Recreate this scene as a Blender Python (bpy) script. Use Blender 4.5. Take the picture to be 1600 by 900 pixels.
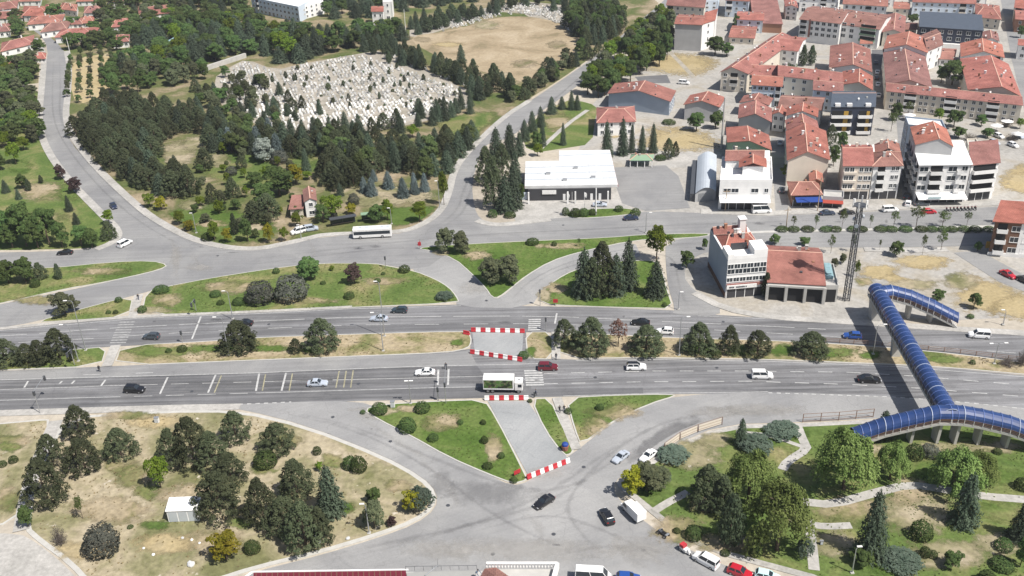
import bpy, bmesh, math, random
import numpy as np
from mathutils import Vector, Matrix
R = math.radians
SC = bpy.context.scene
for o in list(bpy.data.objects):
    bpy.data.objects.remove(o)
COL = SC.collection
random.seed(7)
RNG = np.random.default_rng(7)

# ---------------------------------------------------------------- camera
CAM_H, PITCH, ROLL, FPX = 117.0, R(28.0), R(2.1), 1500.0   # survey camera; pixels refer to a 1600 x 900 plate
_fw = Vector((0, math.cos(PITCH), -math.sin(PITCH)))
_u0 = Vector((0, math.sin(PITCH), math.cos(PITCH)))
_r0 = Vector((1, 0, 0))
CU = _u0 * math.cos(ROLL) + _r0 * math.sin(ROLL)
CR = _r0 * math.cos(ROLL) - _u0 * math.sin(ROLL)
CPOS = Vector((0, 0, CAM_H))
cam = bpy.data.objects.new('camera', bpy.data.cameras.new('camera'))
COL.objects.link(cam)
m = Matrix.Identity(4)
for i in range(3):
    m[i][0], m[i][1], m[i][2], m[i][3] = CR[i], CU[i], -_fw[i], CPOS[i]
cam.matrix_world = m
cam.data.sensor_width = 36
cam.data.lens = 36 * FPX / 1600
cam.data.clip_end = 8000
SC.camera = cam

# ---------------------------------------------------------------- sky and sun
SUN_EL = R(56)
SUN_TO = Vector((-0.78 * math.cos(SUN_EL), 0.625 * math.cos(SUN_EL), -math.sin(SUN_EL)))   # the way the light travels
W = bpy.data.worlds.new('World')
SC.world = W
W.use_nodes = True
nt = W.node_tree
sky = nt.nodes.new('ShaderNodeTexSky')
sky.sky_type = 'NISHITA'
sky.sun_disc = False
sky.sun_elevation = SUN_EL
sky.sun_rotation = math.atan2(0.78, -0.625)
sky.air_density = 1.0
sky.dust_density = 2.0
bg = nt.nodes['Background']
bg.inputs[1].default_value = 0.072
nt.links.new(sky.outputs[0], bg.inputs[0])
sun = bpy.data.lights.new('sun', 'SUN')
sun.energy = 4.7
sun.angle = R(0.53)
sun.color = (1.0, 0.955, 0.89)
so = bpy.data.objects.new('sun', sun)
COL.objects.link(so)
so.rotation_euler = SUN_TO.to_track_quat('-Z', 'Y').to_euler()
SC.view_settings.view_transform = 'Standard'
SC.view_settings.look = 'None'
SC.view_settings.gamma = 1.0
SC.view_settings.exposure = 0.47
SC.view_settings.use_curve_mapping = False
SC.cycles.max_bounces = 8
SC.cycles.transparent_max_bounces = 48
SC.cycles.diffuse_bounces = 3
SC.cycles.use_denoising = True

# ---------------------------------------------------------------- plan helpers
def ray(px, py):
    return CR * ((px - 800) / FPX) - CU * ((py - 450) / FPX) + _fw

def G(px, py, z=0.0):
    """The ground (or level z) point seen at plate position px, py."""
    d = ray(px, py)
    t = (z - CAM_H) / d.z
    return CPOS + d * t

def scale_at(p):
    return FPX / ((p - CPOS).dot(_fw))          # pixels per metre, sideways

def height_at(base, px, py):
    """Height above the ground at which the ray px, py passes over the base point."""
    d = ray(px, py)
    return CAM_H + d.z * base.y / d.y

def dep(py):
    return PITCH + math.atan((py - 450) / FPX)

def chaikin(pts, n=2, closed=True):
    for _ in range(n):
        out = []
        L = len(pts)
        rng = range(L) if closed else range(L - 1)
        if not closed:
            out.append(pts[0])
        for i in rng:
            a, b = pts[i], pts[(i + 1) % L]
            out.append(a * .75 + b * .25)
            out.append(a * .25 + b * .75)
        if not closed:
            out.append(pts[-1])
        pts = out
    return pts

def poly(px, smooth=1, z=0.0):
    pts = [G(x, y) for x, y in px]
    if smooth:
        pts = chaikin(pts, smooth)
    a = sum(pts[i].x * pts[(i + 1) % len(pts)].y - pts[(i + 1) % len(pts)].x * pts[i].y for i in range(len(pts)))
    if a < 0:
        pts = pts[::-1]
    return [Vector((p.x, p.y, z)) for p in pts]

def inset(pts, d):
    out = []
    L = len(pts)
    for i in range(L):
        a, b, c = pts[i - 1], pts[i], pts[(i + 1) % L]
        e1 = (b - a).normalized() if (b - a).length > 1e-6 else Vector((1, 0, 0))
        e2 = (c - b).normalized() if (c - b).length > 1e-6 else e1
        n = Vector((-e1.y - e2.y, e1.x + e2.x, 0))
        if n.length < 1e-5:
            n = Vector((-e1.y, e1.x, 0))
        n.normalize()
        out.append(b + n * d)
    return out

def inside(p, pts):
    x, y = p
    c = False
    j = len(pts) - 1
    for i in range(len(pts)):
        xi, yi = pts[i]
        xj, yj = pts[j]
        if (yi > y) != (yj > y) and x < (xj - xi) * (y - yi) / (yj - yi) + xi:
            c = not c
        j = i
    return c

# ---------------------------------------------------------------- object helpers
def link(o, parent=None):
    COL.objects.link(o)
    if parent is not None:
        o.parent = parent
    return o

def mesh_obj(name, verts, faces, mats, parent=None, idx=None, smooth=False):
    me = bpy.data.meshes.new(name)
    me.from_pydata([tuple(v) for v in verts], [], faces)
    for mm in (mats if isinstance(mats, (list, tuple)) else [mats]):
        me.materials.append(mm)
    if idx is not None:
        me.polygons.foreach_set('material_index', idx)
    if smooth:
        me.polygons.foreach_set('use_smooth', [True] * len(me.polygons))
    me.update()
    return link(bpy.data.objects.new(name, me), parent)

def empty(name, loc=(0, 0, 0), rz=0.0):
    o = bpy.data.objects.new(name, None)
    o.empty_display_size = .2
    o.location = loc
    o.rotation_euler = (0, 0, rz)
    COL.objects.link(o)
    return o

def tag(o, label, cat, group=None):
    o['label'] = label
    o['category'] = cat
    if group:
        o['group'] = group
    return o

def struct(o, kind='structure'):
    o['kind'] = kind
    return o

def copy_tree(o, parent=None):
    c = o.copy()
    COL.objects.link(c)
    if parent is not None:
        c.parent = parent
    for ch in list(o.children):
        copy_tree(ch, c)
    return c

class MB:
    """Collects boxes, bars, tubes and free faces; build() links them as one mesh object."""
    def __init__(s):
        s.v, s.f, s.m = [], [], []
    def add(s, verts, faces, mi=0):
        n = len(s.v)
        s.v += [Vector(v) for v in verts]
        s.f += [tuple(i + n for i in f) for f in faces]
        s.m += [mi] * len(faces)
    def box(s, x0, y0, z0, x1, y1, z1, mi=0):
        s.add([(x0, y0, z0), (x1, y0, z0), (x1, y1, z0), (x0, y1, z0), (x0, y0, z1), (x1, y0, z1), (x1, y1, z1), (x0, y1, z1)],
              [(0, 3, 2, 1), (4, 5, 6, 7), (0, 1, 5, 4), (1, 2, 6, 5), (2, 3, 7, 6), (3, 0, 4, 7)], mi)
    def hexa(s, lo, hi, mi=0):
        """lo, hi: four corners each, counter-clockwise seen from above."""
        s.add(list(lo) + list(hi), [(0, 3, 2, 1), (4, 5, 6, 7), (0, 1, 5, 4), (1, 2, 6, 5), (2, 3, 7, 6), (3, 0, 4, 7)], mi)
    def prism(s, pts, z0, z1, mi=0, bottom=False):
        n = len(pts)
        v = [(p[0], p[1], z0) for p in pts] + [(p[0], p[1], z1) for p in pts]
        f = [tuple(range(n, 2 * n))] + [(i, (i + 1) % n, n + (i + 1) % n, n + i) for i in range(n)]
        if bottom:
            f.append(tuple(range(n - 1, -1, -1)))
        s.add(v, f, mi)
    def tube(s, pts, rad, n=6, mi=0, caps=True):
        pts = [Vector(p) for p in pts]
        rad = rad if isinstance(rad, (list, tuple)) else [rad] * len(pts)
        vs, fs = [], []
        for i, p in enumerate(pts):
            d = (pts[min(i + 1, len(pts) - 1)] - pts[max(i - 1, 0)])
            d = d.normalized() if d.length > 1e-6 else Vector((0, 0, 1))
            a = d.cross(Vector((0, 0, 1)) if abs(d.z) < .9 else Vector((1, 0, 0))).normalized()
            b = d.cross(a)
            for k in range(n):
                t = 2 * math.pi * k / n
                vs.append(p + (a * math.cos(t) + b * math.sin(t)) * rad[i])
        for i in range(len(pts) - 1):
            for k in range(n):
                fs.append((i * n + k, i * n + (k + 1) % n, (i + 1) * n + (k + 1) % n, (i + 1) * n + k))
        if caps:
            fs.append(tuple(range(n - 1, -1, -1)))
            fs.append(tuple((len(pts) - 1) * n + k for k in range(n)))
        s.add(vs, fs, mi)
    def bar(s, a, b, w, h, mi=0):
        """A rectangular bar from a to b."""
        a, b = Vector(a), Vector(b)
        d = (b - a).normalized()
        x = d.cross(Vector((0, 0, 1)))
        x = x.normalized() if x.length > 1e-4 else Vector((1, 0, 0))
        y = x.cross(d)
        x, y = x * w / 2, y * h / 2
        s.add([a - x - y, a + x - y, a + x + y, a - x + y, b - x - y, b + x - y, b + x + y, b - x + y],
              [(0, 1, 2, 3), (7, 6, 5, 4), (4, 5, 1, 0), (5, 6, 2, 1), (6, 7, 3, 2), (7, 4, 0, 3)], mi)
    def sphere(s, c, r, n=8, m=5, mi=0, squash=1.0):
        c = Vector(c)
        vs, fs = [c + Vector((0, 0, -r * squash))], []
        for j in range(1, m):
            ph = -math.pi / 2 + math.pi * j / m
            for k in range(n):
                t = 2 * math.pi * k / n
                vs.append(c + Vector((r * math.cos(ph) * math.cos(t), r * math.cos(ph) * math.sin(t), r * math.sin(ph) * squash)))
        vs.append(c + Vector((0, 0, r * squash)))
        for k in range(n):
            fs.append((0, 1 + (k + 1) % n, 1 + k))
            fs.append((len(vs) - 1, 1 + (m - 2) * n + k, 1 + (m - 2) * n + (k + 1) % n))
        for j in range(m - 2):
            for k in range(n):
                fs.append((1 + j * n + k, 1 + j * n + (k + 1) % n, 1 + (j + 1) * n + (k + 1) % n, 1 + (j + 1) * n + k))
        s.add(vs, fs, mi)
    def build(s, name, mats, parent=None, smooth=False, bevel=0.0):
        o = mesh_obj(name, s.v, s.f, mats, parent, s.m, smooth)
        bm = bmesh.new()
        bm.from_mesh(o.data)
        bmesh.ops.recalc_face_normals(bm, faces=bm.faces)
        bm.to_mesh(o.data)
        bm.free()
        if bevel:
            b = o.modifiers.new('edge', 'BEVEL')
            b.width = bevel
            b.segments = 2
            b.limit_method = 'ANGLE'
        return o

# ---------------------------------------------------------------- materials
def _new(name):
    mt = bpy.data.materials.new(name)
    mt.use_nodes = True
    n = mt.node_tree
    b = n.nodes['Principled BSDF']
    return mt, n, b

def plain(name, col, rough=.6, metal=0., var=.0, scale=2., spec=.3, coat=0., island=0., obj=0.):
    """One colour, with optional mottling (var), per-piece (island) and per-object (obj) variation."""
    mt, n, b = _new(name)
    b.inputs['Roughness'].default_value = rough
    b.inputs['Metallic'].default_value = metal
    b.inputs['Specular IOR Level'].default_value = spec
    b.inputs['Coat Weight'].default_value = coat
    b.inputs['Base Color'].default_value = (*col, 1)
    if var or island or obj:
        hs = n.nodes.new('ShaderNodeHueSaturation')
        hs.inputs['Color'].default_value = (*col, 1)
        last = None
        def addval(sock, amp):
            nonlocal last
            mr = n.nodes.new('ShaderNodeMapRange')
            mr.inputs[3].default_value = 1 - amp
            mr.inputs[4].default_value = 1 + amp
            n.links.new(sock, mr.inputs[0])
            if last is None:
                last = mr.outputs[0]
            else:
                mu = n.nodes.new('ShaderNodeMath')
                mu.operation = 'MULTIPLY'
                n.links.new(last, mu.inputs[0])
                n.links.new(mr.outputs[0], mu.inputs[1])
                last = mu.outputs[0]
        if var:
            tc = n.nodes.new('ShaderNodeTexCoord')
            no = n.nodes.new('ShaderNodeTexNoise')
            no.inputs['Scale'].default_value = scale
            no.inputs['Detail'].default_value = 5
            n.links.new(tc.outputs['Object'], no.inputs['Vector'])
            addval(no.outputs[0], var * 1.8)
        if island:
            ge = n.nodes.new('ShaderNodeNewGeometry')
            addval(ge.outputs['Random Per Island'], island)
        if obj:
            oi = n.nodes.new('ShaderNodeObjectInfo')
            addval(oi.outputs['Random'], obj)
        n.links.new(last, hs.inputs['Value'])
        n.links.new(hs.outputs[0], b.inputs['Base Color'])
    return mt

def ramp_mix(n, fac, cols, stops):
    r = n.nodes.new('ShaderNodeValToRGB')
    el = r.color_ramp.elements
    while len(el) < len(cols):
        el.new(.5)
    for e, c, s in zip(el, cols, stops):
        e.position = s
        e.color = (*c, 1)
    n.links.new(fac, r.inputs[0])
    return r.outputs[0]

def noise(n, vec, scale, detail=4, rough=.55, dist=0.):
    no = n.nodes.new('ShaderNodeTexNoise')
    no.inputs['Scale'].default_value = scale
    no.inputs['Detail'].default_value = detail
    no.inputs['Roughness'].default_value = rough
    no.inputs['Distortion'].default_value = dist
    n.links.new(vec, no.inputs['Vector'])
    return no.outputs[0]

def mixc(n, a, b, f, mode='MIX'):
    mx = n.nodes.new('ShaderNodeMix')
    mx.data_type = 'RGBA'
    mx.blend_type = mode
    for s, v in ((mx.inputs[0], f), (mx.inputs[6], a), (mx.inputs[7], b)):
        if isinstance(v, (int, float)):
            s.default_value = v
        elif isinstance(v, tuple):
            s.default_value = (*v, 1)
        else:
            n.links.new(v, s)
    return mx.outputs[2]

def maprange(n, v, a, b, c, d):
    mr = n.nodes.new('ShaderNodeMapRange')
    for i, x in enumerate((a, b, c, d)):
        mr.inputs[i + 1].default_value = x
    n.links.new(v, mr.inputs[0])
    return mr.outputs[0]

def ground_mat(name, cols, stops, big=.05, fine=1.2, fine_amp=.35, speck=None, bump=.0):
    """A large blotchy mix of colours times a fine grain."""
    mt, n, b = _new(name)
    b.inputs['Roughness'].default_value = .95
    b.inputs['Specular IOR Level'].default_value = .1
    tc = n.nodes.new('ShaderNodeTexCoord').outputs['Object']
    f1 = noise(n, tc, big, 7, .62, .6)
    c = ramp_mix(n, f1, cols, stops)
    f2 = noise(n, tc, fine, 5, .7)
    k = maprange(n, f2, .25, .75, 1 - fine_amp, 1 + fine_amp)
    hs = n.nodes.new('ShaderNodeHueSaturation')
    n.links.new(c, hs.inputs['Color'])
    n.links.new(k, hs.inputs['Value'])
    out = hs.outputs[0]
    if speck:
        f3 = noise(n, tc, speck[1], 3, .6)
        out = mixc(n, out, speck[0], maprange(n, f3, speck[2], speck[2] + .08, 0, 1))
    n.links.new(out, b.inputs['Base Color'])
    if bump:
        bp = n.nodes.new('ShaderNodeBump')
        bp.inputs['Strength'].default_value = .6
        bp.inputs['Distance'].default_value = bump
        n.links.new(f2, bp.inputs['Height'])
        n.links.new(bp.outputs[0], b.inputs['Normal'])
    return mt

def asphalt(name, base, light, streak_angle=0.0, streak=.25):
    mt, n, b = _new(name)
    b.inputs['Roughness'].default_value = .85
    b.inputs['Specular IOR Level'].default_value = .25
    tc = n.nodes.new('ShaderNodeTexCoord').outputs['Object']
    mp = n.nodes.new('ShaderNodeMapping')
    mp.inputs['Rotation'].default_value = (0, 0, -streak_angle)
    mp.inputs['Scale'].default_value = (.025, .9, 1)
    rot = n.nodes.new('ShaderNodeMapping')
    rot.vector_type = 'POINT'
    rot.inputs['Rotation'].default_value = (0, 0, -streak_angle)
    n.links.new(tc, rot.inputs['Vector'])
    mp.inputs['Rotation'].default_value = (0, 0, 0)
    n.links.new(rot.outputs[0], mp.inputs['Vector'])
    f0 = noise(n, mp.outputs[0], 1., 4, .6)
    f1 = noise(n, tc, .06, 6, .6, .8)
    f2 = noise(n, tc, 2.5, 5, .7)
    c = mixc(n, base, light, maprange(n, f1, .35, .68, 0, 1))
    k1 = maprange(n, f0, .3, .7, 1 - streak, 1 + streak)
    k2 = maprange(n, f2, .25, .75, .88, 1.12)
    mu = n.nodes.new('ShaderNodeMath')
    mu.operation = 'MULTIPLY'
    n.links.new(k1, mu.inputs[0])
    n.links.new(k2, mu.inputs[1])
    hs = n.nodes.new('ShaderNodeHueSaturation')
    n.links.new(c, hs.inputs['Color'])
    n.links.new(mu.outputs[0], hs.inputs['Value'])
    out = hs.outputs[0]
    vo = n.nodes.new('ShaderNodeTexVoronoi')          # thin tar-sealed cracks
    vo.feature = 'DISTANCE_TO_EDGE'
    vo.inputs['Scale'].default_value = .07
    wob = n.nodes.new('ShaderNodeVectorMath')
    wob.operation = 'ADD'
    wn = n.nodes.new('ShaderNodeTexNoise')
    wn.inputs['Scale'].default_value = .25
    n.links.new(tc, wn.inputs['Vector'])
    sc = n.nodes.new('ShaderNodeVectorMath')
    sc.operation = 'SCALE'
    sc.inputs['Scale'].default_value = 5
    n.links.new(wn.outputs['Color'], sc.inputs[0])
    n.links.new(tc, wob.inputs[0])
    n.links.new(sc.outputs[0], wob.inputs[1])
    n.links.new(wob.outputs[0], vo.inputs['Vector'])
    out = mixc(n, out, tuple(x * .62 for x in base), maprange(n, vo.outputs['Distance'], .0, .008, .30, 0))
    n.links.new(out, b.inputs['Base Color'])
    return mt

def tile_mat(name, c1, c2, axis='Y'):
    """Clay roof tiles: rows of courses, per-tile tone, weathering."""
    mt, n, b = _new(name)
    b.inputs['Roughness'].default_value = .85
    b.inputs['Specular IOR Level'].default_value = .15
    tc = n.nodes.new('ShaderNodeTexCoord').outputs['Object']
    br = n.nodes.new('ShaderNodeTexBrick')
    br.inputs['Color1'].default_value = (*c1, 1)
    br.inputs['Color2'].default_value = (*c2, 1)
    br.inputs['Mortar'].default_value = (*[x * .55 for x in c1], 1)
    br.inputs['Scale'].default_value = 1.0
    br.inputs['Mortar Size'].default_value = .03
    br.inputs['Brick Width'].default_value = .5
    br.inputs['Row Height'].default_value = .55
    n.links.new(tc, br.inputs['Vector'])
    f1 = noise(n, tc, .18, 6, .65)
    f2 = noise(n, tc, 2.0, 4, .7)
    oi = n.nodes.new('ShaderNodeObjectInfo').outputs['Random']
    hs = n.nodes.new('ShaderNodeHueSaturation')
    n.links.new(br.outputs[0], hs.inputs['Color'])
    mu = n.nodes.new('ShaderNodeMath'); mu.operation = 'MULTIPLY'
    n.links.new(maprange(n, f1, .3, .7, .66, 1.25), mu.inputs[0])
    n.links.new(maprange(n, f2, .25, .75, .85, 1.15), mu.inputs[1])
    mu2 = n.nodes.new('ShaderNodeMath'); mu2.operation = 'MULTIPLY'
    n.links.new(mu.outputs[0], mu2.inputs[0])
    n.links.new(maprange(n, oi, 0, 1, .80, 1.2), mu2.inputs[1])
    n.links.new(mu2.outputs[0], hs.inputs['Value'])
    n.links.new(maprange(n, oi, 0, 1, .85, 1.1), hs.inputs['Saturation'])
    n.links.new(hs.outputs[0], b.inputs['Base Color'])
    return mt

def foliage(name, dark, light, scale=3.0, obj=.34, trans=.30):
    """Leaves: per-leaf and per-clump tone between two greens, each plant a little different."""
    mt, n, b = _new(name)
    b.inputs['Roughness'].default_value = .75
    b.inputs['Specular IOR Level'].default_value = .12
    ge = n.nodes.new('ShaderNodeNewGeometry').outputs['Random Per Island']
    tc = n.nodes.new('ShaderNodeTexCoord').outputs['Object']
    f = noise(n, tc, scale, 2, .5)
    ad = n.nodes.new('ShaderNodeMath'); ad.operation = 'MULTIPLY_ADD'
    n.links.new(ge, ad.inputs[0]); ad.inputs[1].default_value = .55
    n.links.new(maprange(n, f, .3, .7, -.1, .55), ad.inputs[2])
    c = mixc(n, dark, light, ad.outputs[0])
    oi = n.nodes.new('ShaderNodeObjectInfo').outputs['Random']
    hs = n.nodes.new('ShaderNodeHueSaturation')
    n.links.new(c, hs.inputs['Color'])
    n.links.new(maprange(n, oi, 0, 1, 1 - obj, 1 + obj), hs.inputs['Value'])
    n.links.new(maprange(n, oi, 0, 1, .478, .516), hs.inputs['Hue'])
    n.links.new(hs.outputs[0], b.inputs['Base Color'])
    tl = n.nodes.new('ShaderNodeBsdfTranslucent')                 # sunlight through the leaves
    n.links.new(hs.outputs[0], tl.inputs['Color'])
    mx = n.nodes.new('ShaderNodeMixShader')
    mx.inputs[0].default_value = trans
    n.links.new(b.outputs[0], mx.inputs[1]); n.links.new(tl.outputs[0], mx.inputs[2])
    out = next(x for x in n.nodes if x.type == 'OUTPUT_MATERIAL')
    n.links.new(mx.outputs[0], out.inputs['Surface'])
    return mt

M = {}
M['base'] = ground_mat('pale_ground', [(.30, .265, .215), (.42, .38, .32), (.38, .33, .25)], [.3, .5, .7], .02, .7, .2)
M['town'] = ground_mat('town_ground', [(.26, .25, .23), (.35, .335, .31), (.31, .28, .23)], [.34, .5, .66], .06, .8, .26)
M['pave'] = ground_mat('pavement_concrete', [(.31, .30, .28), (.415, .40, .375)], [.36, .64], .15, 1.2, .26)
M['kerb'] = plain('kerb_concrete', (.44, .43, .40), .9, var=.12, scale=.8)
M['asphalt_main'] = asphalt('asphalt_main', (.15, .15, .155), (.205, .205, .21), R(-1), .42)
M['asphalt_up'] = asphalt('asphalt_upper', (.145, .145, .15), (.20, .20, .205), R(-2), .36)
M['asphalt_old'] = asphalt('asphalt_old', (.225, .225, .226), (.315, .312, .306), R(20), .05)
M['asphalt_nw'] = asphalt('asphalt_side', (.195, .195, .198), (.265, .263, .258), R(0), .10)
M['asphalt_mid'] = asphalt('asphalt_mid', (.112, .112, .117), (.165, .165, .168), R(-1), .45)
M['asphalt_dark'] = asphalt('asphalt_patch', (.115, .115, .12), (.15, .15, .155), R(-1), .2)
M['asphalt_drive'] = asphalt('asphalt_drive', (.25, .26, .265), (.33, .335, .335), R(60), .05)
M['grass'] = ground_mat('lawn', [(.075, .118, .030), (.105, .145, .042), (.165, .172, .068), (.285, .235, .135)], [.34, .48, .58, .72], .075, 1.3, .42)
M['grass_lush'] = ground_mat('lawn_watered', [(.062, .108, .022), (.088, .135, .032), (.135, .165, .055), (.23, .20, .10)], [.34, .50, .62, .76], .075, 1.3, .40)
M['grass_dry'] = ground_mat('lawn_parched', [(.10, .125, .042), (.19, .178, .085), (.31, .255, .165), (.37, .31, .215)], [.34, .44, .53, .68], .09, 1.1, .40)
M['dirt'] = ground_mat('dry_earth', [(.15, .15, .07), (.235, .215, .125), (.325, .28, .19), (.41, .355, .265)], [.36, .46, .54, .70], .075, .8, .34, ((.50, .45, .37), .5, .66))
M['forest'] = ground_mat('grove_floor', [(.075, .105, .032), (.125, .13, .055), (.23, .19, .12), (.33, .27, .19)], [.36, .47, .56, .68], .05, .9, .36)
M['straw'] = ground_mat('straw_grass', [(.28, .225, .12), (.39, .315, .18), (.35, .295, .19), (.20, .175, .085)], [.3, .5, .66, .8], .07, 1.3, .3)
M['field'] = ground_mat('dry_field', [(.20, .165, .10), (.29, .23, .15), (.34, .275, .185), (.40, .33, .235)], [.34, .44, .55, .68], .05, .7, .28)
M['grave_earth'] = ground_mat('cemetery_earth', [(.25, .23, .185), (.35, .32, .275), (.19, .18, .12)], [.35, .55, .75], .09, .9, .35)
M['paint'] = plain('road_paint', (.43, .43, .42), .7, var=.34, scale=1.5)
M['paint_worn'] = plain('worn_road_paint', (.30, .30, .295), .8, var=.4, scale=1.5)
M['paint_yellow'] = plain('road_paint_yellow', (.30, .28, .19), .7, var=.4, scale=1.5)
M['canopy_sheet'] = plain('canopy_sheet', (.62, .62, .61), .55, var=.16, scale=.3)
M['white'] = plain('white_render', (.74, .73, .71), .8, var=.11, scale=.4, obj=.08)
M['white_roof'] = plain('white_sheet_roof', (.76, .76, .75), .5, var=.12, scale=.35)
M['cream'] = plain('cream_render', (.60, .545, .46), .85, var=.07, scale=.4)
M['beige'] = plain('beige_render', (.62, .55, .47), .85, var=.06, scale=.4)
M['grey_wall'] = plain('grey_render', (.40, .40, .40), .85, var=.10, scale=.35)
M['brown_wall'] = plain('brown_cladding', (.16, .09, .06), .8, var=.10, scale=.6)
M['blue_wall'] = plain('pale_blue_render', (.55, .62, .70), .8, var=.05, scale=.4)
M['blue_grey'] = plain('blue_grey_sheet', (.27, .32, .39), .6, var=.08, scale=.3)
M['navy'] = plain('navy_cladding', (.035, .042, .065), .5, var=.1)
M['green_wall'] = plain('green_render', (.21, .31, .21), .85, var=.08)
M['brick'] = plain('brick_wall', (.33, .17, .11), .9, var=.12)
M['tile'] = tile_mat('roof_tile_red', (.315, .138, .110), (.268, .112, .092))
M['tile_o'] = tile_mat('roof_tile_orange', (.345, .158, .122), (.305, .136, .108))
M['tile_p'] = tile_mat('roof_tile_faded', (.34, .155, .13), (.285, .12, .105))
M['slate'] = plain('slate_sheet', (.075, .09, .115), .5, var=.15, scale=.6)
M['metal_roof'] = plain('grey_sheet_roof', (.52, .56, .60), .45, .2, var=.06, scale=.4)
M['ridge'] = plain('ridge_cap', (.58, .36, .28), .9)
M['glass'] = plain('window_glass', (.025, .032, .04), .12, spec=.6)
M['frame'] = plain('window_frame', (.70, .70, .69), .6)
M['dark'] = plain('opening_shade', (.022, .022, .024), .8)  # near-black colour stands in for shade inside bays and balcony recesses
M['shade'] = plain('dark_shopfront', (.05, .05, .055), .3)
M['concrete'] = plain('concrete', (.42, .41, .385), .9, var=.12, scale=.6)
M['metal'] = plain('galvanised_steel', (.42, .43, .44), .45, .6)
M['metal_dark'] = plain('dark_steel', (.085, .09, .10), .5, .3)
M['rust'] = plain('rusty_rail', (.21, .13, .09), .8, var=.2)
M['bark'] = plain('bark', (.10, .075, .055), .95, var=.25, scale=6)
M['bark_pale'] = plain('pale_bark', (.22, .19, .16), .95, var=.2, scale=6)
M['red'] = plain('red_plastic', (.43, .035, .045), .5, var=.25, scale=1)
M['white_plastic'] = plain('white_plastic', (.72, .71, .69), .5, var=.14)
M['tyre'] = plain('tyre_rubber', (.02, .02, .02), .9)
M['rim'] = plain('wheel_rim', (.45, .45, .46), .35, .8)
M['lamp_glass'] = plain('headlight_glass', (.75, .76, .78), .15, spec=.6)
M['tail'] = plain('tail_light', (.40, .01, .01), .25)
M['skin'] = plain('skin', (.42, .25, .17), .6)
M['hair'] = plain('hair', (.02, .014, .01), .6)
M['blue_panel'] = plain('blue_polycarbonate', (.020, .046, .145), .30, spec=.5, coat=.25, var=.30, scale=.45, island=.0)
M['blue_rib'] = plain('blue_rib_steel', (.10, .15, .34), .35)
M['glint_rib'] = plain('glint_rib_steel', (.36, .41, .52), .35)  # rib colour lightened to paint in the glints reflected at the joints
M['awning_blue'] = plain('blue_awning', (.02, .055, .24), .6)
M['awning_red'] = plain('red_awning', (.33, .06, .04), .6)
M['tarp'] = plain('blue_green_tarpaulin', (.22, .34, .37), .6, var=.2, scale=1)
M['yellow_panel'] = plain('yellow_balcony_panel', (.44, .27, .05), .7)
M['maroon'] = plain('maroon_roof_sheet', (.13, .018, .03), .55, var=.1)
M['gravestone'] = plain('white_marble', (.58, .58, .575), .7, obj=.32, island=.55)
M['roof_grey'] = plain('grey_terrace_felt', (.30, .30, .285), .9, var=.08, scale=.8)
M['wood'] = plain('weathered_wood', (.36, .28, .20), .9, var=.15)
# ---------------------------------------------------------------- the ground
def sheet(name, px, mat, z, smooth=1, kind='structure'):
    pts = poly(px, smooth, z)
    mb = MB()
    mb.prism(pts, z - .15 if z > .15 else -.02, z)
    return struct(mb.build(name, M[mat]), kind)

SOFT = {}
def soft_mat(k, road=False):
    """The same ground cover, thinning out raggedly towards the edge of its patch."""
    key = (k, road)
    if key not in SOFT:
        mt = M[k].copy(); mt.name = M[k].name + '_thinning'
        n = mt.node_tree
        out = next(x for x in n.nodes if x.type == 'OUTPUT_MATERIAL'); bs = n.nodes['Principled BSDF']
        at = n.nodes.new('ShaderNodeAttribute'); at.attribute_name = 'cover'
        tc = n.nodes.new('ShaderNodeTexCoord').outputs['Object']
        ad = n.nodes.new('ShaderNodeMath'); ad.operation = 'ADD'
        n.links.new(at.outputs['Fac'], ad.inputs[0])
        n.links.new(maprange(n, noise(n, tc, .45, 6, .7), .2, .8, -.75, .45), ad.inputs[1])
        tr = n.nodes.new('ShaderNodeBsdfTransparent'); mx = n.nodes.new('ShaderNodeMixShader')
        n.links.new(maprange(n, ad.outputs[0], .0, .75 if road else .55, 0, (.16 if road == 2 else .42) if road else .92), mx.inputs[0])
        n.links.new(tr.outputs[0], mx.inputs[1]); n.links.new(bs.outputs[0], mx.inputs[2]); n.links.new(mx.outputs[0], out.inputs['Surface'])
        SOFT[key] = mt
    return SOFT[key]

SOFT_N = {}
def soft_z(base, step):
    """every patch a hair above the one before it, so that no two lie in one plane"""
    SOFT_N[base] = SOFT_N.get(base, 0) + 1
    return base + SOFT_N[base] * step
def soft(name, px, mat, z=.172, core=.25):
    pts = poly(px, 2, 0)
    z = soft_z(z, .0003)
    c = sum(pts, Vector()) / len(pts)
    inn = [c.lerp(p, core) for p in pts]
    n_ = len(pts)
    o = mesh_obj(name, [(p.x, p.y, z) for p in pts + inn], [(i, (i + 1) % n_, n_ + (i + 1) % n_, n_ + i) for i in range(n_)] + [tuple(range(n_, 2 * n_))], soft_mat(mat, name == 'road_dust'))
    a = o.data.attributes.new('cover', 'FLOAT', 'POINT')
    a.data.foreach_set('value', [0.] * n_ + [1.] * n_)
    return struct(o)

def oval(x, y, w, h, k=9):
    return [(x + w / 2 * math.cos(t) * random.uniform(.8, 1.15), y + h / 2 * math.sin(t) * random.uniform(.8, 1.15)) for t in [i * 2 * math.pi / k for i in range(k)]]

LAWNS = []
def island(name, px, mat, smooth=1, kerb=.30, z=.13, kmat='kerb'):
    pts = poly(px, smooth, 0)
    LAWNS.append((mat, [(p.x, p.y) for p in inset(pts, kerb + .25)], z + .02))
    mb = MB()
    mb.prism(pts, 0, z)
    struct(mb.build('kerb', M[kmat]))
    mb = MB()
    mb.prism(inset(pts, kerb), z - .05, z + .02)
    return struct(mb.build(name, M[mat]))

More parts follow.
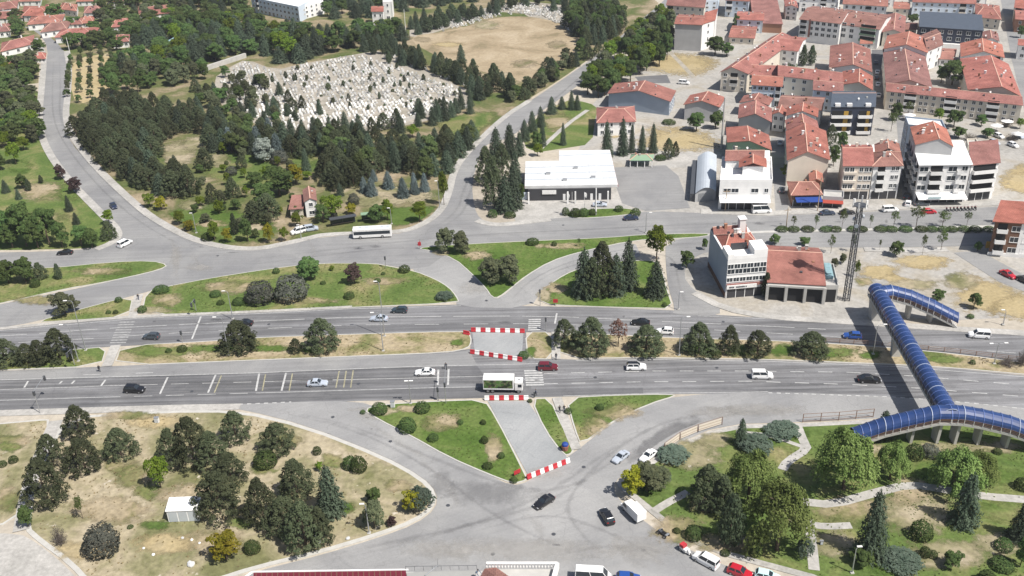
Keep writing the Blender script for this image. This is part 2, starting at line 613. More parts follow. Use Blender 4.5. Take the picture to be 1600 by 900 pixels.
def ribbon_pts(pts, w):
    L, Rr = [], []
    for i, p in enumerate(pts):
        d = pts[min(i + 1, len(pts) - 1)] - pts[max(i - 1, 0)]
        d.z = 0
        d.normalize()
        nn = Vector((-d.y, d.x, 0)) * w / 2
        L.append(p + nn)
        Rr.append(p - nn)
    return L, Rr

def ribbon(name, px, w, mat, z, smooth=2, thick=.12):
    pts = [G(x, y) for x, y in px]
    if smooth:
        pts = chaikin(pts, smooth, False)
    L, Rr = ribbon_pts(pts, w)
    mb = MB()
    for i in range(len(pts) - 1):
        q = [Rr[i], Rr[i + 1], L[i + 1], L[i]]
        mb.add([(p.x, p.y, z) for p in q] + [(p.x, p.y, z - thick) for p in q], [(0, 1, 2, 3), (0, 4, 5, 1), (2, 6, 7, 3)])
    return struct(mb.build(name, M[mat]))

gb = MB()
gb.add([(-2500, -600, 0), (2500, -600, 0), (2500, 4500, 0), (-2500, 4500, 0)], [(0, 1, 2, 3)])
struct(gb.build('ground', M['base']))

sheet('town_ground', [(1000, 345), (900, 250), (925, 165), (1040, 20), (1080, -60), (1900, -60), (1900, 480), (1500, 500), (1200, 490)], 'town', .012, 0)
# wooded park floor between the roads
sheet('grove_floor', [(112, 228), (100, 170), (108, 100), (60, 40), (-100, 0), (-100, -60), (620, -60), (760, 0), (1010, -10), (1036, 10), (940, 78), (872, 127), (800, 170), (740, 226), (722, 246), (703, 280), (698, 308), (687, 332), (650, 356), (612, 364), (507, 368), (450, 380), (398, 391), (350, 388), (300, 375), (262, 356), (225, 333), (175, 288), (137, 252)], 'forest', .012, 1)
sheet('west_lawn', [(-150, 130), (60, 130), (62, 190), (72, 228), (98, 268), (128, 300), (160, 332), (186, 358), (188, 370), (158, 386), (95, 390), (-150, 392)], 'grass', .016, 1)
sheet('garden_ground', [(-150, -60), (70, -60), (60, 130), (-150, 150)], 'forest', .02, 0)
# lawns inside the grove
soft('lawn_clearing', [(440, 225), (505, 222), (520, 262), (490, 278), (450, 265)], 'grass', .02, .6)
soft('lawn_clearing', [(320, 225), (400, 235), (450, 262), (470, 300), (400, 300), (330, 290), (300, 260)], 'grass', .024, .6)
soft('lawn_clearing', [(235, 325), (300, 320), (400, 330), (440, 345), (455, 372), (400, 384), (340, 382), (280, 360)], 'grass_lush', .028, .6)
soft('lawn_clearing', [(585, 325), (640, 320), (690, 318), (684, 334), (650, 352), (612, 358), (600, 350)], 'grass_lush', .032, .6)
soft('lawn_clearing', [(670, 190), (735, 172), (795, 170), (742, 220), (700, 225)], 'grass', .022, .6)
soft('bare_clearing', [(245, 230), (290, 212), (318, 225), (300, 255), (255, 262)], 'dirt', .03, .6)
soft('bare_clearing', [(500, 290), (560, 288), (690, 292), (690, 316), (560, 330), (520, 310)], 'dirt', .026, .6)
sheet('plantation_ground', [(112, 92), (190, 80), (200, 110), (160, 150), (120, 165), (108, 130)], 'straw', .03, 1)
sheet('cemetery_ground', [(330, 125), (360, 104), (385, 92), (430, 110), (470, 100), (560, 84), (600, 78), (735, 140), (730, 172), (640, 196), (520, 215), (430, 205), (350, 175)], 'grave_earth', .034, 1)
sheet('cemetery_ground', [(640, 42), (700, 30), (800, 0), (900, 10), (925, 60), (880, 60), (800, 10), (700, 45), (640, 62)], 'grave_earth', .03, 1)
sheet('dry_field', [(632, 58), (690, 50), (735, 40), (790, 24), (850, 28), (895, 44), (912, 66), (890, 95), (855, 118), (825, 130), (790, 122), (730, 105), (680, 88)], 'field', .036, 2)
ribbon('cemetery_path', [(585, 92), (650, 112), (728, 142)], 3.2, 'grave_earth', .06, 1, .05)
ribbon('cemetery_wall', [(302, 117), (384, 90)], 1.2, 'concrete', 2.2, 0, 2.2)
ribbon('cemetery_wall', [(630, 191), (660, 182), (735, 168)], .5, 'concrete', 1.4, 0, 1.4)
# ground east of the fuel station and among the houses
soft('dry_lot', [(1010, 100), (1025, 78), (1110, 82), (1140, 95), (1120, 112), (1095, 126), (1030, 118)], 'straw', .03, .3)
soft('dry_lot', [(985, 196), (1045, 192), (1130, 205), (1128, 236), (1065, 240), (1040, 225)], 'straw', .03, .3)
sheet('playground_surface', [(992, 120), (1042, 117), (1048, 130), (1000, 130)], 'asphalt_dark', .034, 0)
ribbon('worn_path', [(1045, 80), (1065, 100), (1085, 122)], 2.2, 'grave_earth', .05, 1, .03)
sheet('garden_lawn', [(812, 205), (880, 155), (920, 160), (935, 170), (930, 185), (925, 225), (880, 232), (826, 240)], 'grass', .02, 1)
ribbon('garden_path', [(845, 232), (885, 195), (918, 172)], 1.8, 'pave', .06, 1, .05)
sheet('yard', [(950, 205), (1040, 218), (1090, 240), (1128, 240), (1120, 262), (1040, 262), (960, 248)], 'pave', .034, 0)
sheet('forecourt', [(800, 330), (815, 318), (820, 300), (968, 294), (985, 330), (880, 340), (806, 347)], 'pave', .038, 0)
sheet('parking_surface', [(953, 262), (1040, 258), (1060, 275), (1078, 325), (1010, 330), (972, 318), (962, 290)], 'asphalt_nw', .042, 0)
# rough lot by the footbridge
soft('dry_lot', [(1395, 400), (1490, 398), (1485, 422), (1440, 426), (1400, 415)], 'straw', .03, .3)
soft('dry_lot', [(1490, 425), (1515, 420), (1555, 445), (1605, 462), (1650, 470), (1650, 505), (1590, 505), (1520, 492), (1485, 455)], 'straw', .034, .3)
soft('dry_lot', [(1340, 408), (1395, 425), (1455, 445), (1450, 458), (1400, 446), (1350, 430)], 'straw', .03, .3)
soft('dry_lot', [(1552, 268), (1620, 240), (1650, 300), (1560, 306)], 'straw', .03, .3)
sheet('building_yard', [(1060, 425), (1090, 400), (1130, 460), (1300, 470), (1340, 475), (1360, 505), (1250, 502), (1120, 480), (1085, 455)], 'town', .038, 0)

# ---------------------------------------------------------------- roads
sheet('upper_road', [(-200, 532), (0, 516), (120, 503), (220, 496), (400, 489), (550, 481), (720, 476), (800, 478), (925, 480), (1050, 485), (1120, 492), (1320, 505), (1490, 516), (1620, 524), (1750, 536), (1750, 582), (1600, 567), (1500, 554), (1400, 544), (1300, 537), (1200, 532), (1050, 528), (900, 520), (725, 518), (400, 528), (345, 533), (170, 542), (0, 553), (-200, 570)], 'asphalt_up', .04, 0)
sheet('lower_road', [(-200, 595), (0, 580), (160, 573), (400, 563), (580, 556), (700, 551), (735, 545), (735, 518), (822, 518), (824, 560), (900, 562), (1000, 560), (1200, 563), (1300, 567), (1400, 571), (1500, 577), (1600, 587), (1750, 600), (1750, 662), (1600, 640), (1395, 621), (1200, 615), (1040, 616), (830, 621), (757, 622), (550, 627), (440, 632), (200, 639), (0, 645), (-200, 655)], 'asphalt_main', .044, 0)
sheet('south_junction', [(330, 634), (440, 629), (556, 626), (600, 640), (760, 740), (800, 760), (828, 752), (892, 712), (950, 665), (1005, 634), (1058, 618), (1200, 612), (1390, 619), (1600, 637), (1750, 655), (1750, 705), (1600, 664), (1480, 648), (1345, 655), (1250, 660), (1127, 663), (1045, 700), (990, 735), (958, 752), (962, 778), (1010, 818), (1060, 850), (1120, 880), (1200, 905), (1300, 930), (1300, 1100), (200, 1100), (370, 905), (400, 893), (500, 868), (590, 841), (650, 819), (681, 795), (684, 770), (660, 745), (600, 712), (480, 665), (380, 640)], 'asphalt_old', .048, 1)
sheet('junction_link', [(640, 395), (700, 390), (740, 425), (768, 466), (782, 466), (812, 440), (860, 405), (905, 392), (990, 374), (1005, 408), (905, 419), (882, 428), (850, 450), (828, 482), (712, 480), (715, 462), (700, 448), (680, 436), (640, 422)], 'asphalt_old', .052, 1)
sheet('north_road', [(30, 40), (60, 50), (76, 75), (70, 110), (65, 140), (62, 190), (72, 228), (105, 275), (160, 331), (186, 356), (190, 372), (160, 387), (95, 393), (-100, 396), (-100, 424), (75, 419), (175, 409), (237, 407), (264, 413), (250, 423), (135, 448), (0, 476), (-100, 495), (-100, 525), (0, 512), (52, 504), (212, 461), (262, 447), (330, 434), (400, 423), (500, 411), (585, 411), (660, 424), (700, 395), (740, 381), (800, 377), (950, 371), (1010, 366), (1107, 364), (1200, 361), (1400, 356), (1540, 352), (1750, 345), (1750, 312), (1600, 322), (1400, 329), (1200, 338), (1097, 333), (1010, 330), (875, 340), (800, 349), (768, 349), (750, 342), (741, 325), (737, 287), (747, 250), (757, 225), (800, 215), (837, 180), (882, 150), (920, 120), (950, 87), (990, 47), (1046, 8), (1070, -12), (1050, -22), (1040, 0), (1000, 32), (975, 52), (940, 82), (875, 127), (825, 160), (782, 187), (740, 224), (722, 245), (704, 276), (700, 307), (687, 335), (650, 359), (615, 367), (507, 369), (450, 382), (400, 392), (350, 389), (300, 377), (262, 358), (225, 335), (175, 290), (137, 252), (112, 225), (105, 205), (98, 180), (103, 150), (107, 105), (100, 75), (60, 45)], 'asphalt_nw', .056, 1)
sheet('boulevard', [(1040, 378), (1107, 366), (1200, 364), (1400, 360), (1560, 356), (1750, 350), (1750, 380), (1540, 384), (1400, 387), (1200, 386), (1107, 392), (1080, 405), (1066, 430), (1085, 456), (1125, 474), (1125, 495), (1050, 492), (1055, 482), (1044, 450), (1040, 410)], 'asphalt_nw', .06, 1)
sheet('crossing_link', [(738, 520), (818, 520), (815, 562), (742, 552)], 'asphalt_drive', .06, 0)
sheet('far_street', [(1362, 78), (1382, 78), (1386, 170), (1368, 170)], 'asphalt_dark', .04, 0)
sheet('far_street', [(1560, -20), (1590, -20), (1606, 60), (1630, 170), (1600, 170), (1580, 90)], 'asphalt_nw', .04, 0)
sheet('far_street', [(1205, 215), (1226, 215), (1232, 335), (1212, 335)], 'asphalt_nw', .04, 0)
sheet('far_street', [(1400, 180), (1422, 180), (1432, 325), (1412, 325)], 'asphalt_nw', .04, 0)
sheet('side_street', [(1490, 395), (1530, 392), (1600, 430), (1650, 455), (1650, 475), (1560, 440)], 'asphalt_nw', .064, 0)
sheet('road_patch', [(-200, 608), (0, 594), (400, 583), (520, 578), (650, 573), (745, 571), (757, 588), (830, 600), (830, 619), (757, 621), (550, 625), (440, 629), (200, 637), (0, 643), (-200, 655)], 'asphalt_mid', .0455, 0)
sheet('road_shoulder', [(-200, 597), (0, 581), (160, 574), (400, 564), (580, 557), (700, 552), (733, 547), (745, 570), (650, 572.5), (520, 577.5), (400, 582.5), (0, 593.5), (-200, 607.5)], 'asphalt_nw', .0462, 0)
sheet('road_patch', [(930, 606), (1005, 606), (1005, 617), (830, 619), (820, 608)], 'asphalt_dark', .0475, 0)
sheet('road_patch', [(630, 609), (760, 606), (757, 620), (625, 622)], 'asphalt_dark', .0476, 0)
sheet('road_patch', [(0, 545), (160, 533), (400, 517), (640, 508), (820, 505), (900, 507), (900, 515), (725, 515), (400, 524), (160, 538), (0, 550)], 'asphalt_dark', .042, 0)
sheet('pale_concrete_yard', [(-60, 838), (28, 832), (60, 850), (100, 882), (140, 925), (-60, 960)], 'pave', .05, 1)
# ---------------------------------------------------------------- raised islands
island('grass_island', [(228, 456), (262, 447.5), (330, 434.5), (400, 423.5), (450, 416.5), (500, 411.5), (585, 411.5), (612, 417), (650, 424), (682, 437), (702, 449), (714, 463), (718, 474), (550, 481), (400, 488.5), (220, 495)], 'grass')
island('grass_verge', [(52, 504), (130, 482), (209, 461.5), (202, 495), (100, 502.5)], 'grass')
island('grass_verge', [(-80, 492), (0, 475), (112, 450), (135, 447), (200, 434), (250, 422), (264, 414), (237, 407.5), (175, 409.5), (75, 419.5), (-80, 425)], 'grass')
island('grass_island', [(650, 388), (690, 384), (740, 381), (800, 378), (950, 371.5), (1007, 366.5), (1107, 364.5), (1107, 370), (1045, 374), (990, 376), (903, 395), (860, 409), (822, 432), (800, 450), (780, 465.5), (768, 465.5), (758, 450), (735, 427), (710, 405), (675, 393)], 'grass_lush')
island('grass_island', [(880, 338), (893, 329), (940, 326), (985, 325.5), (1002, 333), (960, 338.5), (905, 342)], 'grass_lush')
island('grass_island', [(838, 476), (850, 450), (882, 429), (905, 420), (960, 409), (1000, 407), (1026, 408), (1036, 425), (1042, 450), (1053, 483), (1000, 482), (925, 480)], 'grass_lush')
island('grass_median', [(-100, 560), (0, 553), (120, 546), (168, 542), (158, 573), (0, 579), (-100, 585)], 'grass')
island('grass_median', [(190, 540.5), (345, 532.5), (400, 527.5), (560, 522), (725, 517.5), (734, 521), (738, 534), (732, 545), (700, 551.5), (580, 556.5), (400, 563.5), (177, 572.5)], 'grass_dry')
island('grass_median', [(820, 519), (864, 519), (864, 562), (824, 561)], 'grass_dry')
island('grass_median', [(874, 519.5), (960, 523), (1050, 528), (1200, 532), (1300, 537), (1400, 544), (1500, 554), (1600, 567), (1700, 577), (1700, 594), (1600, 586), (1500, 576.5), (1400, 570.5), (1300, 566.5), (1200, 562.5), (1000, 559.5), (874, 561.5)], 'grass_dry')
for x, y, w, h in ((250, 550, 190, 22), (330, 545, 140, 20), (420, 545, 120, 16), (490, 548, 60, 14), (1090, 545, 80, 30), (1160, 548, 70, 26), (1225, 548, 60, 26), (1300, 552, 120, 24), (1360, 556, 50, 22), (1480, 563, 80, 18), (715, 536, 36, 14), (830, 550, 24, 22)):
    soft('grass_patch', oval(x, y, w, h), 'grass_lush')
island('grass_island', [(566, 640), (600, 632), (680, 627), (757, 624.5), (776, 652), (821, 740), (825, 751), (802, 757), (760, 741), (700, 715), (640, 681), (590, 656)], 'grass_lush')
island('grass_island', [(829, 624), (860, 622.5), (882, 672), (898, 700), (893, 711), (880, 712), (850, 672)], 'grass_lush')
island('grass_island', [(884, 622), (960, 617.5), (1045, 616), (1058, 619), (1015, 632), (955, 660), (908, 697), (897, 672)], 'grass')
sheet('drive', [(762, 627), (824, 627), (887, 716), (828, 748)], 'asphalt_drive', .068, 0)
island('dry_park', [(104, 652), (250, 642), (375, 641.5), (480, 666), (600, 713), (660, 746), (682, 770), (679, 794), (649, 817), (588, 839), (498, 866), (398, 890), (330, 912), (210, 940), (150, 930), (105, 880), (60, 848), (36, 826), (45, 770), (72, 705)], 'dirt', 1, .9, .13)
island('dry_park', [(-60, 668), (60, 656), (82, 656), (62, 700), (40, 765), (26, 818), (-60, 828)], 'dirt', 1, .5)
island('park_lawn', [(968, 764), (961, 752), (992, 735), (1046, 701), (1128, 665), (1250, 662), (1345, 657), (1480, 650), (1600, 668), (1750, 712), (1750, 1000), (1360, 960), (1290, 912), (1200, 888), (1120, 866), (1060, 838), (1018, 804), (984, 776)], 'grass', 1, 1.3, .13, 'pave')
for x, y, w, h in ((1080, 712, 130, 60), (1120, 690, 90, 30), (1060, 830, 120, 60), (1130, 850, 150, 40), (1330, 800, 170, 70), (1300, 850, 120, 60), (1430, 800, 170, 110), (1420, 770, 90, 60), (1500, 700, 200, 30), (1480, 870, 200, 60), (1560, 700, 120, 26), (1560, 850, 120, 50), (1230, 800, 60, 60), (1350, 700, 80, 30), (1100, 790, 60, 40)):
    soft('worn_turf', oval(x, y, w, h), 'dirt' if (x + y) % 3 else 'grass_dry')
for x, y, w, h in ((1540, 745, 180, 40), (1440, 735, 110, 40), (1570, 800, 120, 46), (1180, 690, 120, 40), (1240, 680, 60, 30), (1540, 680, 200, 20), (1390, 890, 90, 30), (1020, 760, 60, 40), (1080, 770, 70, 30)):
    soft('green_turf', oval(x, y, w, h), 'grass_lush')
for x, y, w, h, k in ((205, 745, 70, 60, 'grass_dry'), (230, 770, 60, 40, 'grass'), (180, 730, 50, 30, 'grass_dry'), (520, 722, 60, 34, 'grass'), (540, 795, 40, 26, 'grass_lush'), (170, 800, 170, 60, 'grass_dry'), (245, 822, 60, 24, 'grass'), (330, 850, 150, 60, 'grass_dry'), (260, 850, 120, 50, 'straw'), (130, 860, 120, 40, 'straw'), (240, 660, 140, 30, 'straw'), (200, 650, 120, 20, 'grass_dry'), (620, 760, 70, 30, 'grass_dry'), (410, 735, 60, 24, 'grass'), (375, 820, 60, 24, 'grass'), (300, 780, 160, 60, 'grass_dry'), (450, 690, 60, 30, 'grass_dry'), (20, 690, 90, 30, 'grass_dry'), (10, 780, 60, 60, 'grass_dry'), (15, 700, 60, 20, 'grass')):
    soft('grass_patch', oval(x, y, w, h), k)
for x, y, w, h, k in ((960, 645, 110, 34, 'grass_dry'), (930, 665, 60, 40, 'grass_dry'), (690, 660, 90, 40, 'grass_dry'), (600, 643, 60, 22, 'dirt'), (640, 640, 60, 14, 'grass_dry'), (770, 700, 40, 60, 'grass_dry'), (260, 470, 70, 30, 'grass_dry'), (360, 450, 120, 26, 'grass_dry'), (600, 440, 90, 16, 'grass_dry'), (470, 470, 160, 16, 'grass_dry'), (240, 485, 80, 14, 'dirt'), (850, 462, 30, 34, 'dirt'), (870, 450, 50, 26, 'grass_dry'), (745, 400, 60, 20, 'grass_dry'), (880, 385, 120, 14, 'grass_dry'), (690, 395, 40, 14, 'dirt'), (60, 470, 120, 20, 'grass_dry'), (160, 425, 140, 14, 'grass_dry')):
    soft('worn_turf', oval(x, y, w, h), k)
for x, y, w, h, k in ((70, 300, 120, 40, 'grass_dry'), (60, 340, 160, 20, 'grass_dry'), (110, 270, 60, 30, 'grass_lush'), (30, 260, 60, 30, 'grass_lush'), (110, 300, 60, 40, 'grass_lush'), (340, 250, 60, 30, 'dirt'), (300, 320, 60, 20, 'dirt'), (400, 355, 60, 16, 'dirt'), (330, 350, 70, 16, 'grass_dry'), (610, 300, 120, 26, 'dirt'), (540, 310, 60, 20, 'dirt'), (470, 250, 70, 26, 'grass'), (280, 240, 70, 50, 'dirt'), (305, 225, 60, 30, 'dirt')):
    soft('turf_patch', oval(x, y, w, h), k, .034)
for x, y, w, h, k in ((1190, 640, 220, 30, 'pave'), (1120, 645, 120, 24, 'pave'), (820, 860, 420, 50, 'pave'), (700, 860, 200, 40, 'pave'), (1000, 860, 160, 60, 'pave'), (700, 690, 120, 40, 'pave'), (600, 650, 120, 20, 'pave'), (850, 740, 80, 30, 'pave'), (740, 450, 60, 30, 'pave'), (690, 760, 60, 60, 'asphalt_nw'), (760, 770, 200, 50, 'asphalt_nw'), (275, 400, 30, 50, 'pave'), (310, 418, 60, 14, 'pave'), (560, 640, 60, 10, 'pave')):
    soft('road_dust', oval(x, y, w, h), k, .085)
# ---------------------------------------------------------------- pavements and paths
W_P = .14
ribbon('pavement', [(55, 60), (70, 85), (65, 140), (60, 190), (70, 230), (103, 278), (158, 334), (187, 362), (180, 378), (150, 390)], 2.6, 'pave', .15)
ribbon('pavement', [(104, 80), (109, 105), (106, 150), (102, 180), (110, 210), (140, 250), (178, 289), (228, 334), (265, 356), (302, 375), (352, 387), (400, 390), (450, 380), (480, 373)], 2.6, 'pave', .15)
ribbon('pavement', [(480, 373), (507, 366), (612, 364), (650, 357), (688, 333), (702, 300), (708, 270), (725, 243), (785, 184), (828, 157)], 2.4, 'pave', .15)
ribbon('pavement', [(745, 345), (770, 352), (800, 350), (860, 343)], 2.6, 'pave', .15)
ribbon('pavement', [(0, 514), (120, 502), (220, 494.5), (400, 487.5), (550, 480)], 1.2, 'pave', .155, 1)
ribbon('pavement', [(1085, 458), (1130, 482), (1200, 496), (1320, 503), (1490, 514.5), (1620, 522)], 2.4, 'pave', .15, 1)
ribbon('pavement', [(-60, 648), (100, 643), (260, 638), (375, 636)], 2.2, 'pave', .15, 1)
ribbon('pavement', [(1095, 331), (1200, 334), (1400, 324), (1600, 316), (1700, 312)], 3.4, 'pave', .15, 0)
ribbon('boulevard_median', [(1113, 366.5), (1200, 362.5), (1400, 358), (1545, 354)], 1.3, 'kerb', .15, 0)
ribbon('pavement', [(1350, 390), (1420, 392), (1480, 390)], 2.5, 'pave', .15, 0)
ribbon('footpath', [(207, 497), (217, 461)], 2.2, 'pave', .16, 0)
ribbon('footpath', [(181, 540), (167, 573)], 2.4, 'pave', .16, 0)
ribbon('footpath', [(868, 519), (869, 562)], 2.0, 'pave', .16, 0)
ribbon('footpath', [(870, 622), (888, 672), (901, 703)], 2.0, 'pave', .16, 0)
ribbon('footpath', [(88, 658), (66, 705), (44, 765), (33, 830)], 2.8, 'pave', .16, 1)
ribbon('footpath', [(1022, 800), (1040, 788), (1075, 770)], 1.6, 'pave', .19, 1, .05)
ribbon('footpath', [(1245, 664), (1255, 690), (1262, 702), (1230, 722), (1222, 735)], 1.8, 'pave', .19, 1, .05)
ribbon('footpath', [(1262, 702), (1200, 680), (1150, 676)], 1.0, 'pave', .186, 1, .05)
ribbon('footpath', [(1255, 785), (1300, 790), (1370, 770), (1420, 758), (1470, 765), (1530, 776), (1620, 783)], 2.0, 'pave', .19, 1, .05)
ribbon('footpath', [(1262, 820), (1290, 824), (1330, 822)], 1.6, 'pave', .19, 1, .05)
ribbon('footpath', [(1262, 812), (1268, 850), (1272, 892)], 1.8, 'pave', .194, 1, .05)

# ---------------------------------------------------------------- road markings
def marking(px, w=.17, dash=None, gap=None, mat='paint', z=.072):
    pts = [G(x, y) for x, y in px]
    mb = MB()
    segs, acc = [], 0.0
    for a, b in zip(pts, pts[1:]):
        L = (b - a).length
        if not dash:
            segs.append((a, b))
            continue
        t = -acc
        while t < L:
            s0, s1 = max(t, 0), min(t + dash, L)
            if s1 > s0:
                segs.append((a + (b - a) * (s0 / L), a + (b - a) * (s1 / L)))
            t += dash + gap
        acc = (acc + L) % (dash + gap)
    for a, b in segs:
        d = (b - a)
        d.normalize()
        n_ = Vector((-d.y, d.x, 0)) * w / 2
        mb.add([(p.x, p.y, z) for p in (a - n_, b - n_, b + n_, a + n_)], [(0, 1, 2, 3)])
    return struct(mb.build('lane_marking', M[mat]))

marking([(-50, 529), (175, 513), (290, 507), (400, 502), (550, 496), (800, 494), (900, 496), (1000, 501), (1200, 510), (1290, 515)], .2, 14, 3)
marking([(-50, 540), (150, 529), (230, 523), (400, 514), (560, 508), (820, 506), (940, 509), (1100, 515), (1300, 526), (1465, 543), (1600, 553)], .18, 6, 6)
marking([(1090, 494), (1225, 499), (1390, 509), (1600, 525)], .16)
marking([(0, 516.8), (220, 497.5), (400, 490.5), (550, 482.8), (720, 478)], .18)
marking([(-50, 597), (0, 594), (400, 583), (520, 578), (650, 573), (740, 571), (860, 568)], .2)
marking([(-50, 612), (0, 609), (125, 605), (170, 603)], .16)
marking([(170, 603), (400, 597), (520, 594)], .16, 4, 3)
marking([(430, 596), (520, 594), (650, 591), (757, 588)], .16)
marking([(-50, 628), (0, 626), (125, 622), (160, 621)], .16)
marking([(160, 621), (400, 614.5)], .16, 4, 3)
marking([(400, 614.5), (682, 606), (747, 605)], .16)
marking([(138, 640), (400, 631), (455, 628.5)], .35, .9, .9)
marking([(850, 584), (1020, 580), (1160, 580), (1325, 582), (1430, 588), (1600, 602)], .22, 3, 3)
marking([(850, 600), (1000, 597), (1170, 596), (1325, 601), (1437, 607), (1600, 620)], .22, 3, 3)
marking([(1200, 614), (1395, 620.5), (1517, 630), (1600, 639)], .3, .9, .9)
marking([(900, 563.5), (1000, 562), (1200, 565), (1400, 573), (1600, 589)], .16)
marking([(880, 619), (1040, 614.6), (1200, 612.5)], .16)
marking([(130, 586), (260, 582)], .2, 4, 8)
for a, b, mt in (((262, 590), (250, 616), 'paint'), ((337, 586), (325, 614), 'paint'), ((405, 584), (400, 611), 'paint'), ((447, 583), (440, 611), 'paint'),
                 ((415, 585), (410, 611), 'paint_yellow'), ((457, 584), (452, 611), 'paint_yellow'), ((346, 587), (335, 614), 'paint_yellow'), ((530, 580), (525, 606), 'paint_yellow'), ((541, 580), (537, 606), 'paint_yellow'),
                 ((552, 579), (548, 606), 'paint_yellow'), ((685, 578), (684, 602), 'paint'), ((701, 577), (700, 602), 'paint'), ((314, 495), (300, 530), 'paint'), ((870, 490), (867, 506), 'paint'),
                 ((165, 594), (158, 603), 'paint'), ((44, 596), (38, 606), 'paint'), ((97, 596), (93, 600), 'paint'), ((117, 595), (112, 600), 'paint')):
    marking([a, b], .42 if mt == 'paint' else .28, mat=mt, z=.078)

def zebra(y0, y1, n, xa, xb, slant, mat='paint'):
    mb = MB()
    for i in range(n):
        y = y0 + (y1 - y0) * i / (n - 1)
        x = xa + slant * i / (n - 1)
        a, b = G(x, y), G(x + xb - xa, y - .6)
        d = (b - a).normalized()
        n_ = Vector((-d.y, d.x, 0)) * .26
        mb.add([(p.x, p.y, .082) for p in (a - n_, b - n_, b + n_, a + n_)], [(0, 1, 2, 3)])
    struct(mb.build('zebra_crossing', M[mat]))
zebra(504, 536, 9, 186, 211, -14, 'paint_worn')
zebra(580, 602, 7, 819, 847, 3)
zebra(500, 516, 6, 826, 845, -1)

# wear on the carriageways: tyre tracks, oil, tar patches, manholes
random.seed(21)
def track(px, w, mat='asphalt_mid', z=.0665):
    pts = chaikin([G(x, y) for x, y in px], 2, False)
    L, Rr = ribbon_pts(pts, w)
    v, f, cv = [], [], []
    n_ = len(pts)
    for i in range(n_):
        e = min(i, n_ - 1 - i) / max(1, n_ * .3)
        v += [(L[i].x, L[i].y, z), (pts[i].x, pts[i].y, z), (Rr[i].x, Rr[i].y, z)]
        cv += [0., min(1., e), 0.]
        if i:
            a = 3 * (i - 1)
            f += [(a + 1, a + 4, a + 3, a), (a + 2, a + 5, a + 4, a + 1)]
    zz = soft_z(z, .00012)
    o = mesh_obj('road_dust', [(p[0], p[1], zz) for p in v], f, soft_mat(mat, 2))
    a = o.data.attributes.new('cover', 'FLOAT', 'POINT'); a.data.foreach_set('value', cv)
    struct(o)
for off in (-5, 4, 13, 22):
    track([(-40, 601 + off), (200, 596 + off), (400, 589 + off), (700, 578 + off * .9), (860, 577 + off * .8)], 1.5, 'asphalt_dark')
for off in (0, 9, 20, 28, 38):
    track([(860, 572 + off), (1050, 569 + off), (1250, 571 + off), (1450, 582 + off * .95), (1620, 598 + off)], 1.4, 'asphalt_dark')
for off in (0, 9, 20):
    track([(-40, 526 + off), (180, 506 + off * .9), (400, 497 + off * .8), (700, 486 + off), (900, 484 + off), (1080, 492 + off), (1300, 508 + off), (1620, 530 + off)], 1.3, 'asphalt_dark')
for px in ([(420, 640), (560, 672), (680, 735), (760, 800), (860, 850), (960, 880)], [(400, 636), (540, 660), (690, 722), (790, 760), (880, 770), (960, 720), (1060, 660)], [(500, 880), (640, 850), (760, 812), (860, 770), (950, 705), (1040, 655)], [(480, 874), (700, 830), (850, 790), (930, 740)], [(960, 880), (900, 830), (880, 780), (960, 700), (1060, 648), (1240, 640)], [(860, 870), (960, 850), (1060, 870)], [(740, 830), (860, 800), (950, 830), (1040, 880)],
           [(85, 70), (82, 130), (82, 190), (110, 240), (170, 310), (250, 370), (340, 405)], [(92, 72), (95, 130), (92, 190), (125, 240), (190, 310), (270, 370), (360, 402)], [(330, 412), (480, 395), (640, 376), (760, 366), (900, 360), (1100, 349), (1400, 342)], [(330, 422), (480, 402), (640, 384), (720, 400), (760, 440), (790, 480)], [(650, 370), (715, 335), (725, 290), (760, 240), (860, 160), (960, 75)], [(640, 376), (725, 340), (735, 290), (780, 228), (880, 145), (980, 55)], [(790, 478), (830, 435), (900, 405), (980, 388), (1100, 378), (1400, 374)], [(800, 480), (850, 430), (910, 410), (1000, 395), (1055, 400), (1060, 450), (1080, 490)]):
    track(px, random.uniform(1.1, 1.7), random.choice(['asphalt_mid', 'asphalt_up']))
for px in ([(262, 365), (278, 395), (272, 425), (280, 440)], [(300, 392), (310, 415), (330, 425)], [(480, 372), (492, 392), (488, 404)], [(820, 800), (850, 830), (840, 860)], [(560, 650), (620, 690), (690, 730)], [(1020, 690), (1100, 655), (1200, 640)], [(1110, 640), (1180, 648), (1260, 636)], [(640, 700), (720, 780), (700, 800)]):
    track(px, random.uniform(1.5, 3.5), 'pave')
for _ in range(34):
    x, y = random.choice([(random.uniform(700, 1040), random.uniform(770, 885)), (random.uniform(450, 760), random.uniform(650, 740)), (random.uniform(300, 720), random.uniform(385, 405)), (random.uniform(0, 1600), random.uniform(588, 612)), (random.uniform(200, 1000), random.uniform(494, 508)), (random.uniform(1050, 1500), random.uniform(345, 350))])
    soft('road_dust', oval(x, y, random.uniform(6, 30), random.uniform(2, 7)), random.choice(['asphalt_dark', 'asphalt_dark', 'asphalt_mid']), .082, .12)
for x, y in ((700, 790), (865, 835), (912, 730), (610, 690), (520, 652), (300, 612), (560, 600), (930, 590), (1120, 575), (340, 400), (560, 388), (880, 352), (1220, 350), (760, 470), (1005, 860), (770, 866), (420, 507), (1130, 503)):
    mb = MB(); p = G(x, y); mb.prism([(p.x + .38 * math.cos(k * .524), p.y + .38 * math.sin(k * .524)) for k in range(12)], .05, .084)
    struct(mb.build('manhole_cover', M['metal_dark']))
for x, y, w, h in ((760, 40, 60, 20), (700, 70, 70, 14), (820, 100, 60, 20), (870, 70, 40, 20), (660, 62, 40, 12), (890, 90, 30, 16), (780, 116, 50, 10)):
    soft('field_patch', oval(x, y, w, h), random.choice(['straw', 'forest', 'dirt']), .05, .2)

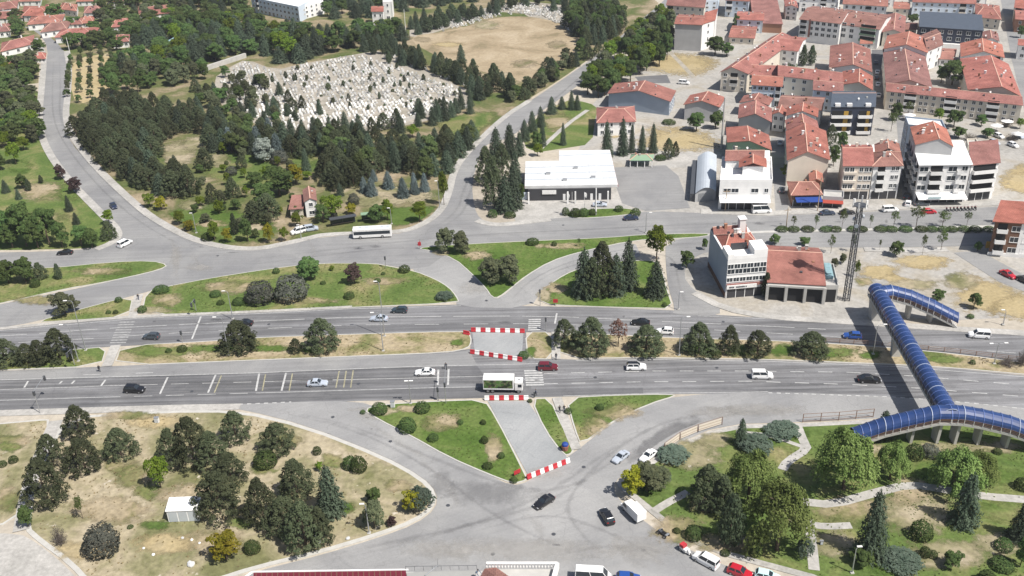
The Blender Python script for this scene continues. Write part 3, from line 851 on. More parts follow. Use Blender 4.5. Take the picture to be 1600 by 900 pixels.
soft('road_dust', [(980, 733), (1030, 692), (1085, 662), (1120, 650), (1060, 648), (1000, 690), (965, 722)], 'asphalt_dark', .079, .5)
for x, y, w, h, k in ((1370, 425, 90, 30, 'straw'), (1440, 408, 130, 26, 'straw'), (1430, 445, 110, 24, 'dirt'), (1540, 465, 150, 70, 'straw'), (1590, 480, 100, 50, 'straw'), (1500, 440, 70, 40, 'dirt'), (1350, 440, 40, 20, 'grass_dry'), (1060, 100, 150, 46, 'straw'), (1060, 222, 170, 50, 'straw'), (1600, 285, 90, 46, 'straw'), (960, 205, 60, 30, 'straw'), (870, 190, 60, 40, 'grass_dry')):
    soft('dry_lot', oval(x, y, w, h), k, .046, .3)
# ---------------------------------------------------------------- vegetation
def leaf_mesh(name, centres, normals, sizes, mat, aspect=1.5):
    """Many small four-cornered leaf sprays, each its own island."""
    c = np.asarray(centres, float)
    nn = np.asarray(normals, float)
    nn /= np.linalg.norm(nn, axis=1, keepdims=True) + 1e-9
    r = RNG.normal(size=c.shape)
    a = np.cross(nn, r)
    a /= np.linalg.norm(a, axis=1, keepdims=True) + 1e-9
    b = np.cross(nn, a)
    s = np.asarray(sizes, float)[:, None] * .5
    sa, sb = s * aspect ** .5, s / aspect ** .5
    k = len(c)
    v = np.empty((k, 4, 3))
    v[:, 0] = c - a * sa
    v[:, 1] = c - b * sb
    v[:, 2] = c + a * sa
    v[:, 3] = c + b * sb
    me = bpy.data.meshes.new(name)
    me.vertices.add(k * 4)
    me.vertices.foreach_set('co', v.reshape(-1))
    me.loops.add(k * 4)
    me.loops.foreach_set('vertex_index', np.arange(k * 4, dtype=np.int32))
    me.polygons.add(k)
    me.polygons.foreach_set('loop_start', np.arange(0, k * 4, 4, dtype=np.int32))
    me.materials.append(mat)
    me.update(calc_edges=True)
    me.validate()
    return me

def sph(n):
    v = RNG.normal(size=(n, 3))
    return v / np.linalg.norm(v, axis=1, keepdims=True)

def clumped(cl, per, size, up=.5, fill=.75):
    """cl: list of (centre, radius xyz). Leaves sit on and in each clump, facing outwards."""
    cs, ns, ss = [], [], []
    for c, r in cl:
        r = np.asarray(r, float)
        d = sph(per)
        d[:, 2] = np.where(d[:, 2] < -.35, -d[:, 2], d[:, 2])
        rad = fill + (1 - fill) * RNG.random((per, 1)) ** .5
        cs.append(np.asarray(c) + d * r * rad)
        n_ = d + RNG.normal(size=(per, 3)) * .45
        n_[:, 2] += up
        ns.append(n_)
        ss.append(size * RNG.uniform(.65, 1.35, per))
    return np.concatenate(cs), np.concatenate(ns), np.concatenate(ss)

FOL = {
    'pine': foliage('pine_needles', (0.044, 0.060, 0.031), (0.112, 0.128, 0.068)),
    'spruce': foliage('spruce_needles', (0.045, 0.069, 0.045), (0.125, 0.160, 0.106)),
    'blue': foliage('blue_spruce_needles', (0.095, 0.135, 0.135), (0.220, 0.270, 0.270)),
    'cypress': foliage('cypress_scales', (0.040, 0.062, 0.035), (0.100, 0.125, 0.069)),
    'leafy': foliage('dark_leaves', (.048, .090, .028), (.125, .182, .058)),
    'garden': foliage('mid_green_leaves', (.055, .088, .030), (.140, .180, .066)),
    'bright': foliage('bright_leaves', (0.075, 0.130, 0.014), (0.170, 0.225, 0.028)),
    'yellow': foliage('yellow_leaves', (0.140, 0.160, 0.012), (0.320, 0.280, 0.030)),
    'willow': foliage('willow_leaves', (0.080, 0.130, 0.030), (0.240, 0.310, 0.100)),
    'purple': foliage('purple_leaves', (.042, .028, .028), (.095, .060, .056)),
    'olive': foliage('olive_leaves', (0.066, 0.084, 0.048), (0.168, 0.180, 0.096)),
    'grey': foliage('grey_green_leaves', (0.066, 0.073, 0.061), (0.138, 0.143, 0.116)),
    'silver': foliage('silver_leaves', (0.160, 0.185, 0.160), (0.300, 0.330, 0.290)),
    'bush': foliage('clipped_leaves', (0.036, 0.065, 0.022), (0.096, 0.138, 0.043)),
    'juniper': foliage('juniper_needles', (0.065, 0.100, 0.072), (0.145, 0.185, 0.140)),
    'bare': foliage('bare_twigs', (0.100, 0.085, 0.075), (0.190, 0.165, 0.145)),
    'dead': foliage('rusty_leaves', (0.170, 0.100, 0.070), (0.300, 0.190, 0.130)),
    'sapling': foliage('sapling_leaves', (0.055, 0.085, 0.022), (0.120, 0.160, 0.050)),
}

def trunk_mesh(name, h, r, limbs, mat):
    mb = MB()
    j = lambda s: random.uniform(-s, s)
    mb.tube([(0, 0, -.02), (j(.015), j(.015), h * .35), (j(.02), j(.02), h * .7), (j(.02), j(.02), h)], [r * 1.25, r, r * .75, r * .35], 7)
    for k in range(limbs):
        t = random.uniform(.35, .9) * h
        a = k * 2.4 + random.random()
        L = random.uniform(.16, .3)
        mb.tube([(0, 0, t), (math.cos(a) * L * .5, math.sin(a) * L * .5, t + L * .45), (math.cos(a) * L, math.sin(a) * L, t + L * .75)], [r * .5, r * .35, r * .15], 5)
    o = mb.build(name, mat)
    me = o.data
    bpy.data.objects.remove(o)
    return me

def crown_pine(i):
    cl = []
    n = 120
    fat = random.uniform(.9, 1.1)
    for k in range(n):
        t = (k + random.random()) / n
        prof = (.52 * (1 - (t * .97) ** 1.45) ** .8 * (.72 + .28 * min(t / .15, 1))) * fat * (1 + .14 * math.sin(k * .9 + i))
        a = k * 2.39996 + random.uniform(-.3, .3)
        rr = prof * random.uniform(.62, 1.02)
        r = random.uniform(.058, .100) * (1.15 - .4 * t)
        cl.append(((math.cos(a) * rr, math.sin(a) * rr, .06 + t * .87), (r, r, r * .85)))
    c, n_, s = clumped(cl, 44, .038, .5)
    return leaf_mesh('crown', c, n_, s, FOL['pine'], 2.6)

def crown_spruce(i, mat, dense=1.0, tip=1.0):
    cs, ns, ss = [], [], []
    tiers = 15
    for t in range(tiers):
        z = .07 + .86 * (t / (tiers - 1)) ** .92
        prof = .52 * (1 - (z - .05) / .98) ** .68 + .012
        nb = max(5, int(15 * prof / .5) + 3)
        off = random.random() * 6.28
        for b in range(nb):
            a = off + 6.283 * b / nb + random.uniform(-.2, .2)
            L = prof * random.uniform(.78, 1.1)
            k = int(30 * dense * (0.35 + prof * 1.6))
            u = RNG.random(k) ** .6
            drop = .16 * L * u ** 2 + .02
            wob = RNG.normal(size=(k, 3)) * np.array([.018, .018, .012])
            wid = (RNG.random(k) - .5) * .20 * prof * (1.15 - u) * 2
            x = np.cos(a) * L * u - np.sin(a) * wid
            y = np.sin(a) * L * u + np.cos(a) * wid
            zz = z - drop + RNG.random(k) * .02
            cs.append(np.stack([x, y, zz], 1) + wob)
            n_ = RNG.normal(size=(k, 3)) * .35 + np.array([math.cos(a) * .55, math.sin(a) * .55, .85])
            ns.append(n_)
            ss.append(RNG.uniform(.030, .058, k))
    k = 60
    cs.append(np.stack([RNG.normal(size=k) * .012, RNG.normal(size=k) * .012, .86 + .14 * RNG.random(k)], 1))
    ns.append(sph(k)); ss.append(np.full(k, .03))
    return leaf_mesh('crown', np.concatenate(cs), np.concatenate(ns), np.concatenate(ss), FOL[mat], 2.4)

def crown_cypress(i, mat='cypress'):
    cl = []
    for k in range(60):
        t = (k + random.random()) / 60
        prof = .42 * math.sin(math.pi * min(1, (t * .92 + .10))) ** .6 * (1 - t ** 3 * .75)
        a = k * 2.4
        rr = prof * random.uniform(.5, 1)
        cl.append(((math.cos(a) * rr, math.sin(a) * rr, .06 + .86 * t), (.16, .16, .07)))
    c, n_, s = clumped(cl, 40, .06, .3)
    return leaf_mesh('crown', c, n_, s, FOL[mat], 2.0)

def crown_broad(i, mat, base=.22, lobes=13, per=230, leaf=.048, spread=.42, gap=.0, flat=1.0):
    cl = []
    for k in range(lobes):
        t = (k + .5) / lobes
        z = base + .14 + (.98 - base - .26) * t ** .8
        prof = spread * (1 - ((z - base - .30) / (1.0 - base - .22)) ** 2 * .75)
        a = k * 2.39996 + random.uniform(-.5, .5)
        rr = prof * (random.uniform(.55, .98) if t < .9 else .2)
        r = random.uniform(.13, .2)
        cl.append(((math.cos(a) * rr * .78, math.sin(a) * rr * .78, z), (r, r, r * .8 * flat)))
        for q in range(3):
            d = sph(1)[0]
            r2 = r * random.uniform(.35, .55)
            cl.append(((math.cos(a) * rr * .78 + d[0] * r, math.sin(a) * rr * .78 + d[1] * r, min(.97, z + abs(d[2]) * r * .8)), (r2, r2, r2 * .8)))
    big = [x for j, x in enumerate(cl) if j % 4 == 0]
    small = [x for j, x in enumerate(cl) if j % 4]
    a1 = clumped(big, per, leaf, .5)
    a2 = clumped(small, per // 3, leaf, .5)
    c, n_, s = [np.concatenate(p) for p in zip(a1, a2)]
    if gap:
        keep = RNG.random(len(c)) > gap
        c, n_, s = c[keep], n_[keep], s[keep]
    return leaf_mesh('crown', c, n_, s, FOL[mat], 1.5)

def crown_willow(i):
    """Lobes of hanging strands with gaps between them."""
    cs, ns, ss = [], [], []
    for k in range(26):
        a = k * 2.39996 + random.uniform(-.45, .45)
        rr = .40 * math.sqrt((k + .5) / 26) * random.uniform(.72, 1.18)
        ct = np.array([math.cos(a) * rr, math.sin(a) * rr, .90 - .40 * min(1.1, rr / .42) ** 2 + random.uniform(-.12, .06)])
        lr = random.uniform(.07, .125)
        for q in range(17):
            b = q * 2.39996
            r2 = lr * math.sqrt((q + .5) / 17)
            top = ct[2] + .07 * (1 - (r2 / lr) ** 2)
            L = random.uniform(.10, .22) * (1 + .8 * rr / .42)
            n_ = 20
            u = RNG.random(n_)
            dx, dy = math.cos(b) * r2, math.sin(b) * r2
            x = ct[0] + dx * (1 + .25 * u) + math.cos(a) * .03 * u + RNG.normal(size=n_) * .010
            y = ct[1] + dy * (1 + .25 * u) + math.sin(a) * .03 * u + RNG.normal(size=n_) * .010
            cs.append(np.stack([x, y, np.maximum(.08, top - L * u)], 1))
            ns.append(RNG.normal(size=(n_, 3)) * .45 + np.array([math.cos(a) * .5 + dx * 4, math.sin(a) * .5 + dy * 4, .8]))
            ss.append(RNG.uniform(.022, .040, n_))
    return leaf_mesh('crown', np.concatenate(cs), np.concatenate(ns), np.concatenate(ss), FOL['willow'], 2.4)

def crown_bush(i, mat='bush', n=1500, leaf=.075, rough=.05, squash=1.0, twist=.35):
    d = sph(n)
    d = d[d[:, 2] > -.55]
    k = len(d)
    lump = 1 + rough * np.sin(d[:, 0] * 7 + i) * np.cos(d[:, 1] * 6 + i * 2) + rough * np.sin(d[:, 2] * 9 + i)
    c = d * .5 * lump[:, None] * RNG.uniform(.9, 1.0, (k, 1))
    c[:, 2] = (c[:, 2] + .28) / .78 * squash
    n_ = d + RNG.normal(size=(k, 3)) * twist
    return leaf_mesh('crown', c, n_, leaf * RNG.uniform(.7, 1.3, k), FOL[mat], 1.4)

def crown_juniper(i):
    cl = []
    for k in range(34):
        a = k * 2.39996
        rr = .44 * math.sqrt((k + .5) / 34)
        z = .55 * (1 - (rr / .5) ** 2) + random.uniform(.05, .2)
        r = random.uniform(.09, .14)
        cl.append(((math.cos(a) * rr, math.sin(a) * rr, z), (r, r, .22)))
    c, n_, s = clumped(cl, 60, .06, .6)
    return leaf_mesh('crown', c, n_, s, FOL['juniper'], 2.5)

def crown_bare(i, mat='bare'):
    cs, ns = [], []
    for k in range(90):
        d = sph(1)[0]
        d[2] = abs(d[2]) * .9 + .15
        d /= np.linalg.norm(d)
        u = RNG.uniform(.25, 1, 26)
        p = d[None] * u[:, None] * np.array([.5, .5, .95]) + RNG.normal(size=(26, 3)) * .03
        p[:, 2] = np.maximum(p[:, 2], .02)
        cs.append(p)
        ns.append(RNG.normal(size=(26, 3)))
    c = np.concatenate(cs)
    return leaf_mesh('crown', c, np.concatenate(ns), RNG.uniform(.02, .05, len(c)), FOL[mat], 5)

# kind: (object name, category, crown builder, variants, trunk height, trunk radius, limbs, foot factor)
KIND = {
    'pine': ('pine_tree', 'pine', crown_pine, 6, .8, .022, 3, .62),
    'spruce': ('spruce_tree', 'spruce', lambda i: crown_spruce(i, 'spruce'), 4, .9, .018, 0, .75),
    'bluespruce': ('blue_spruce_tree', 'spruce', lambda i: crown_spruce(i, 'blue', 1.3), 3, .9, .018, 0, .75),
    'cypress': ('cypress_tree', 'cypress', crown_cypress, 3, .7, .02, 0, .5),
    'leafy': ('broadleaf_tree', 'tree', lambda i: crown_broad(i, 'leafy', .12), 5, .55, .024, 5, .5),
    'garden': ('mid_green_broadleaf_tree', 'tree', lambda i: crown_broad(i, 'garden', .10, lobes=11), 4, .5, .022, 5, .5),  # broadleaf trees in a mid-green tone, in gardens and woods alike
    'bright': ('bright_leaved_tree', 'tree', lambda i: crown_broad(i, 'bright', .20, per=130), 4, .55, .022, 5, .3),
    'yellow': ('yellow_leaved_tree', 'tree', lambda i: crown_broad(i, 'yellow', .08, per=130), 3, .5, .022, 5, .5),
    'willow': ('willow_tree', 'willow', crown_willow, 3, .7, .028, 6, .45),
    'purple': ('purple_leaved_tree', 'tree', lambda i: crown_broad(i, 'purple', .10), 2, .5, .022, 5, .5),
    'olive': ('olive_green_tree', 'tree', lambda i: crown_broad(i, 'olive', .04, lobes=15), 3, .5, .022, 5, .65),
    'grey': ('grey_green_shrub', 'shrub', lambda i: crown_bush(i, 'grey', 2600, .062, .09), 2, .5, .02, 4, .85),
    'silver': ('silver_leaved_tree', 'tree', lambda i: crown_broad(i, 'silver', .06), 2, .5, .022, 5, .5),
    'bush': ('round_shrub', 'shrub', lambda i: crown_bush(i), 4, .4, .03, 3, .8),
    'juniper': ('juniper_shrub', 'shrub', crown_juniper, 3, .3, .02, 3, .9),
    'bare': ('leafless_shrub', 'shrub', crown_bare, 2, .6, .016, 8, .7),
    'dead': ('rusty_leaved_tree', 'tree', lambda i: crown_broad(i, 'dead', .22, per=60, gap=.45), 1, .8, .016, 8, .3),
    'sapling': ('street_tree', 'tree', lambda i: crown_broad(i, 'sapling', .34, lobes=9, per=70, gap=.25), 4, .75, .018, 6, .1),
}
PROTO = {}
for k, (nm, cat, fn, nv, th, tr, lb, foot) in KIND.items():
    PROTO[k] = []
    for i in range(nv):
        random.seed(hash_ := sum(map(ord, k)) * 31 + i)
        RNG = np.random.default_rng(hash_)
        PROTO[k].append((fn(i), trunk_mesh('trunk', th, tr, lb, M['bark'])))
random.seed(11)
RNG = np.random.default_rng(11)
TREES = []          # (zone, kind, root object, base point, height)

def plant(zone, kind, base, h, w, flat=False):
    nm, cat = KIND[kind][0], KIND[kind][1]
    cm, tm = random.choice(PROTO[kind])
    r = empty(nm, (base.x, base.y, base.z), random.uniform(0, 6.28))
    r.scale = (w * random.uniform(.94, 1.06), w * random.uniform(.94, 1.06), h)
    link(bpy.data.objects.new('crown', cm), r)
    link(bpy.data.objects.new('trunk', tm), r)
    r['category'] = cat
    TREES.append((zone, kind, r, base.copy(), h))
    return r

def T(zone, rows, z=0.0):
    """rows: kind, x, top y, bottom y, width as they show on the plate."""
    for kind, x, yt, yb, w in rows:
        foot = KIND[kind][7]
        base = G(x, yb - foot * (w / 2) * math.sin(dep(yb)), z)
        h = max(.5, height_at(base, x, yt))
        if KIND[kind][1] == 'shrub':
            h *= .86
        # the leaning verticals of a high view: shift the foot so the whole plant is centred on x
        plant(zone, kind, base, h, w / scale_at(base))

def grove(zone, px, mix, step, hr, wr, z=0.0, lim=400, avoid=()):
    """Fill a patch of ground with trees of the mixed kinds, never nearer than step metres."""
    pts = [G(x, y) for x, y in px]
    poly2 = [(p.x, p.y) for p in pts]
    av = [[(G(x, y).x, G(x, y).y) for x, y in a] for a in avoid]
    xs, ys = [p[0] for p in poly2], [p[1] for p in poly2]
    got = []
    for _ in range(lim * 40):
        q = (random.uniform(min(xs), max(xs)), random.uniform(min(ys), max(ys)))
        if not inside(q, poly2) or any(inside(q, a) for a in av):
            continue
        st = step * random.uniform(.8, 1.35)
        if any((q[0] - g[0]) ** 2 + (q[1] - g[1]) ** 2 < st * st for g in got):
            continue
        got.append(q)
        if len(got) >= lim:
            break
    kinds = [k for k, n in mix for _ in range(n)]
    for q in got:
        k = random.choice(kinds)
        h = random.uniform(*hr)
        w = random.uniform(*wr)
        if k in ('cypress', 'spruce', 'bluespruce'):
            w *= .85
        if k == 'bush':
            h *= .4; w *= .6
        plant(zone, k, Vector((q[0], q[1], z)), h, w)

T('west lawn', [('bright', 25, 222, 257, 28), ('leafy', 2, 238, 268, 24), ('spruce', 10, 280, 303, 15), ('leafy', 36, 272, 297, 22), ('cypress', 46, 279, 299, 11), ('cypress', 65, 273, 287, 8), ('spruce', 30, 294, 313, 12),
    ('purple', 96, 257, 282, 19), ('purple', 119, 277, 303, 24), ('spruce', 109, 304, 332, 14), ('spruce', 120, 331, 352, 14), ('bright', 171, 328, 352, 21), ('pine', 172, 344, 377, 28), ('leafy', 128, 352, 388, 32), ('leafy', 145, 357, 391, 30),
    ('leafy', 12, 326, 385, 42), ('leafy', 42, 316, 390, 48), ('leafy', 78, 322, 388, 46), ('leafy', 60, 345, 392, 40), ('leafy', 98, 346, 390, 28), ('leafy', 20, 350, 391, 36), ('leafy', -20, 320, 388, 44), ('bright', 5, 205, 232, 30), ('bright', 38, 214, 236, 26)])
T('west verge', [('leafy', 15, 405, 447, 36), ('leafy', 41, 403, 446, 40), ('pine', 64, 409, 440, 26), ('cypress', 93, 411, 438, 13), ('bush', 56, 433, 451, 16), ('olive', 103, 457, 499, 46), ('bush', 186, 463, 474, 12), ('bush', 170, 484, 492, 9), ('bush', 181, 484, 492, 9)])
T('grove edge', [('pine', 298, 255, 310, 36), ('spruce', 275, 241, 268, 17), ('pine', 322, 230, 267, 34), ('bright', 235, 302, 325, 22), ('yellow', 252, 308, 330, 25), ('bright', 281, 330, 352, 22), ('yellow', 297, 344, 362, 22), ('cypress', 368, 332, 368, 14),
    ('bright', 336, 345, 378, 24), ('pine', 365, 275, 312, 26), ('pine', 378, 241, 266, 20), ('silver', 412, 217, 256, 42), ('grey', 438, 232, 258, 24), ('spruce', 479, 229, 270, 19), ('yellow', 463, 257, 291, 32), ('leafy', 437, 263, 312, 60), ('leafy', 412, 285, 330, 44),
    ('pine', 420, 300, 344, 44), ('pine', 398, 312, 352, 38), ('bright', 465, 333, 355, 22), ('yellow', 421, 349, 381, 20), ('bright', 445, 355, 378, 18), ('bright', 521, 305, 343, 38), ('yellow', 549, 318, 336, 20), ('leafy', 505, 318, 350, 24), ('spruce', 532, 285, 308, 15),
    ('bluespruce', 569, 275, 303, 18), ('bluespruce', 581, 276, 308, 22), ('bluespruce', 607, 266, 297, 22), ('bluespruce', 630, 276, 311, 23), ('bluespruce', 648, 268, 304, 17), ('bluespruce', 650, 284, 305, 15), ('bluespruce', 664, 269, 301, 19), ('bluespruce', 584, 264, 285, 16),
    ('leafy', 590, 318, 350, 28), ('bright', 606, 312, 346, 26), ('bright', 656, 315, 349, 30), ('bright', 694, 268, 322, 20), ('grey', 553, 300, 322, 18), ('leafy', 388, 340, 380, 22), ('yellow', 356, 356, 381, 18), ('bush', 325, 362, 378, 20), ('grey', 362, 258, 276, 18), ('bush', 345, 318, 330, 18), ('pine', 332, 285, 318, 22), ('leafy', 398, 268, 296, 28),
    ('bright', 545, 230, 252, 24), ('bright', 645, 195, 216, 24), ('grey', 520, 322, 345, 16)])
T('station grove', [('pine', 772, 240, 330, 40), ('spruce', 790, 272, 336, 34), ('spruce', 803, 255, 330, 34), ('pine', 760, 226, 292, 38), ('spruce', 776, 198, 258, 32), ('spruce', 797, 192, 250, 30), ('spruce', 806, 232, 300, 26), ('pine', 785, 222, 285, 34), ('bush', 770, 326, 341, 16), ('bush', 797, 330, 342, 18), ('leafy', 815, 285, 322, 14), ('bright', 840, 225, 245, 20)])
T('station hedge', [('bush', 884, 322, 338, 13), ('bush', 899, 323, 341, 18), ('bush', 912, 324, 340, 18), ('bush', 926, 325, 338, 14), ('bush', 967, 320, 332, 14), ('bush', 993, 324, 339, 16)])
T('station garden', [('spruce', 948, 187, 248, 22), ('spruce', 973, 182, 245, 22), ('spruce', 987, 192, 240, 13), ('spruce', 1003, 195, 241, 15), ('spruce', 1020, 191, 241, 17), ('pine', 1044, 215, 250, 20), ('pine', 1055, 220, 246, 14), ('spruce', 845, 165, 200, 18), ('spruce', 862, 150, 180, 20), ('spruce', 893, 142, 173, 14), ('spruce', 902, 147, 173, 13), ('spruce', 878, 150, 172, 16), ('spruce', 820, 186, 222, 22), ('spruce', 832, 172, 208, 20), ('spruce', 848, 185, 230, 13), ('spruce', 880, 190, 228, 12), ('spruce', 812, 205, 245, 20), ('leafy', 838, 205, 232, 20), ('leafy', 936, 240, 262, 20), ('leafy', 1088, 175, 207, 34), ('leafy', 1118, 174, 203, 30), ('bush', 1045, 186, 196, 22), ('bush', 1032, 240, 252, 18)])
T('link island', [('olive', 697, 356, 398, 33), ('olive', 721, 362, 401, 32), ('olive', 768, 402, 450, 44), ('olive', 797, 399, 449, 44), ('bush', 832, 371, 385, 20), ('bush', 866, 376, 386, 9), ('sapling', 905, 372, 386, 8)])
T('conifer island', [('spruce', 913, 386, 470, 46), ('pine', 940, 376, 468, 60), ('spruce', 962, 395, 466, 40), ('spruce', 981, 371, 458, 40), ('pine', 925, 400, 470, 40), ('spruce', 1024, 405, 470, 42), ('bright', 1026, 354, 411, 44), ('bush', 1038, 472, 481, 8)])
T('west island', [('leafy', 483, 403, 443, 46), ('grey', 457, 426, 477, 50), ('grey', 408, 436, 481, 46), ('purple', 554, 412, 447, 28), ('bush', 632, 413, 428, 19), ('bush', 432, 417, 429, 11), ('bush', 546, 455, 469, 18), ('juniper', 695, 452, 473, 28), ('bush', 252, 446, 461, 26), ('bush', 223, 476, 490, 14), ('bush', 337, 453, 466, 18), ('bush', 345, 468, 478, 12), ('bush', 374, 464, 479, 20), ('bright', 519, 415, 424, 11), ('bush', 590, 434, 443, 11), ('bush', 505, 438, 446, 9), ('bush', 599, 424, 431, 7)])
T('west median', [('pine', 10, 528, 577, 52), ('pine', 45, 536, 575, 40), ('pine', 95, 512, 571, 60), ('pine', 65, 530, 574, 36), ('bush', 264, 544, 553, 11), ('bush', 285, 539, 552, 17), ('pine', 375, 500, 557, 66), ('pine', 505, 496, 555, 56), ('pine', 463, 528, 554, 22)])
T('east median', [('pine', 882, 497, 544, 38), ('pine', 924, 494, 560, 60), ('dead', 966, 500, 546, 40), ('pine', 1010, 507, 560, 58), ('pine', 1092, 503, 560, 60), ('pine', 1139, 507, 557, 38), ('pine', 1183, 515, 562, 46), ('pine', 1268, 518, 563, 58), ('bush', 818, 548, 562, 16), ('bush', 1519, 561, 571, 9), ('bush', 1117, 545, 562, 20), ('bare', 1596, 540, 575, 22), ('bare', 1575, 558, 576, 30)])
T('south island', [('bush', 593, 628, 651, 25), ('bush', 660, 627, 648, 24), ('bush', 637, 651, 680, 30), ('bush', 677, 677, 692, 17), ('bush', 719, 655, 665, 10), ('bush', 757, 680, 695, 13), ('bush', 783, 706, 718, 12), ('bush', 762, 722, 735, 16), ('bush', 755, 655, 665, 10), ('bush', 803, 744, 756, 12), ('bush', 888, 637, 648, 13), ('bush', 937, 630, 643, 13), ('bush', 828, 623, 630, 8), ('bush', 567, 640, 648, 9)])
T('dry park', [('pine', 127, 632, 690, 52), ('pine', 85, 677, 740, 54), ('pine', 135, 683, 746, 58), ('pine', 190, 668, 722, 54), ('pine', 75, 714, 800, 70), ('leafy', 45, 791, 828, 28), ('pine', 370, 641, 697, 48), ('pine', 272, 668, 736, 52), ('pine', 305, 648, 736, 60), ('pine', 335, 672, 740, 54),
    ('pine', 345, 735, 818, 74), ('pine', 362, 705, 765, 52), ('pine', 435, 660, 716, 60), ('bush', 416, 703, 736, 36), ('pine', 465, 716, 790, 64), ('spruce', 518, 726, 816, 56), ('pine', 412, 745, 828, 62), ('pine', 447, 775, 845, 60), ('pine', 478, 782, 868, 70), ('pine', 503, 790, 858, 46), ('bright', 252, 714, 766, 38), ('yellow', 355, 833, 884, 54), ('bush', 395, 843, 869, 26),
    ('grey', 163, 818, 878, 56), ('bare', 95, 812, 856, 26), ('sapling', 130, 775, 812, 22), ('bush', 496, 696, 713, 14), ('bush', 548, 711, 737, 26), ('bush', 561, 711, 742, 27), ('leafy', 586, 762, 790, 28), ('olive', 585, 782, 834, 42), ('bright', 500, 722, 738, 14), ('purple', 613, 808, 825, 18), ('juniper', 657, 752, 808, 46), ('yellow', 646, 768, 806, 38), ('bush', 22, 711, 726, 15), ('bush', 5, 719, 732, 14), ('bush', 204, 820, 828, 10)])
T('east park', [('yellow', 988, 731, 782, 44), ('olive', 1010, 726, 780, 58), ('olive', 1030, 730, 768, 40), ('juniper', 1052, 698, 731, 54), ('juniper', 1036, 734, 757, 26), ('pine', 1105, 726, 802, 66), ('cypress', 1140, 770, 860, 46), ('pine', 1128, 742, 812, 50), ('bush', 1083, 820, 848, 28), ('willow', 1168, 702, 800, 88), ('willow', 1213, 747, 876, 100), ('spruce', 1157, 653, 702, 27), ('juniper', 1180, 678, 716, 52), ('juniper', 1222, 661, 692, 54), ('willow', 1318, 668, 780, 104), ('willow', 1390, 688, 757, 56), ('willow', 1490, 698, 778, 84), ('willow', 1525, 705, 770, 60), ('bush', 1428, 692, 722, 28), ('grey', 1452, 694, 720, 30), ('spruce', 1378, 641, 692, 36), ('spruce', 1358, 765, 884, 58), ('spruce', 1504, 738, 832, 52), ('spruce', 1590, 782, 854, 42), ('bush', 1438, 812, 849, 34), ('bush', 1444, 853, 874, 18), ('bush', 1457, 859, 875, 15), ('leafy', 1487, 864, 893, 34), ('bush', 1567, 842, 865, 28), ('bush', 1565, 873, 897, 36), ('leafy', 1593, 845, 892, 30), ('juniper', 1407, 864, 902, 62), ('juniper', 1256, 830, 880, 28), ('bush', 1180, 845, 872, 22), ('bush', 1133, 860, 870, 16), ('bush', 1558, 700, 712, 14), ('bush', 1596, 745, 770, 24), ('leafy', 1345, 860, 890, 40), ('leafy', 1540, 892, 915, 30), ('bush', 1057, 825, 835, 12)])
T('boulevard', [('sapling', 1239, 336, 360, 11), ('sapling', 1274, 335, 361, 11), ('sapling', 1315, 326, 359, 15), ('sapling', 1359, 335, 358, 9), ('sapling', 1396, 329, 357, 17), ('sapling', 1431, 322, 357, 28), ('sapling', 1472, 329, 356, 24), ('sapling', 1510, 330, 355, 13), ('sapling', 1570, 317, 352, 24), ('sapling', 1598, 325, 350, 12),
    ('leafy', 1210, 366, 384, 20), ('leafy', 1257, 371, 386, 20), ('sapling', 1298, 367, 396, 15), ('sapling', 1332, 366, 394, 12), ('sapling', 1374, 374, 392, 7), ('leafy', 1400, 376, 403, 26), ('sapling', 1441, 366, 398, 12), ('sapling', 1470, 361, 392, 20), ('leafy', 1073, 391, 422, 24), ('leafy', 1101, 372, 392, 12), ('bright', 1338, 407, 434, 11), ('olive', 1303, 403, 418, 14), ('olive', 1316, 396, 414, 14), ('leafy', 1464, 452, 474, 24), ('leafy', 1521, 458, 485, 24), ('bush', 1516, 490, 499, 11), ('cypress', 1196, 425, 466, 18), ('leafy', 1527, 378, 394, 16)])
T('boulevard hedge', [('bush', x, 354, 363, w) for x, w in ((1222, 20), (1240, 18), (1262, 20), (1290, 18), (1306, 18), (1333, 18), (1347, 18), (1376, 20), (1393, 20), (1415, 20), (1440, 20), (1456, 18), (1474, 18), (1488, 18), (1507, 20), (1524, 20), (1545, 18))], .15)
T('town yards', [('cypress', 1254, 69, 104, 15), ('cypress', 1267, 70, 103, 16), ('leafy', 1487, 94, 136, 46), ('leafy', 1508, 102, 134, 26), ('leafy', 1470, 102, 131, 22), ('leafy', 1400, 160, 190, 22), ('sapling', 1418, 158, 184, 18), ('bright', 1466, 169, 192, 20), ('leafy', 1490, 171, 202, 30), ('leafy', 1533, 179, 198, 20), ('bare', 1573, 181, 200, 16), ('bright', 1593, 185, 202, 18), ('leafy', 1543, 200, 217, 24), ('sapling', 1392, 175, 206, 18), ('pine', 1297, 193, 228, 22), ('leafy', 1314, 204, 240, 20), ('leafy', 1302, 225, 262, 20), ('bright', 1231, 256, 284, 30), ('leafy', 1117, 56, 88, 34), ('leafy', 1135, 66, 90, 26), ('leafy', 1149, 22, 50, 12), ('bush', 1211, 34, 48, 14), ('leafy', 1425, 22, 38, 20), ('leafy', 1497, 198, 218, 26), ('bare', 1516, 205, 222, 22), ('bare', 1478, 203, 216, 16), ('bare', 1580, 205, 222, 20), ('leafy', 1594, 40, 60, 14), ('bush', 1240, 95, 108, 12), ('bush', 1232, 96, 108, 12)])
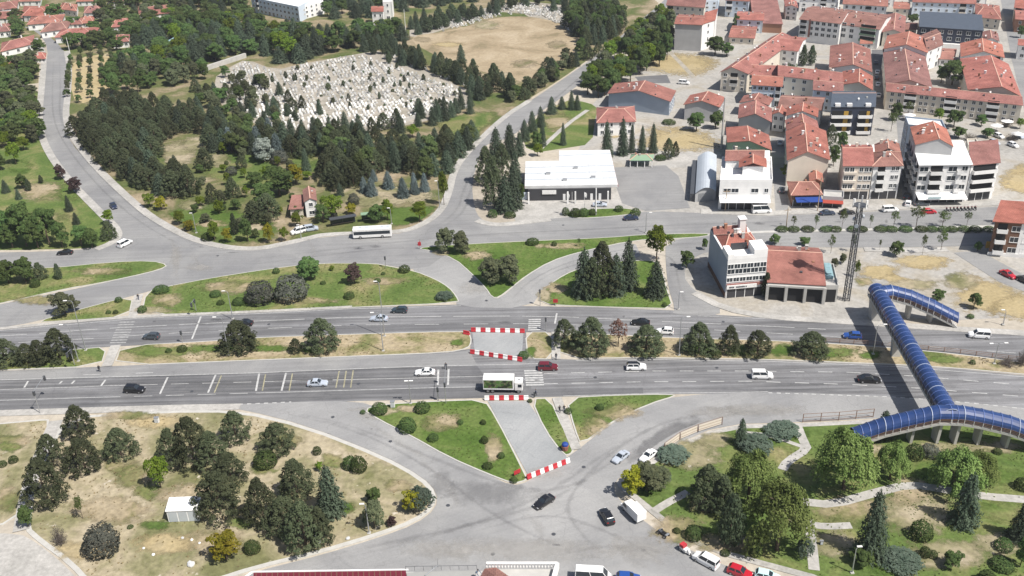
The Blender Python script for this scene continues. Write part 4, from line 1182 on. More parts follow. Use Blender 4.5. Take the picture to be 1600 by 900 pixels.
# trees along the far north road
T('north road', [('leafy', 935, 118, 155, 36), ('leafy', 955, 105, 148, 34), ('bright', 968, 100, 135, 30), ('leafy', 985, 92, 130, 30), ('leafy', 1000, 72, 118, 32), ('bright', 1010, 66, 112, 34), ('leafy', 1020, 45, 96, 32), ('leafy', 1035, 30, 80, 26), ('leafy', 1042, 50, 95, 24), ('grey', 968, 84, 108, 24), ('leafy', 945, 125, 152, 30), ('leafy', 1030, 70, 105, 26), ('spruce', 862, 88, 126, 26), ('leafy', 868, 105, 128, 20), ('pine', 845, 118, 138, 16), ('pine', 826, 120, 150, 26), ('leafy', 805, 132, 158, 22), ('spruce', 900, 78, 105, 16), ('pine', 918, 66, 95, 24), ('pine', 935, 64, 88, 18), ('pine', 893, 80, 108, 14)])
grove('road grove', [(905, 152), (925, 132), (955, 95), (985, 62), (1005, 45), (1046, 30), (1052, 70), (1030, 96), (990, 112), (962, 140), (930, 158)], [('leafy', 4), ('bright', 1), ('olive', 1)], 5.0, (7, 11), (7, 9.5), lim=44)
grove('road conifers', [(862, 128), (900, 92), (940, 62), (930, 60), (890, 84), (850, 112), (815, 140), (800, 160), (820, 156)], [('pine', 1), ('olive', 3), ('leafy', 1)], 5.5, (4, 7), (4, 6.5), lim=26)
grove('road conifers', [(885, 42), (900, 20), (960, 20), (975, 45), (945, 68), (915, 72)], [('pine', 2), ('leafy', 2), ('spruce', 1)], 5.2, (8, 12), (6, 9))
# the dark pine grove beside the curving west road
PX_A = [(118, 212), (150, 180), (168, 165), (230, 168), (335, 190), (345, 205), (318, 212), (290, 206), (250, 222), (243, 262), (285, 292), (272, 306), (230, 306), (186, 276), (146, 244)]
grove('pine grove', PX_A, [('pine', 9), ('spruce', 1)], 4.7, (6.5, 9.5), (6.2, 8.6), lim=95)
grove('pine grove rim', [(330, 200), (350, 195), (360, 225), (335, 240), (318, 228)], [('pine', 3), ('spruce', 1)], 5, (7, 9), (6, 8))
# conifers south of the cemetery
grove('conifer belt', [(345, 212), (400, 218), (470, 222), (545, 220), (548, 238), (510, 246), (440, 246), (395, 246), (352, 240)], [('spruce', 3), ('pine', 2), ('bluespruce', 1), ('garden', 1)], 4.7, (7, 9.5), (6, 8), lim=42)
grove('conifer belt', [(525, 238), (560, 222), (600, 226), (640, 240), (690, 228), (742, 216), (738, 236), (716, 248), (700, 270), (672, 286), (640, 272), (590, 264), (560, 286), (535, 292), (512, 270)], [('spruce', 3), ('pine', 3), ('garden', 1)], 4.9, (7.5, 10), (6, 8.4), lim=64)
grove('conifer belt', [(505, 278), (540, 274), (560, 266), (590, 268), (575, 280), (548, 294), (520, 298)], [('pine', 1)], 5.4, (7, 9), (6.5, 8.5))
grove('cemetery rim', [(305, 140), (350, 150), (400, 180), (440, 208), (350, 200), (310, 180)], [('spruce', 3), ('pine', 1), ('leafy', 1), ('olive', 2)], 6.4, (5, 8), (4.5, 6.5), lim=44)
grove('cemetery rim', [(350, 118), (400, 125), (445, 150), (480, 196), (430, 200), (380, 165)], [('spruce', 2), ('pine', 2), ('leafy', 1), ('olive', 2)], 7.2, (4, 6.5), (4, 6), lim=40)
grove('cemetery rim', [(470, 208), (640, 196), (660, 182), (735, 165), (740, 176), (660, 200), (560, 220), (470, 222)], [('spruce', 3), ('pine', 1)], 5.6, (5.5, 8.5), (4.5, 6.5), lim=32)
grove('cemetery shrubs', [(400, 120), (470, 108), (555, 92), (720, 142), (690, 175), (560, 205), (450, 200)], [('cypress', 2), ('bush', 3), ('olive', 1)], 7.0, (2, 3.6), (1.6, 2.6), lim=85)
grove('grove bushes', [(320, 235), (440, 250), (500, 290), (480, 335), (400, 372), (320, 360), (290, 320)], [('leafy', 2), ('olive', 2), ('garden', 2), ('bush', 1), ('bright', 2)], 6.5, (2.5, 5), (2.5, 4.5), lim=36)
grove('cemetery rim', [(560, 78), (600, 70), (640, 92), (700, 112), (790, 128), (812, 150), (760, 160), (735, 150), (728, 134), (660, 110), (600, 92)], [('cypress', 2), ('spruce', 3), ('pine', 1)], 5.6, (6, 10), (5, 7.5), lim=56)
T('cemetery trees', [('spruce', 721, 68, 100, 18), ('pine', 690, 80, 112, 22), ('cypress', 656, 68, 100, 12), ('spruce', 695, 148, 190, 20), ('spruce', 683, 152, 190, 20), ('spruce', 711, 152, 174, 12), ('cypress', 608, 78, 100, 10), ('cypress', 463, 113, 126, 6), ('bush', 513, 128, 140, 9), ('leafy', 410, 114, 136, 26), ('pine', 383, 125, 150, 18), ('leafy', 345, 136, 165, 30), ('leafy', 375, 133, 158, 22), ('pine', 473, 148, 172, 14), ('spruce', 430, 150, 182, 24), ('spruce', 500, 155, 180, 14), ('spruce', 655, 152, 180, 24), ('pine', 545, 145, 158, 8), ('cypress', 620, 97, 108, 6), ('cypress', 638, 112, 119, 5), ('cypress', 626, 124, 135, 6), ('cypress', 640, 128, 138, 6)])
grove('northern wood', [(190, 118), (235, 60), (300, 40), (400, 50), (520, 60), (600, 52), (640, 62), (600, 72), (560, 76), (478, 92), (470, 100), (430, 98), (380, 82), (300, 110), (240, 120)], [('leafy', 4), ('spruce', 5), ('bright', 1)], 6.0, (7.5, 12), (8, 12), lim=120)
grove('northern wood', [(150, 62), (190, 60), (260, 40), (390, 26), (400, 45), (300, 45), (235, 62), (190, 80), (110, 78)], [('garden', 3), ('leafy', 2), ('spruce', 1), ('bright', 1)], 6.5, (5, 9), (7, 11), lim=80)
grove('northern wood', [(505, 28), (575, 30), (620, 20), (760, 0), (780, -15), (560, -15), (505, 5)], [('leafy', 3), ('spruce', 4)], 7.5, (7, 10), (8, 11), lim=70)
grove('northern wood', [(640, 42), (700, 28), (760, 18), (800, 5), (830, 8), (700, 42), (650, 55)], [('cypress', 2), ('spruce', 2)], 5.5, (6, 9), (5, 8), lim=45)
grove('northern wood', [(790, -6), (900, -12), (960, 20), (900, 30), (850, 12)], [('cypress', 2), ('spruce', 2), ('leafy', 1)], 7, (7, 11), (5, 8), lim=30)
grove('northern wood', [(150, 8), (200, 8), (300, 5), (395, 15), (390, 30), (270, 40), (215, 56), (165, 60), (150, 40)], [('garden', 5), ('olive', 1), ('spruce', 1)], 6.5, (6, 9), (7, 10), lim=60)
grove('northern wood', [(190, -14), (390, -14), (390, 10), (260, 14), (210, 10)], [('garden', 2), ('leafy', 3), ('bright', 1), ('spruce', 1)], 7.5, (7, 11), (8, 12), lim=80)
# rows of young trees on the straw-coloured plantation
for x0, y0, x1, y1 in ((112, 96, 106, 150), (127, 88, 124, 158), (142, 84, 142, 152), (158, 82, 162, 138), (172, 80, 182, 122)):
    for k in range(7):
        t = (k + random.uniform(-.2, .2)) / 6
        plant('plantation', 'olive' if k % 2 else 'leafy', G(x0 + (x1 - x0) * t, y0 + (y1 - y0) * t), random.uniform(3.5, 5.2), random.uniform(2.8, 4))
grove('plantation', [(165, 118), (200, 100), (245, 112), (330, 112), (320, 125), (250, 140), (180, 150)], [('leafy', 2), ('olive', 1)], 6, (6, 9), (5, 8), lim=40)
# gardens west of the curving road
grove('west gardens', [(-40, 100), (58, 105), (56, 180), (62, 222), (48, 226), (-40, 228)], [('garden', 5), ('leafy', 2), ('bright', 1), ('olive', 2)], 6.2, (6, 9), (6, 9.5), lim=70)
grove('west gardens', [(-60, 30), (30, 30), (40, 52), (-60, 75)], [('garden', 1)], 8, (6, 9), (7, 10), lim=22)
T('west gardens', [('leafy', 62, 62, 88, 26), ('leafy', 30, 36, 60, 26), ('leafy', 88, 4, 32, 32), ('leafy', 115, 25, 44, 26), ('leafy', 147, 32, 54, 26), ('leafy', 128, 50, 76, 30), ('bright', 265, 12, 30, 34)])

# --- words that single each plant out: nearest-first from a landmark one can find
LANDMARK = {
    'west lawn': ('the turning white car', (195, 380), 'on the west road lawn'),
    'west verge': ('the zebra crossing', (192, 520), 'on the west slip-road verges'),
    'grove edge': ('the bus', (582, 368), 'in the strip behind the bus'),
    'station grove': ('the white canopy', (880, 300), 'in the clump beside the station'),
    'station hedge': ('the tall sign post', (931, 335), 'in the fuel station hedge'),
    'station garden': ('the canopy', (890, 280), 'in gardens behind the station'),
    'link island': ('the bus', (582, 368), 'on the triangular link-road island'),
    'conifer island': ('the corner building', (1134, 465), 'on the conifer island'),
    'west island': ('the bus', (582, 368), 'on the long grass island'),
    'west median': ('the barriers', (740, 540), 'in the median west of barriers'),
    'east median': ('the footbridge', (1398, 558), 'in the median east of barriers'),
    'south island': ('the truck', (788, 610), 'on the lawns by the closed drive'),
    'dry park': ('the kiosk', (286, 815), 'in the dry dusty park'),
    'east park': ('the box van', (990, 800), 'in the park below the footbridge'),
    'boulevard': ('the lattice mast', (1322, 468), 'along the boulevard'),
    'boulevard hedge': ('the lattice mast', (1322, 468), 'in the boulevard median hedge'),
    'town yards': ('the navy block', (1330, 210), 'in yards of the apartment quarter'),
    'north road': ('the grey-blue house', (1000, 175), 'along the north road'),
    'cemetery trees': ('its centre', (560, 140), 'in the cemetery'),
}
LOOK = {'garden': 'mid-green broadleaf tree', 'pine': 'dark bushy pine', 'spruce': 'dark pointed spruce', 'bluespruce': 'silvery blue spruce', 'cypress': 'slim dark cypress', 'leafy': 'dark green broadleaf tree', 'bright': 'bright green round tree', 'yellow': 'yellow-green leafy tree', 'willow': 'drooping light green willow', 'purple': 'dark purple-leaved tree', 'olive': 'dull olive-green tree', 'grey': 'grey-green rounded shrub', 'silver': 'silvery pale tree', 'bush': 'round dark shrub', 'juniper': 'low bluish juniper shrub', 'bare': 'leafless grey-brown shrub', 'dead': 'rusty thin-leaved tree', 'sapling': 'slim young street tree'}
ORD = ['nearest', 'second nearest', 'third nearest', 'fourth nearest', 'fifth nearest', 'sixth nearest', 'seventh nearest', 'eighth nearest', 'ninth nearest', 'tenth nearest', 'eleventh nearest', 'twelfth nearest', 'thirteenth nearest', 'fourteenth nearest', 'fifteenth nearest', 'sixteenth nearest', 'seventeenth nearest', 'eighteenth nearest', 'nineteenth nearest', 'twentieth nearest', 'twenty-first nearest', 'twenty-second nearest', 'twenty-third nearest', 'twenty-fourth nearest']
MASS = {'road grove': 'massed along the east side of the north road', 'cemetery shrubs': 'dotted among the crowded gravestones', 'grove bushes': 'scattered over the lawn inside the grove', 'pine grove': 'crowded in the grove inside the west road bend', 'pine grove rim': 'on the east rim of the west grove', 'conifer belt': 'crowded in the belt below the cemetery', 'cemetery rim': 'on the rim of the gravestone field', 'northern wood': 'in the wood beyond the cemetery', 'road conifers': 'clustered between dry field and north road', 'plantation': 'in the straw-coloured plantation by the west road', 'west gardens': 'in the gardens west of the curving road'}
byzk = {}
for t in TREES:
    byzk.setdefault((t[0], t[1]), []).append(t)
for (zone, kind), ts in byzk.items():
    if zone in MASS:
        for t in ts:
            t[2]['label'] = LOOK[kind] + ' ' + MASS[zone]
            t[2]['group'] = LOOK[kind] + 's ' + MASS[zone]
        continue
    lm, px, where = LANDMARK[zone]
    p = G(*px)
    ts = sorted(ts, key=lambda t: (t[3] - p).length)
    for i, t in enumerate(ts):
        if len(ts) == 1:
            t[2]['label'] = f'the only {LOOK[kind]} {where}'
        else:
            t[2]['label'] = f'{LOOK[kind]} {where}, {ORD[i]} {lm}'
            t[2]['group'] = f'{LOOK[kind]}s {where}'
        if len(t[2]['label'].split()) > 16:
            print('LONG', t[2]['label'])

# --- tufts and weeds standing on the lawns and the dry ground: nobody could count them
RNG = np.random.default_rng(3)
FOL['tuft'] = foliage('grass_tufts', (.06, .095, .022), (.15, .185, .06), .2, 0)
FOL['straw_tuft'] = foliage('dry_tufts', (.12, .115, .05), (.34, .275, .15), .2, 0)
def tufts(name, mats, per, dens, size, prob=1.0):
    P, N, S = [], [], []
    for mat, pts, z in LAWNS:
        if mat not in mats: continue
        a = np.array(pts); lo, hi = a.min(0), a.max(0)
        lo = np.maximum(lo, (-140, 60)); hi = np.minimum(hi, (190, 420))
        n_ = int((hi[0] - lo[0]) * (hi[1] - lo[1]) * dens)
        if n_ < 1: continue
        q = RNG.uniform(lo, hi, (n_, 2))
        keep = np.zeros(n_, bool); j = len(a) - 1
        for i in range(len(a)):
            xi, yi = a[i]; xj, yj = a[j]
            if yi != yj:
                keep ^= ((yi > q[:, 1]) != (yj > q[:, 1])) & (q[:, 0] < (xj - xi) * (q[:, 1] - yi) / (yj - yi) + xi)
            j = i
        q = q[keep]
        f = np.sin(q[:, 0] * .31 + np.sin(q[:, 1] * .23) * 2) + np.cos(q[:, 1] * .27 + np.sin(q[:, 0] * .19) * 2)   # denser in some places
        q = q[RNG.random(len(q)) < np.clip(.35 + .4 * f, .06, 1)]
        for k in range(per):
            s_ = size * RNG.uniform(.5, 1.6, len(q))
            P.append(np.column_stack([q + RNG.normal(size=q.shape) * size * .3, np.full(len(q), z) + s_ * .28]))
            N.append(RNG.normal(size=(len(q), 3)) * .5 + np.array([0, 0, .7])); S.append(s_)
    me = leaf_mesh(name, np.concatenate(P), np.concatenate(N), np.concatenate(S), FOL['tuft' if 'grass' in mats else 'straw_tuft'], 1.8)
    struct(link(bpy.data.objects.new(name, me)), 'stuff')
tufts('grass_tufts', ('grass', 'grass_lush'), 3, 1.6, .20)
tufts('dry_weeds', ('dirt', 'grass_dry'), 3, .9, .23)
# ---------------------------------------------------------------- buildings
class Bld:
    """A house on a four-cornered plan: eave corners front-near, front-far and back as seen on the plate, by = foot of the near front corner."""
    def __init__(s, name, label, cat, FL, FR, BL, by, wall='white', h=None):
        base = G(FL[0], by)
        s.h = h or height_at(base, FL[0], FL[1])
        s.O = G(*FL, s.h); s.U = G(*FR, s.h) - s.O; s.V = G(*BL, s.h) - s.O
        s.O.z = s.U.z = s.V.z = 0
        s.lu, s.lv = s.U.length, s.V.length
        s.root = empty(name, s.O, math.atan2(s.U.y, s.U.x))
        tag(s.root, label, cat)
        s.inv = Matrix.Rotation(-s.root.rotation_euler.z, 3, 'Z')
        s.u = s.inv @ s.U; s.v = s.inv @ s.V
        s.wall = wall
        mb = MB()
        mb.prism([s.P(0, 0), s.P(1, 0), s.P(1, 1), s.P(0, 1)], 0, s.h)
        s.wmb = mb
        s.nwin = 0
    def P(s, a, b, z=0):
        p = s.u * a + s.v * b
        return Vector((p.x, p.y, z))
    def rect(s, a0, a1, b0, b1, z=0):
        return [s.P(a0, b0, z), s.P(a1, b0, z), s.P(a1, b1, z), s.P(a0, b1, z)]
    def block(s, mb, a0, a1, b0, b1, z0, z1, mi=0):
        mb.hexa(s.rect(a0, a1, b0, b1, z0), s.rect(a0, a1, b0, b1, z1), mi)
    def face(s, side):
        """origin, along, outward for a facade"""
        if side == 'F':
            o, al = s.P(0, 0), s.u
        elif side == 'L':
            o, al = s.P(0, 1), -s.v
        elif side == 'R':
            o, al = s.P(1, 0), s.v
        else:
            o, al = s.P(1, 1), -s.u
        L = al.length
        al = al.normalized()
        return o, al, Vector((al.y, -al.x, 0)), L
    def piece(s, mb, side, x0, x1, z0, z1, d0, d1, mi=0):
        o, al, out, L = s.face(side)
        q = lambda x, d, z: o + al * x + out * d + Vector((0, 0, z))
        mb.hexa([q(x0, d1, z0), q(x1, d1, z0), q(x1, d0, z0), q(x0, d0, z0)], [q(x0, d1, z1), q(x1, d1, z1), q(x1, d0, z1), q(x0, d0, z1)], mi)
    def window(s, side, x, z, w=1.25, hh=1.35, fr='frame'):
        mb = MB()
        t = .10
        s.piece(mb, side, x - w / 2, x + w / 2, z - .12, z, -.02, .16, 0)                     # sill
        s.piece(mb, side, x - w / 2, x - w / 2 + t, z, z + hh, -.02, .09, 0)
        s.piece(mb, side, x + w / 2 - t, x + w / 2, z, z + hh, -.02, .09, 0)
        s.piece(mb, side, x - w / 2 + t, x + w / 2 - t, z + hh - t, z + hh, -.02, .09, 0)
        s.piece(mb, side, x - w / 2 + t, x + w / 2 - t, z, z + hh - t, -.02, .025, 1)
        if w > 1.0:
            s.piece(mb, side, x - .04, x + .04, z, z + hh - t, .025, .08, 0)
        mb.build('window', [M[fr], M['glass']], s.root)
        s.nwin += 1
    def balcony(s, side, x, z, w=3, dpt=1.1, mat='white', dark=True, par=.95):
        mb = MB()
        s.piece(mb, side, x - w / 2, x + w / 2, z - .18, z, -.05, dpt, 0)
        s.piece(mb, side, x - w / 2, x + w / 2, z, z + par, dpt - .1, dpt, 1)
        s.piece(mb, side, x - w / 2, x - w / 2 + .1, z, z + par, .0, dpt - .1, 1)
        s.piece(mb, side, x + w / 2 - .1, x + w / 2, z, z + par, .0, dpt - .1, 1)
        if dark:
            s.piece(mb, side, x - w / 2 + .15, x + w / 2 - .15, z, z + 2.35, -.03, .04, 2)  # flat dark sheet paints the shade of the recess
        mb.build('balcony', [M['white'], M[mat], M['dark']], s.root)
    def rows(s, side, cols, floors, fh, z0=.95, w=1.25, hh=1.35, ground=True, skip=(), m0=.0, fr='frame'):
        o, al, out, L = s.face(side)
        for f in range(0 if ground else 1, floors):
            for c in range(cols):
                if (f, c) in skip:
                    continue
                s.window(side, m0 + (L - m0) * (c + .5) / cols, f * fh + z0, w, hh, fr)
    def shop(s, side, x0, x1, z1=2.6, name='shopfront'):
        mb = MB()
        o, al, out, L = s.face(side)
        s.piece(mb, side, L * x0, L * x1, .05, z1, -.02, .04, 0)
        n = max(2, int(L * (x1 - x0) / 2.2))
        for k in range(n + 1):
            x = L * (x0 + (x1 - x0) * k / n)
            s.piece(mb, side, x - .08, x + .08, .05, z1, .04, .12, 1)
        mb.build(name, [M['shade'], M['frame']], s.root)
    def awning(s, side, x0, x1, z, dpt, mat, drop=.5):
        mb = MB()
        o, al, out, L = s.face(side)
        q = lambda x, d, zz: o + al * (L * x) + out * d + Vector((0, 0, zz))
        lo = [q(x0, dpt, z - drop), q(x1, dpt, z - drop), q(x1, .02, z), q(x0, .02, z)]
        mb.hexa([p - Vector((0, 0, .12)) for p in lo], lo)
        mb.build('awning', M[mat], s.root)
    def gable(s, axis='u', rise=2.2, mat='tile', over=.5, split=.5, a=(0, 1), b=(0, 1), chim=1, walls=True, z=None, dishes=1):
        """Two slopes; axis u: ridge parallel to the front."""
        z = s.h if z is None else z
        ou, ov = over / s.lu, over / s.lv
        mb = MB()
        th = .16
        if axis == 'u':
            A = [(a[0] - ou), (a[1] + ou)]
            bm_ = b[0] + (b[1] - b[0]) * split
            k0 = rise * ov / max(bm_ - b[0], .05); k1 = rise * ov / max(b[1] - bm_, .05)
            secs = [[s.P(x, b[0] - ov, z - k0), s.P(x, bm_, z + rise), s.P(x, b[1] + ov, z - k1)] for x in A]
            if walls:
                for x in (a[0], a[1]):
                    s.wmb.add([s.P(x, b[0], z), s.P(x, b[1], z), s.P(x, bm_, z + rise - .02)], [(0, 1, 2)])
        else:
            B = [b[0] - ov, b[1] + ov]
            am = a[0] + (a[1] - a[0]) * split
            k0 = rise * ou / max(am - a[0], .05); k1 = rise * ou / max(a[1] - am, .05)
            secs = [[s.P(a[0] - ou, y, z - k0), s.P(am, y, z + rise), s.P(a[1] + ou, y, z - k1)] for y in B]
            if walls:
                for y in (b[0], b[1]):
                    s.wmb.add([s.P(a[0], y, z), s.P(a[1], y, z), s.P(am, y, z + rise - .02)], [(0, 1, 2)])
        up = Vector((0, 0, th))
        v = [p + up for p in secs[0]] + [p + up for p in secs[1]] + secs[0] + secs[1]
        mb.add(v, [(0, 1, 4, 3), (1, 2, 5, 4), (6, 9, 10, 7), (7, 10, 11, 8), (0, 3, 9, 6), (2, 8, 11, 5), (0, 6, 7, 1), (1, 7, 8, 2), (3, 4, 10, 9), (4, 5, 11, 10)])
        r = mb.build('roof', M[mat], s.root)
        rb = MB()
        rb.bar(secs[0][1] + up, secs[1][1] + up, .3, .14)
        rb.build('ridge', M['ridge'], r)
        s.furnish(r, secs, chim, dishes)
        return r
    def furnish(s, r, secs, chim, dishes):
        """chimneys and dishes standing on the slopes"""
        def at(t, q):
            a_, b_ = (0, 1) if q < 0 else (2, 1)
            k = abs(q)
            p0 = secs[0][a_].lerp(secs[0][b_], k); p1 = secs[1][a_].lerp(secs[1][b_], k)
            return p0.lerp(p1, t)
        for i in range(chim):
            p = at(random.uniform(.12, .88), random.choice((-1, 1)) * random.uniform(.35, .85))
            mb = MB()
            mb.box(p.x - .35, p.y - .3, p.z - .6, p.x + .35, p.y + .3, p.z + 1.25)
            mb.box(p.x - .43, p.y - .38, p.z + 1.25, p.x + .43, p.y + .38, p.z + 1.4, 0)
            mb.build('chimney', M[random.choice(['white', 'brick', 'concrete', 'cream'])], r)
        for i in range(2 + chim):
            p = at(random.uniform(.06, .94), random.choice((-1, 1)) * random.uniform(.15, .9))
            mb = MB(); mb.box(p.x - .28, p.y - .28, p.z - .4, p.x + .28, p.y + .28, p.z + random.uniform(.35, .7))
            mb.build('roof_vent', M[random.choice(['metal_dark', 'shade', 'brick', 'concrete'])], r)
        if chim:
            p = at(random.uniform(.2, .8), random.choice((-1, 1)) * random.uniform(.7, .95))
            mb = MB(); mb.tube([p, p + Vector((0, 0, 2.2))], .035, 4); mb.bar(p + Vector((-.6, 0, 2.0)), p + Vector((.6, 0, 2.0)), .04, .04); mb.bar(p + Vector((-.4, 0, 1.7)), p + Vector((.4, 0, 1.7)), .04, .04)
            mb.build('aerial', M['metal'], r)
        for i in range((dishes + 1) // 2):
            p = at(random.uniform(.08, .92), random.choice((-1, 1)) * random.uniform(.2, .9))
            mb = MB()
            mb.tube([p - Vector((0, 0, .3)), p + Vector((0, 0, .9))], .05, 5)
            c = p + Vector((0, 0, .95))
            n = Vector((.35, -.8, .5)).normalized()
            x = n.cross(Vector((0, 0, 1))).normalized(); y = x.cross(n)
            ring = [c + (x * math.cos(t) + y * math.sin(t)) * .36 for t in [k * math.pi / 5 for k in range(10)]]
            mb.add(ring + [c - n * .16], [(k, (k + 1) % 10, 10) for k in range(10)])
            mb.build('satellite_dish', M['white_plastic'], r)
    def hip(s, rise=2.2, mat='tile', over=.5, a=(0, 1), b=(0, 1), k=.3, z=None, chim=1, dishes=1, axis='u'):
        z = s.h if z is None else z
        ou, ov = over / s.lu, over / s.lv
        A0, A1, B0, B1 = a[0] - ou, a[1] + ou, b[0] - ov, b[1] + ov
        if axis == 'u':
            r0, r1 = s.P(A0 + (A1 - A0) * k, (B0 + B1) / 2, z + rise), s.P(A1 - (A1 - A0) * k, (B0 + B1) / 2, z + rise)
        else:
            r0, r1 = s.P((A0 + A1) / 2, B0 + (B1 - B0) * k, z + rise), s.P((A0 + A1) / 2, B1 - (B1 - B0) * k, z + rise)
        c = s.rect(A0, A1, B0, B1, z - .05)
        lo = s.rect(A0, A1, B0, B1, z - .2)
        mb = MB()
        f = [(0, 1, 5, 4), (2, 3, 4, 5), (1, 2, 5), (3, 0, 4)] if axis == 'u' else [(1, 2, 5, 4), (3, 0, 4, 5), (0, 1, 4), (2, 3, 5)]
        mb.add(c + [r0, r1] + lo, f + [(0, 6, 7, 1), (1, 7, 8, 2), (2, 8, 9, 3), (3, 9, 6, 0), (6, 9, 8, 7)])
        r = mb.build('roof', M[mat], s.root)
        rb = MB()
        rb.bar(r0 + Vector((0, 0, .05)), r1 + Vector((0, 0, .05)), .3, .12)
        e = [(0, r0), (1, r1), (2, r1), (3, r0)] if axis == 'u' else [(0, r0), (1, r0), (2, r1), (3, r1)]
        for i, q in e:
            rb.bar(c[i] + Vector((0, 0, .06)), q + Vector((0, 0, .06)), .25, .1)
        rb.build('ridge', M['ridge'], r)
        s.furnish(r, [[c[0].lerp(r0, .2), r0, c[3].lerp(r0, .2)], [c[1].lerp(r1, .2), r1, c[2].lerp(r1, .2)]] if axis == 'u' else [[c[0].lerp(r0, .2), r0, c[1].lerp(r0, .2)], [c[3].lerp(r1, .2), r1, c[2].lerp(r1, .2)]], chim, dishes)
        return r
    def flat(s, mat='white_roof', par=.6, a=(0, 1), b=(0, 1), z=None, wall=None):
        z = s.h if z is None else z
        mb = MB()
        t, t2 = .2 / s.lu, .2 / s.lv
        s.block(mb, a[0] + t, a[1] - t, b[0] + t2, b[1] - t2, z, z + .06, 1)
        for q in ((a[0], a[1], b[0], b[0] + t2), (a[0], a[1], b[1] - t2, b[1]), (a[0], a[0] + t, b[0] + t2, b[1] - t2), (a[1] - t, a[1], b[0] + t2, b[1] - t2)):
            s.block(mb, *q, z, z + par, 0)
        return mb.build('roof', [M[wall or s.wall], M[mat]], s.root)
    def shed(s, rise, mat, over=.4, a=(0, 1), b=(0, 1), z=None, th=.2):
        """one slope rising to the back"""
        z = s.h if z is None else z
        ou, ov = over / s.lu, over / s.lv
        A0, A1, B0, B1 = a[0] - ou, a[1] + ou, b[0] - ov, b[1] + ov
        hi = [s.P(A0, B0, z + th), s.P(A1, B0, z + th), s.P(A1, B1, z + rise + th), s.P(A0, B1, z + rise + th)]
        mb = MB()
        mb.hexa([p - Vector((0, 0, th)) for p in hi], hi)
        return mb.build('roof', M[mat], s.root)
    def done(s):
        s.wmb.build('wall', M[s.wall], s.root)
        return s.root

def simple(label, FL, FR, BL, by, wall, roof, rise, rmat, floors, F=0, L=0, Rr=0, name='apartment_block', cat='building', ww=1.25, split=.5, chim=1, dishes=2, over=.5, k=.3, h=None, hax='u'):
    b = Bld(name, label, cat, FL, FR, BL, by, wall, h)
    if roof == 'gu': b.gable('u', rise, rmat, over, split, chim=chim, dishes=dishes)
    elif roof == 'gv': b.gable('v', rise, rmat, over, split, chim=chim, dishes=dishes)
    elif roof == 'hip': b.hip(rise, rmat, over, k=k, chim=chim, dishes=dishes, axis=hax)
    elif roof == 'flat': b.flat(rmat)
    elif roof == 'shed': b.shed(rise, rmat)
    fh = b.h / floors
    for side, n in (('F', F), ('L', L), ('R', Rr)):
        if n:
            bal = random.randrange(n) if side == 'F' and floors >= 3 and n >= 3 else -1
            Lf = b.face(side)[3]
            for f in range(floors):
                for c in range(n):
                    x = Lf * (c + .5) / n
                    if c == bal and f:
                        b.balcony(side, x, f * fh + .15, min(3.2, Lf / n * .9), 1.0, random.choice(['white', 'concrete', 'grey_wall', 'beige']))
                    elif f == 0 and floors >= 3 and random.random() < .4:
                        b.window(side, x, .1, min(2.0, Lf / n * .8), min(2.3, fh * .8))
                    else:
                        b.window(side, x, f * fh + fh * .33, ww * random.choice((.8, 1, 1, 1.25)), min(1.4, fh * .48))
            o_ = MB(); b.piece(o_, side, Lf - .35, Lf - .22, 0, b.h - .1, .0, .14); o_.build('downpipe', M['metal'], b.root)
    b.done()
    return b

# --- four-storey corner building
b = Bld('corner_building', 'four-storey white corner building with blue side wall and red stepped roof', 'building', (1137.5, 406), (1199, 401), (1110, 359), 466, 'white')
fh = b.h / 3.75
blue = MB(); b.piece(blue, 'L', .05, b.lv - .02, 1.6, b.h - .3, .0, .05); blue.build('side_cladding', M['blue_grey'], b.root)
plinth = MB(); b.piece(plinth, 'L', .02, b.lv - .02, 0, 1.55, .0, .07); plinth.build('plinth', M['brown_wall'], b.root)
b.hip(2.0, 'tile', .1, a=(.06, .98), b=(.30, .80), z=b.h + .1, chim=3, dishes=1, k=.25)
b.gable('u', 1.3, 'tile', .1, a=(.02, .9), b=(.82, 1.0), z=b.h, chim=2, walls=False, dishes=1)
up = MB()
b.block(up, .0, .16, .0, .3, b.h, b.h + 1.3); b.block(up, .66, 1.0, .0, .3, b.h, b.h + 2.2)
b.block(up, .16, .66, .0, .02, b.h, b.h + .9)
up.build('terrace_parapet', M['white'], b.root)
up = MB(); b.block(up, .68, .84, .80, .92, b.h, b.h + 3.8); b.block(up, .66, .86, .79, .93, b.h + 3.8, b.h + 4.0); up.build('stair_tower', M['white'], b.root)
dd = MB(); b.block(dd, .2, .62, .285, .298, b.h + .1, b.h + 1.8); dd.build('terrace_door', M['shade'], b.root)
b.rows('F', 5, 4, fh, fh * .36, 2.0, 1.35, ground=False, skip=[(1, i) for i in range(5)] + [(3, i) for i in range(5)])
for i in range(6): b.window('F', b.lu * (i + .5) / 6, fh * 2.68 + .5, 1.6, 1.3)
for i in range(6): b.window('F', b.lu * (i + .5) / 6, fh * 1.45 + .4, 1.6, 1.2)
bp = MB(); b.piece(bp, 'F', .1, b.lu - .1, fh * 1.15, fh * 1.4, .0, .25); bp.build('fascia', M['tile_p'], b.root)
b.shop('F', .03, .97, 2.5)
sg = MB(); b.piece(sg, 'F', .1, b.lu * .78, 2.75, 3.75, .3, .5); sgo = sg.build('shop_sign', M['white_plastic'], b.root)
o_ = MB()
for x0, x1 in ((.7, .95), (1.0, 1.3), (1.36, 1.6), (1.66, 2.0), (2.45, 2.7), (2.76, 3.0), (3.06, 3.4), (3.46, 3.7), (3.76, 4.0), (4.06, 4.35), (4.41, 4.7), (4.9, 5.2)):
    b.piece(o_, 'F', x0, x1, 3.02, 3.42, .5, .53)
o_.build('lettering', M['metal_dark'], sgo)
b.done()
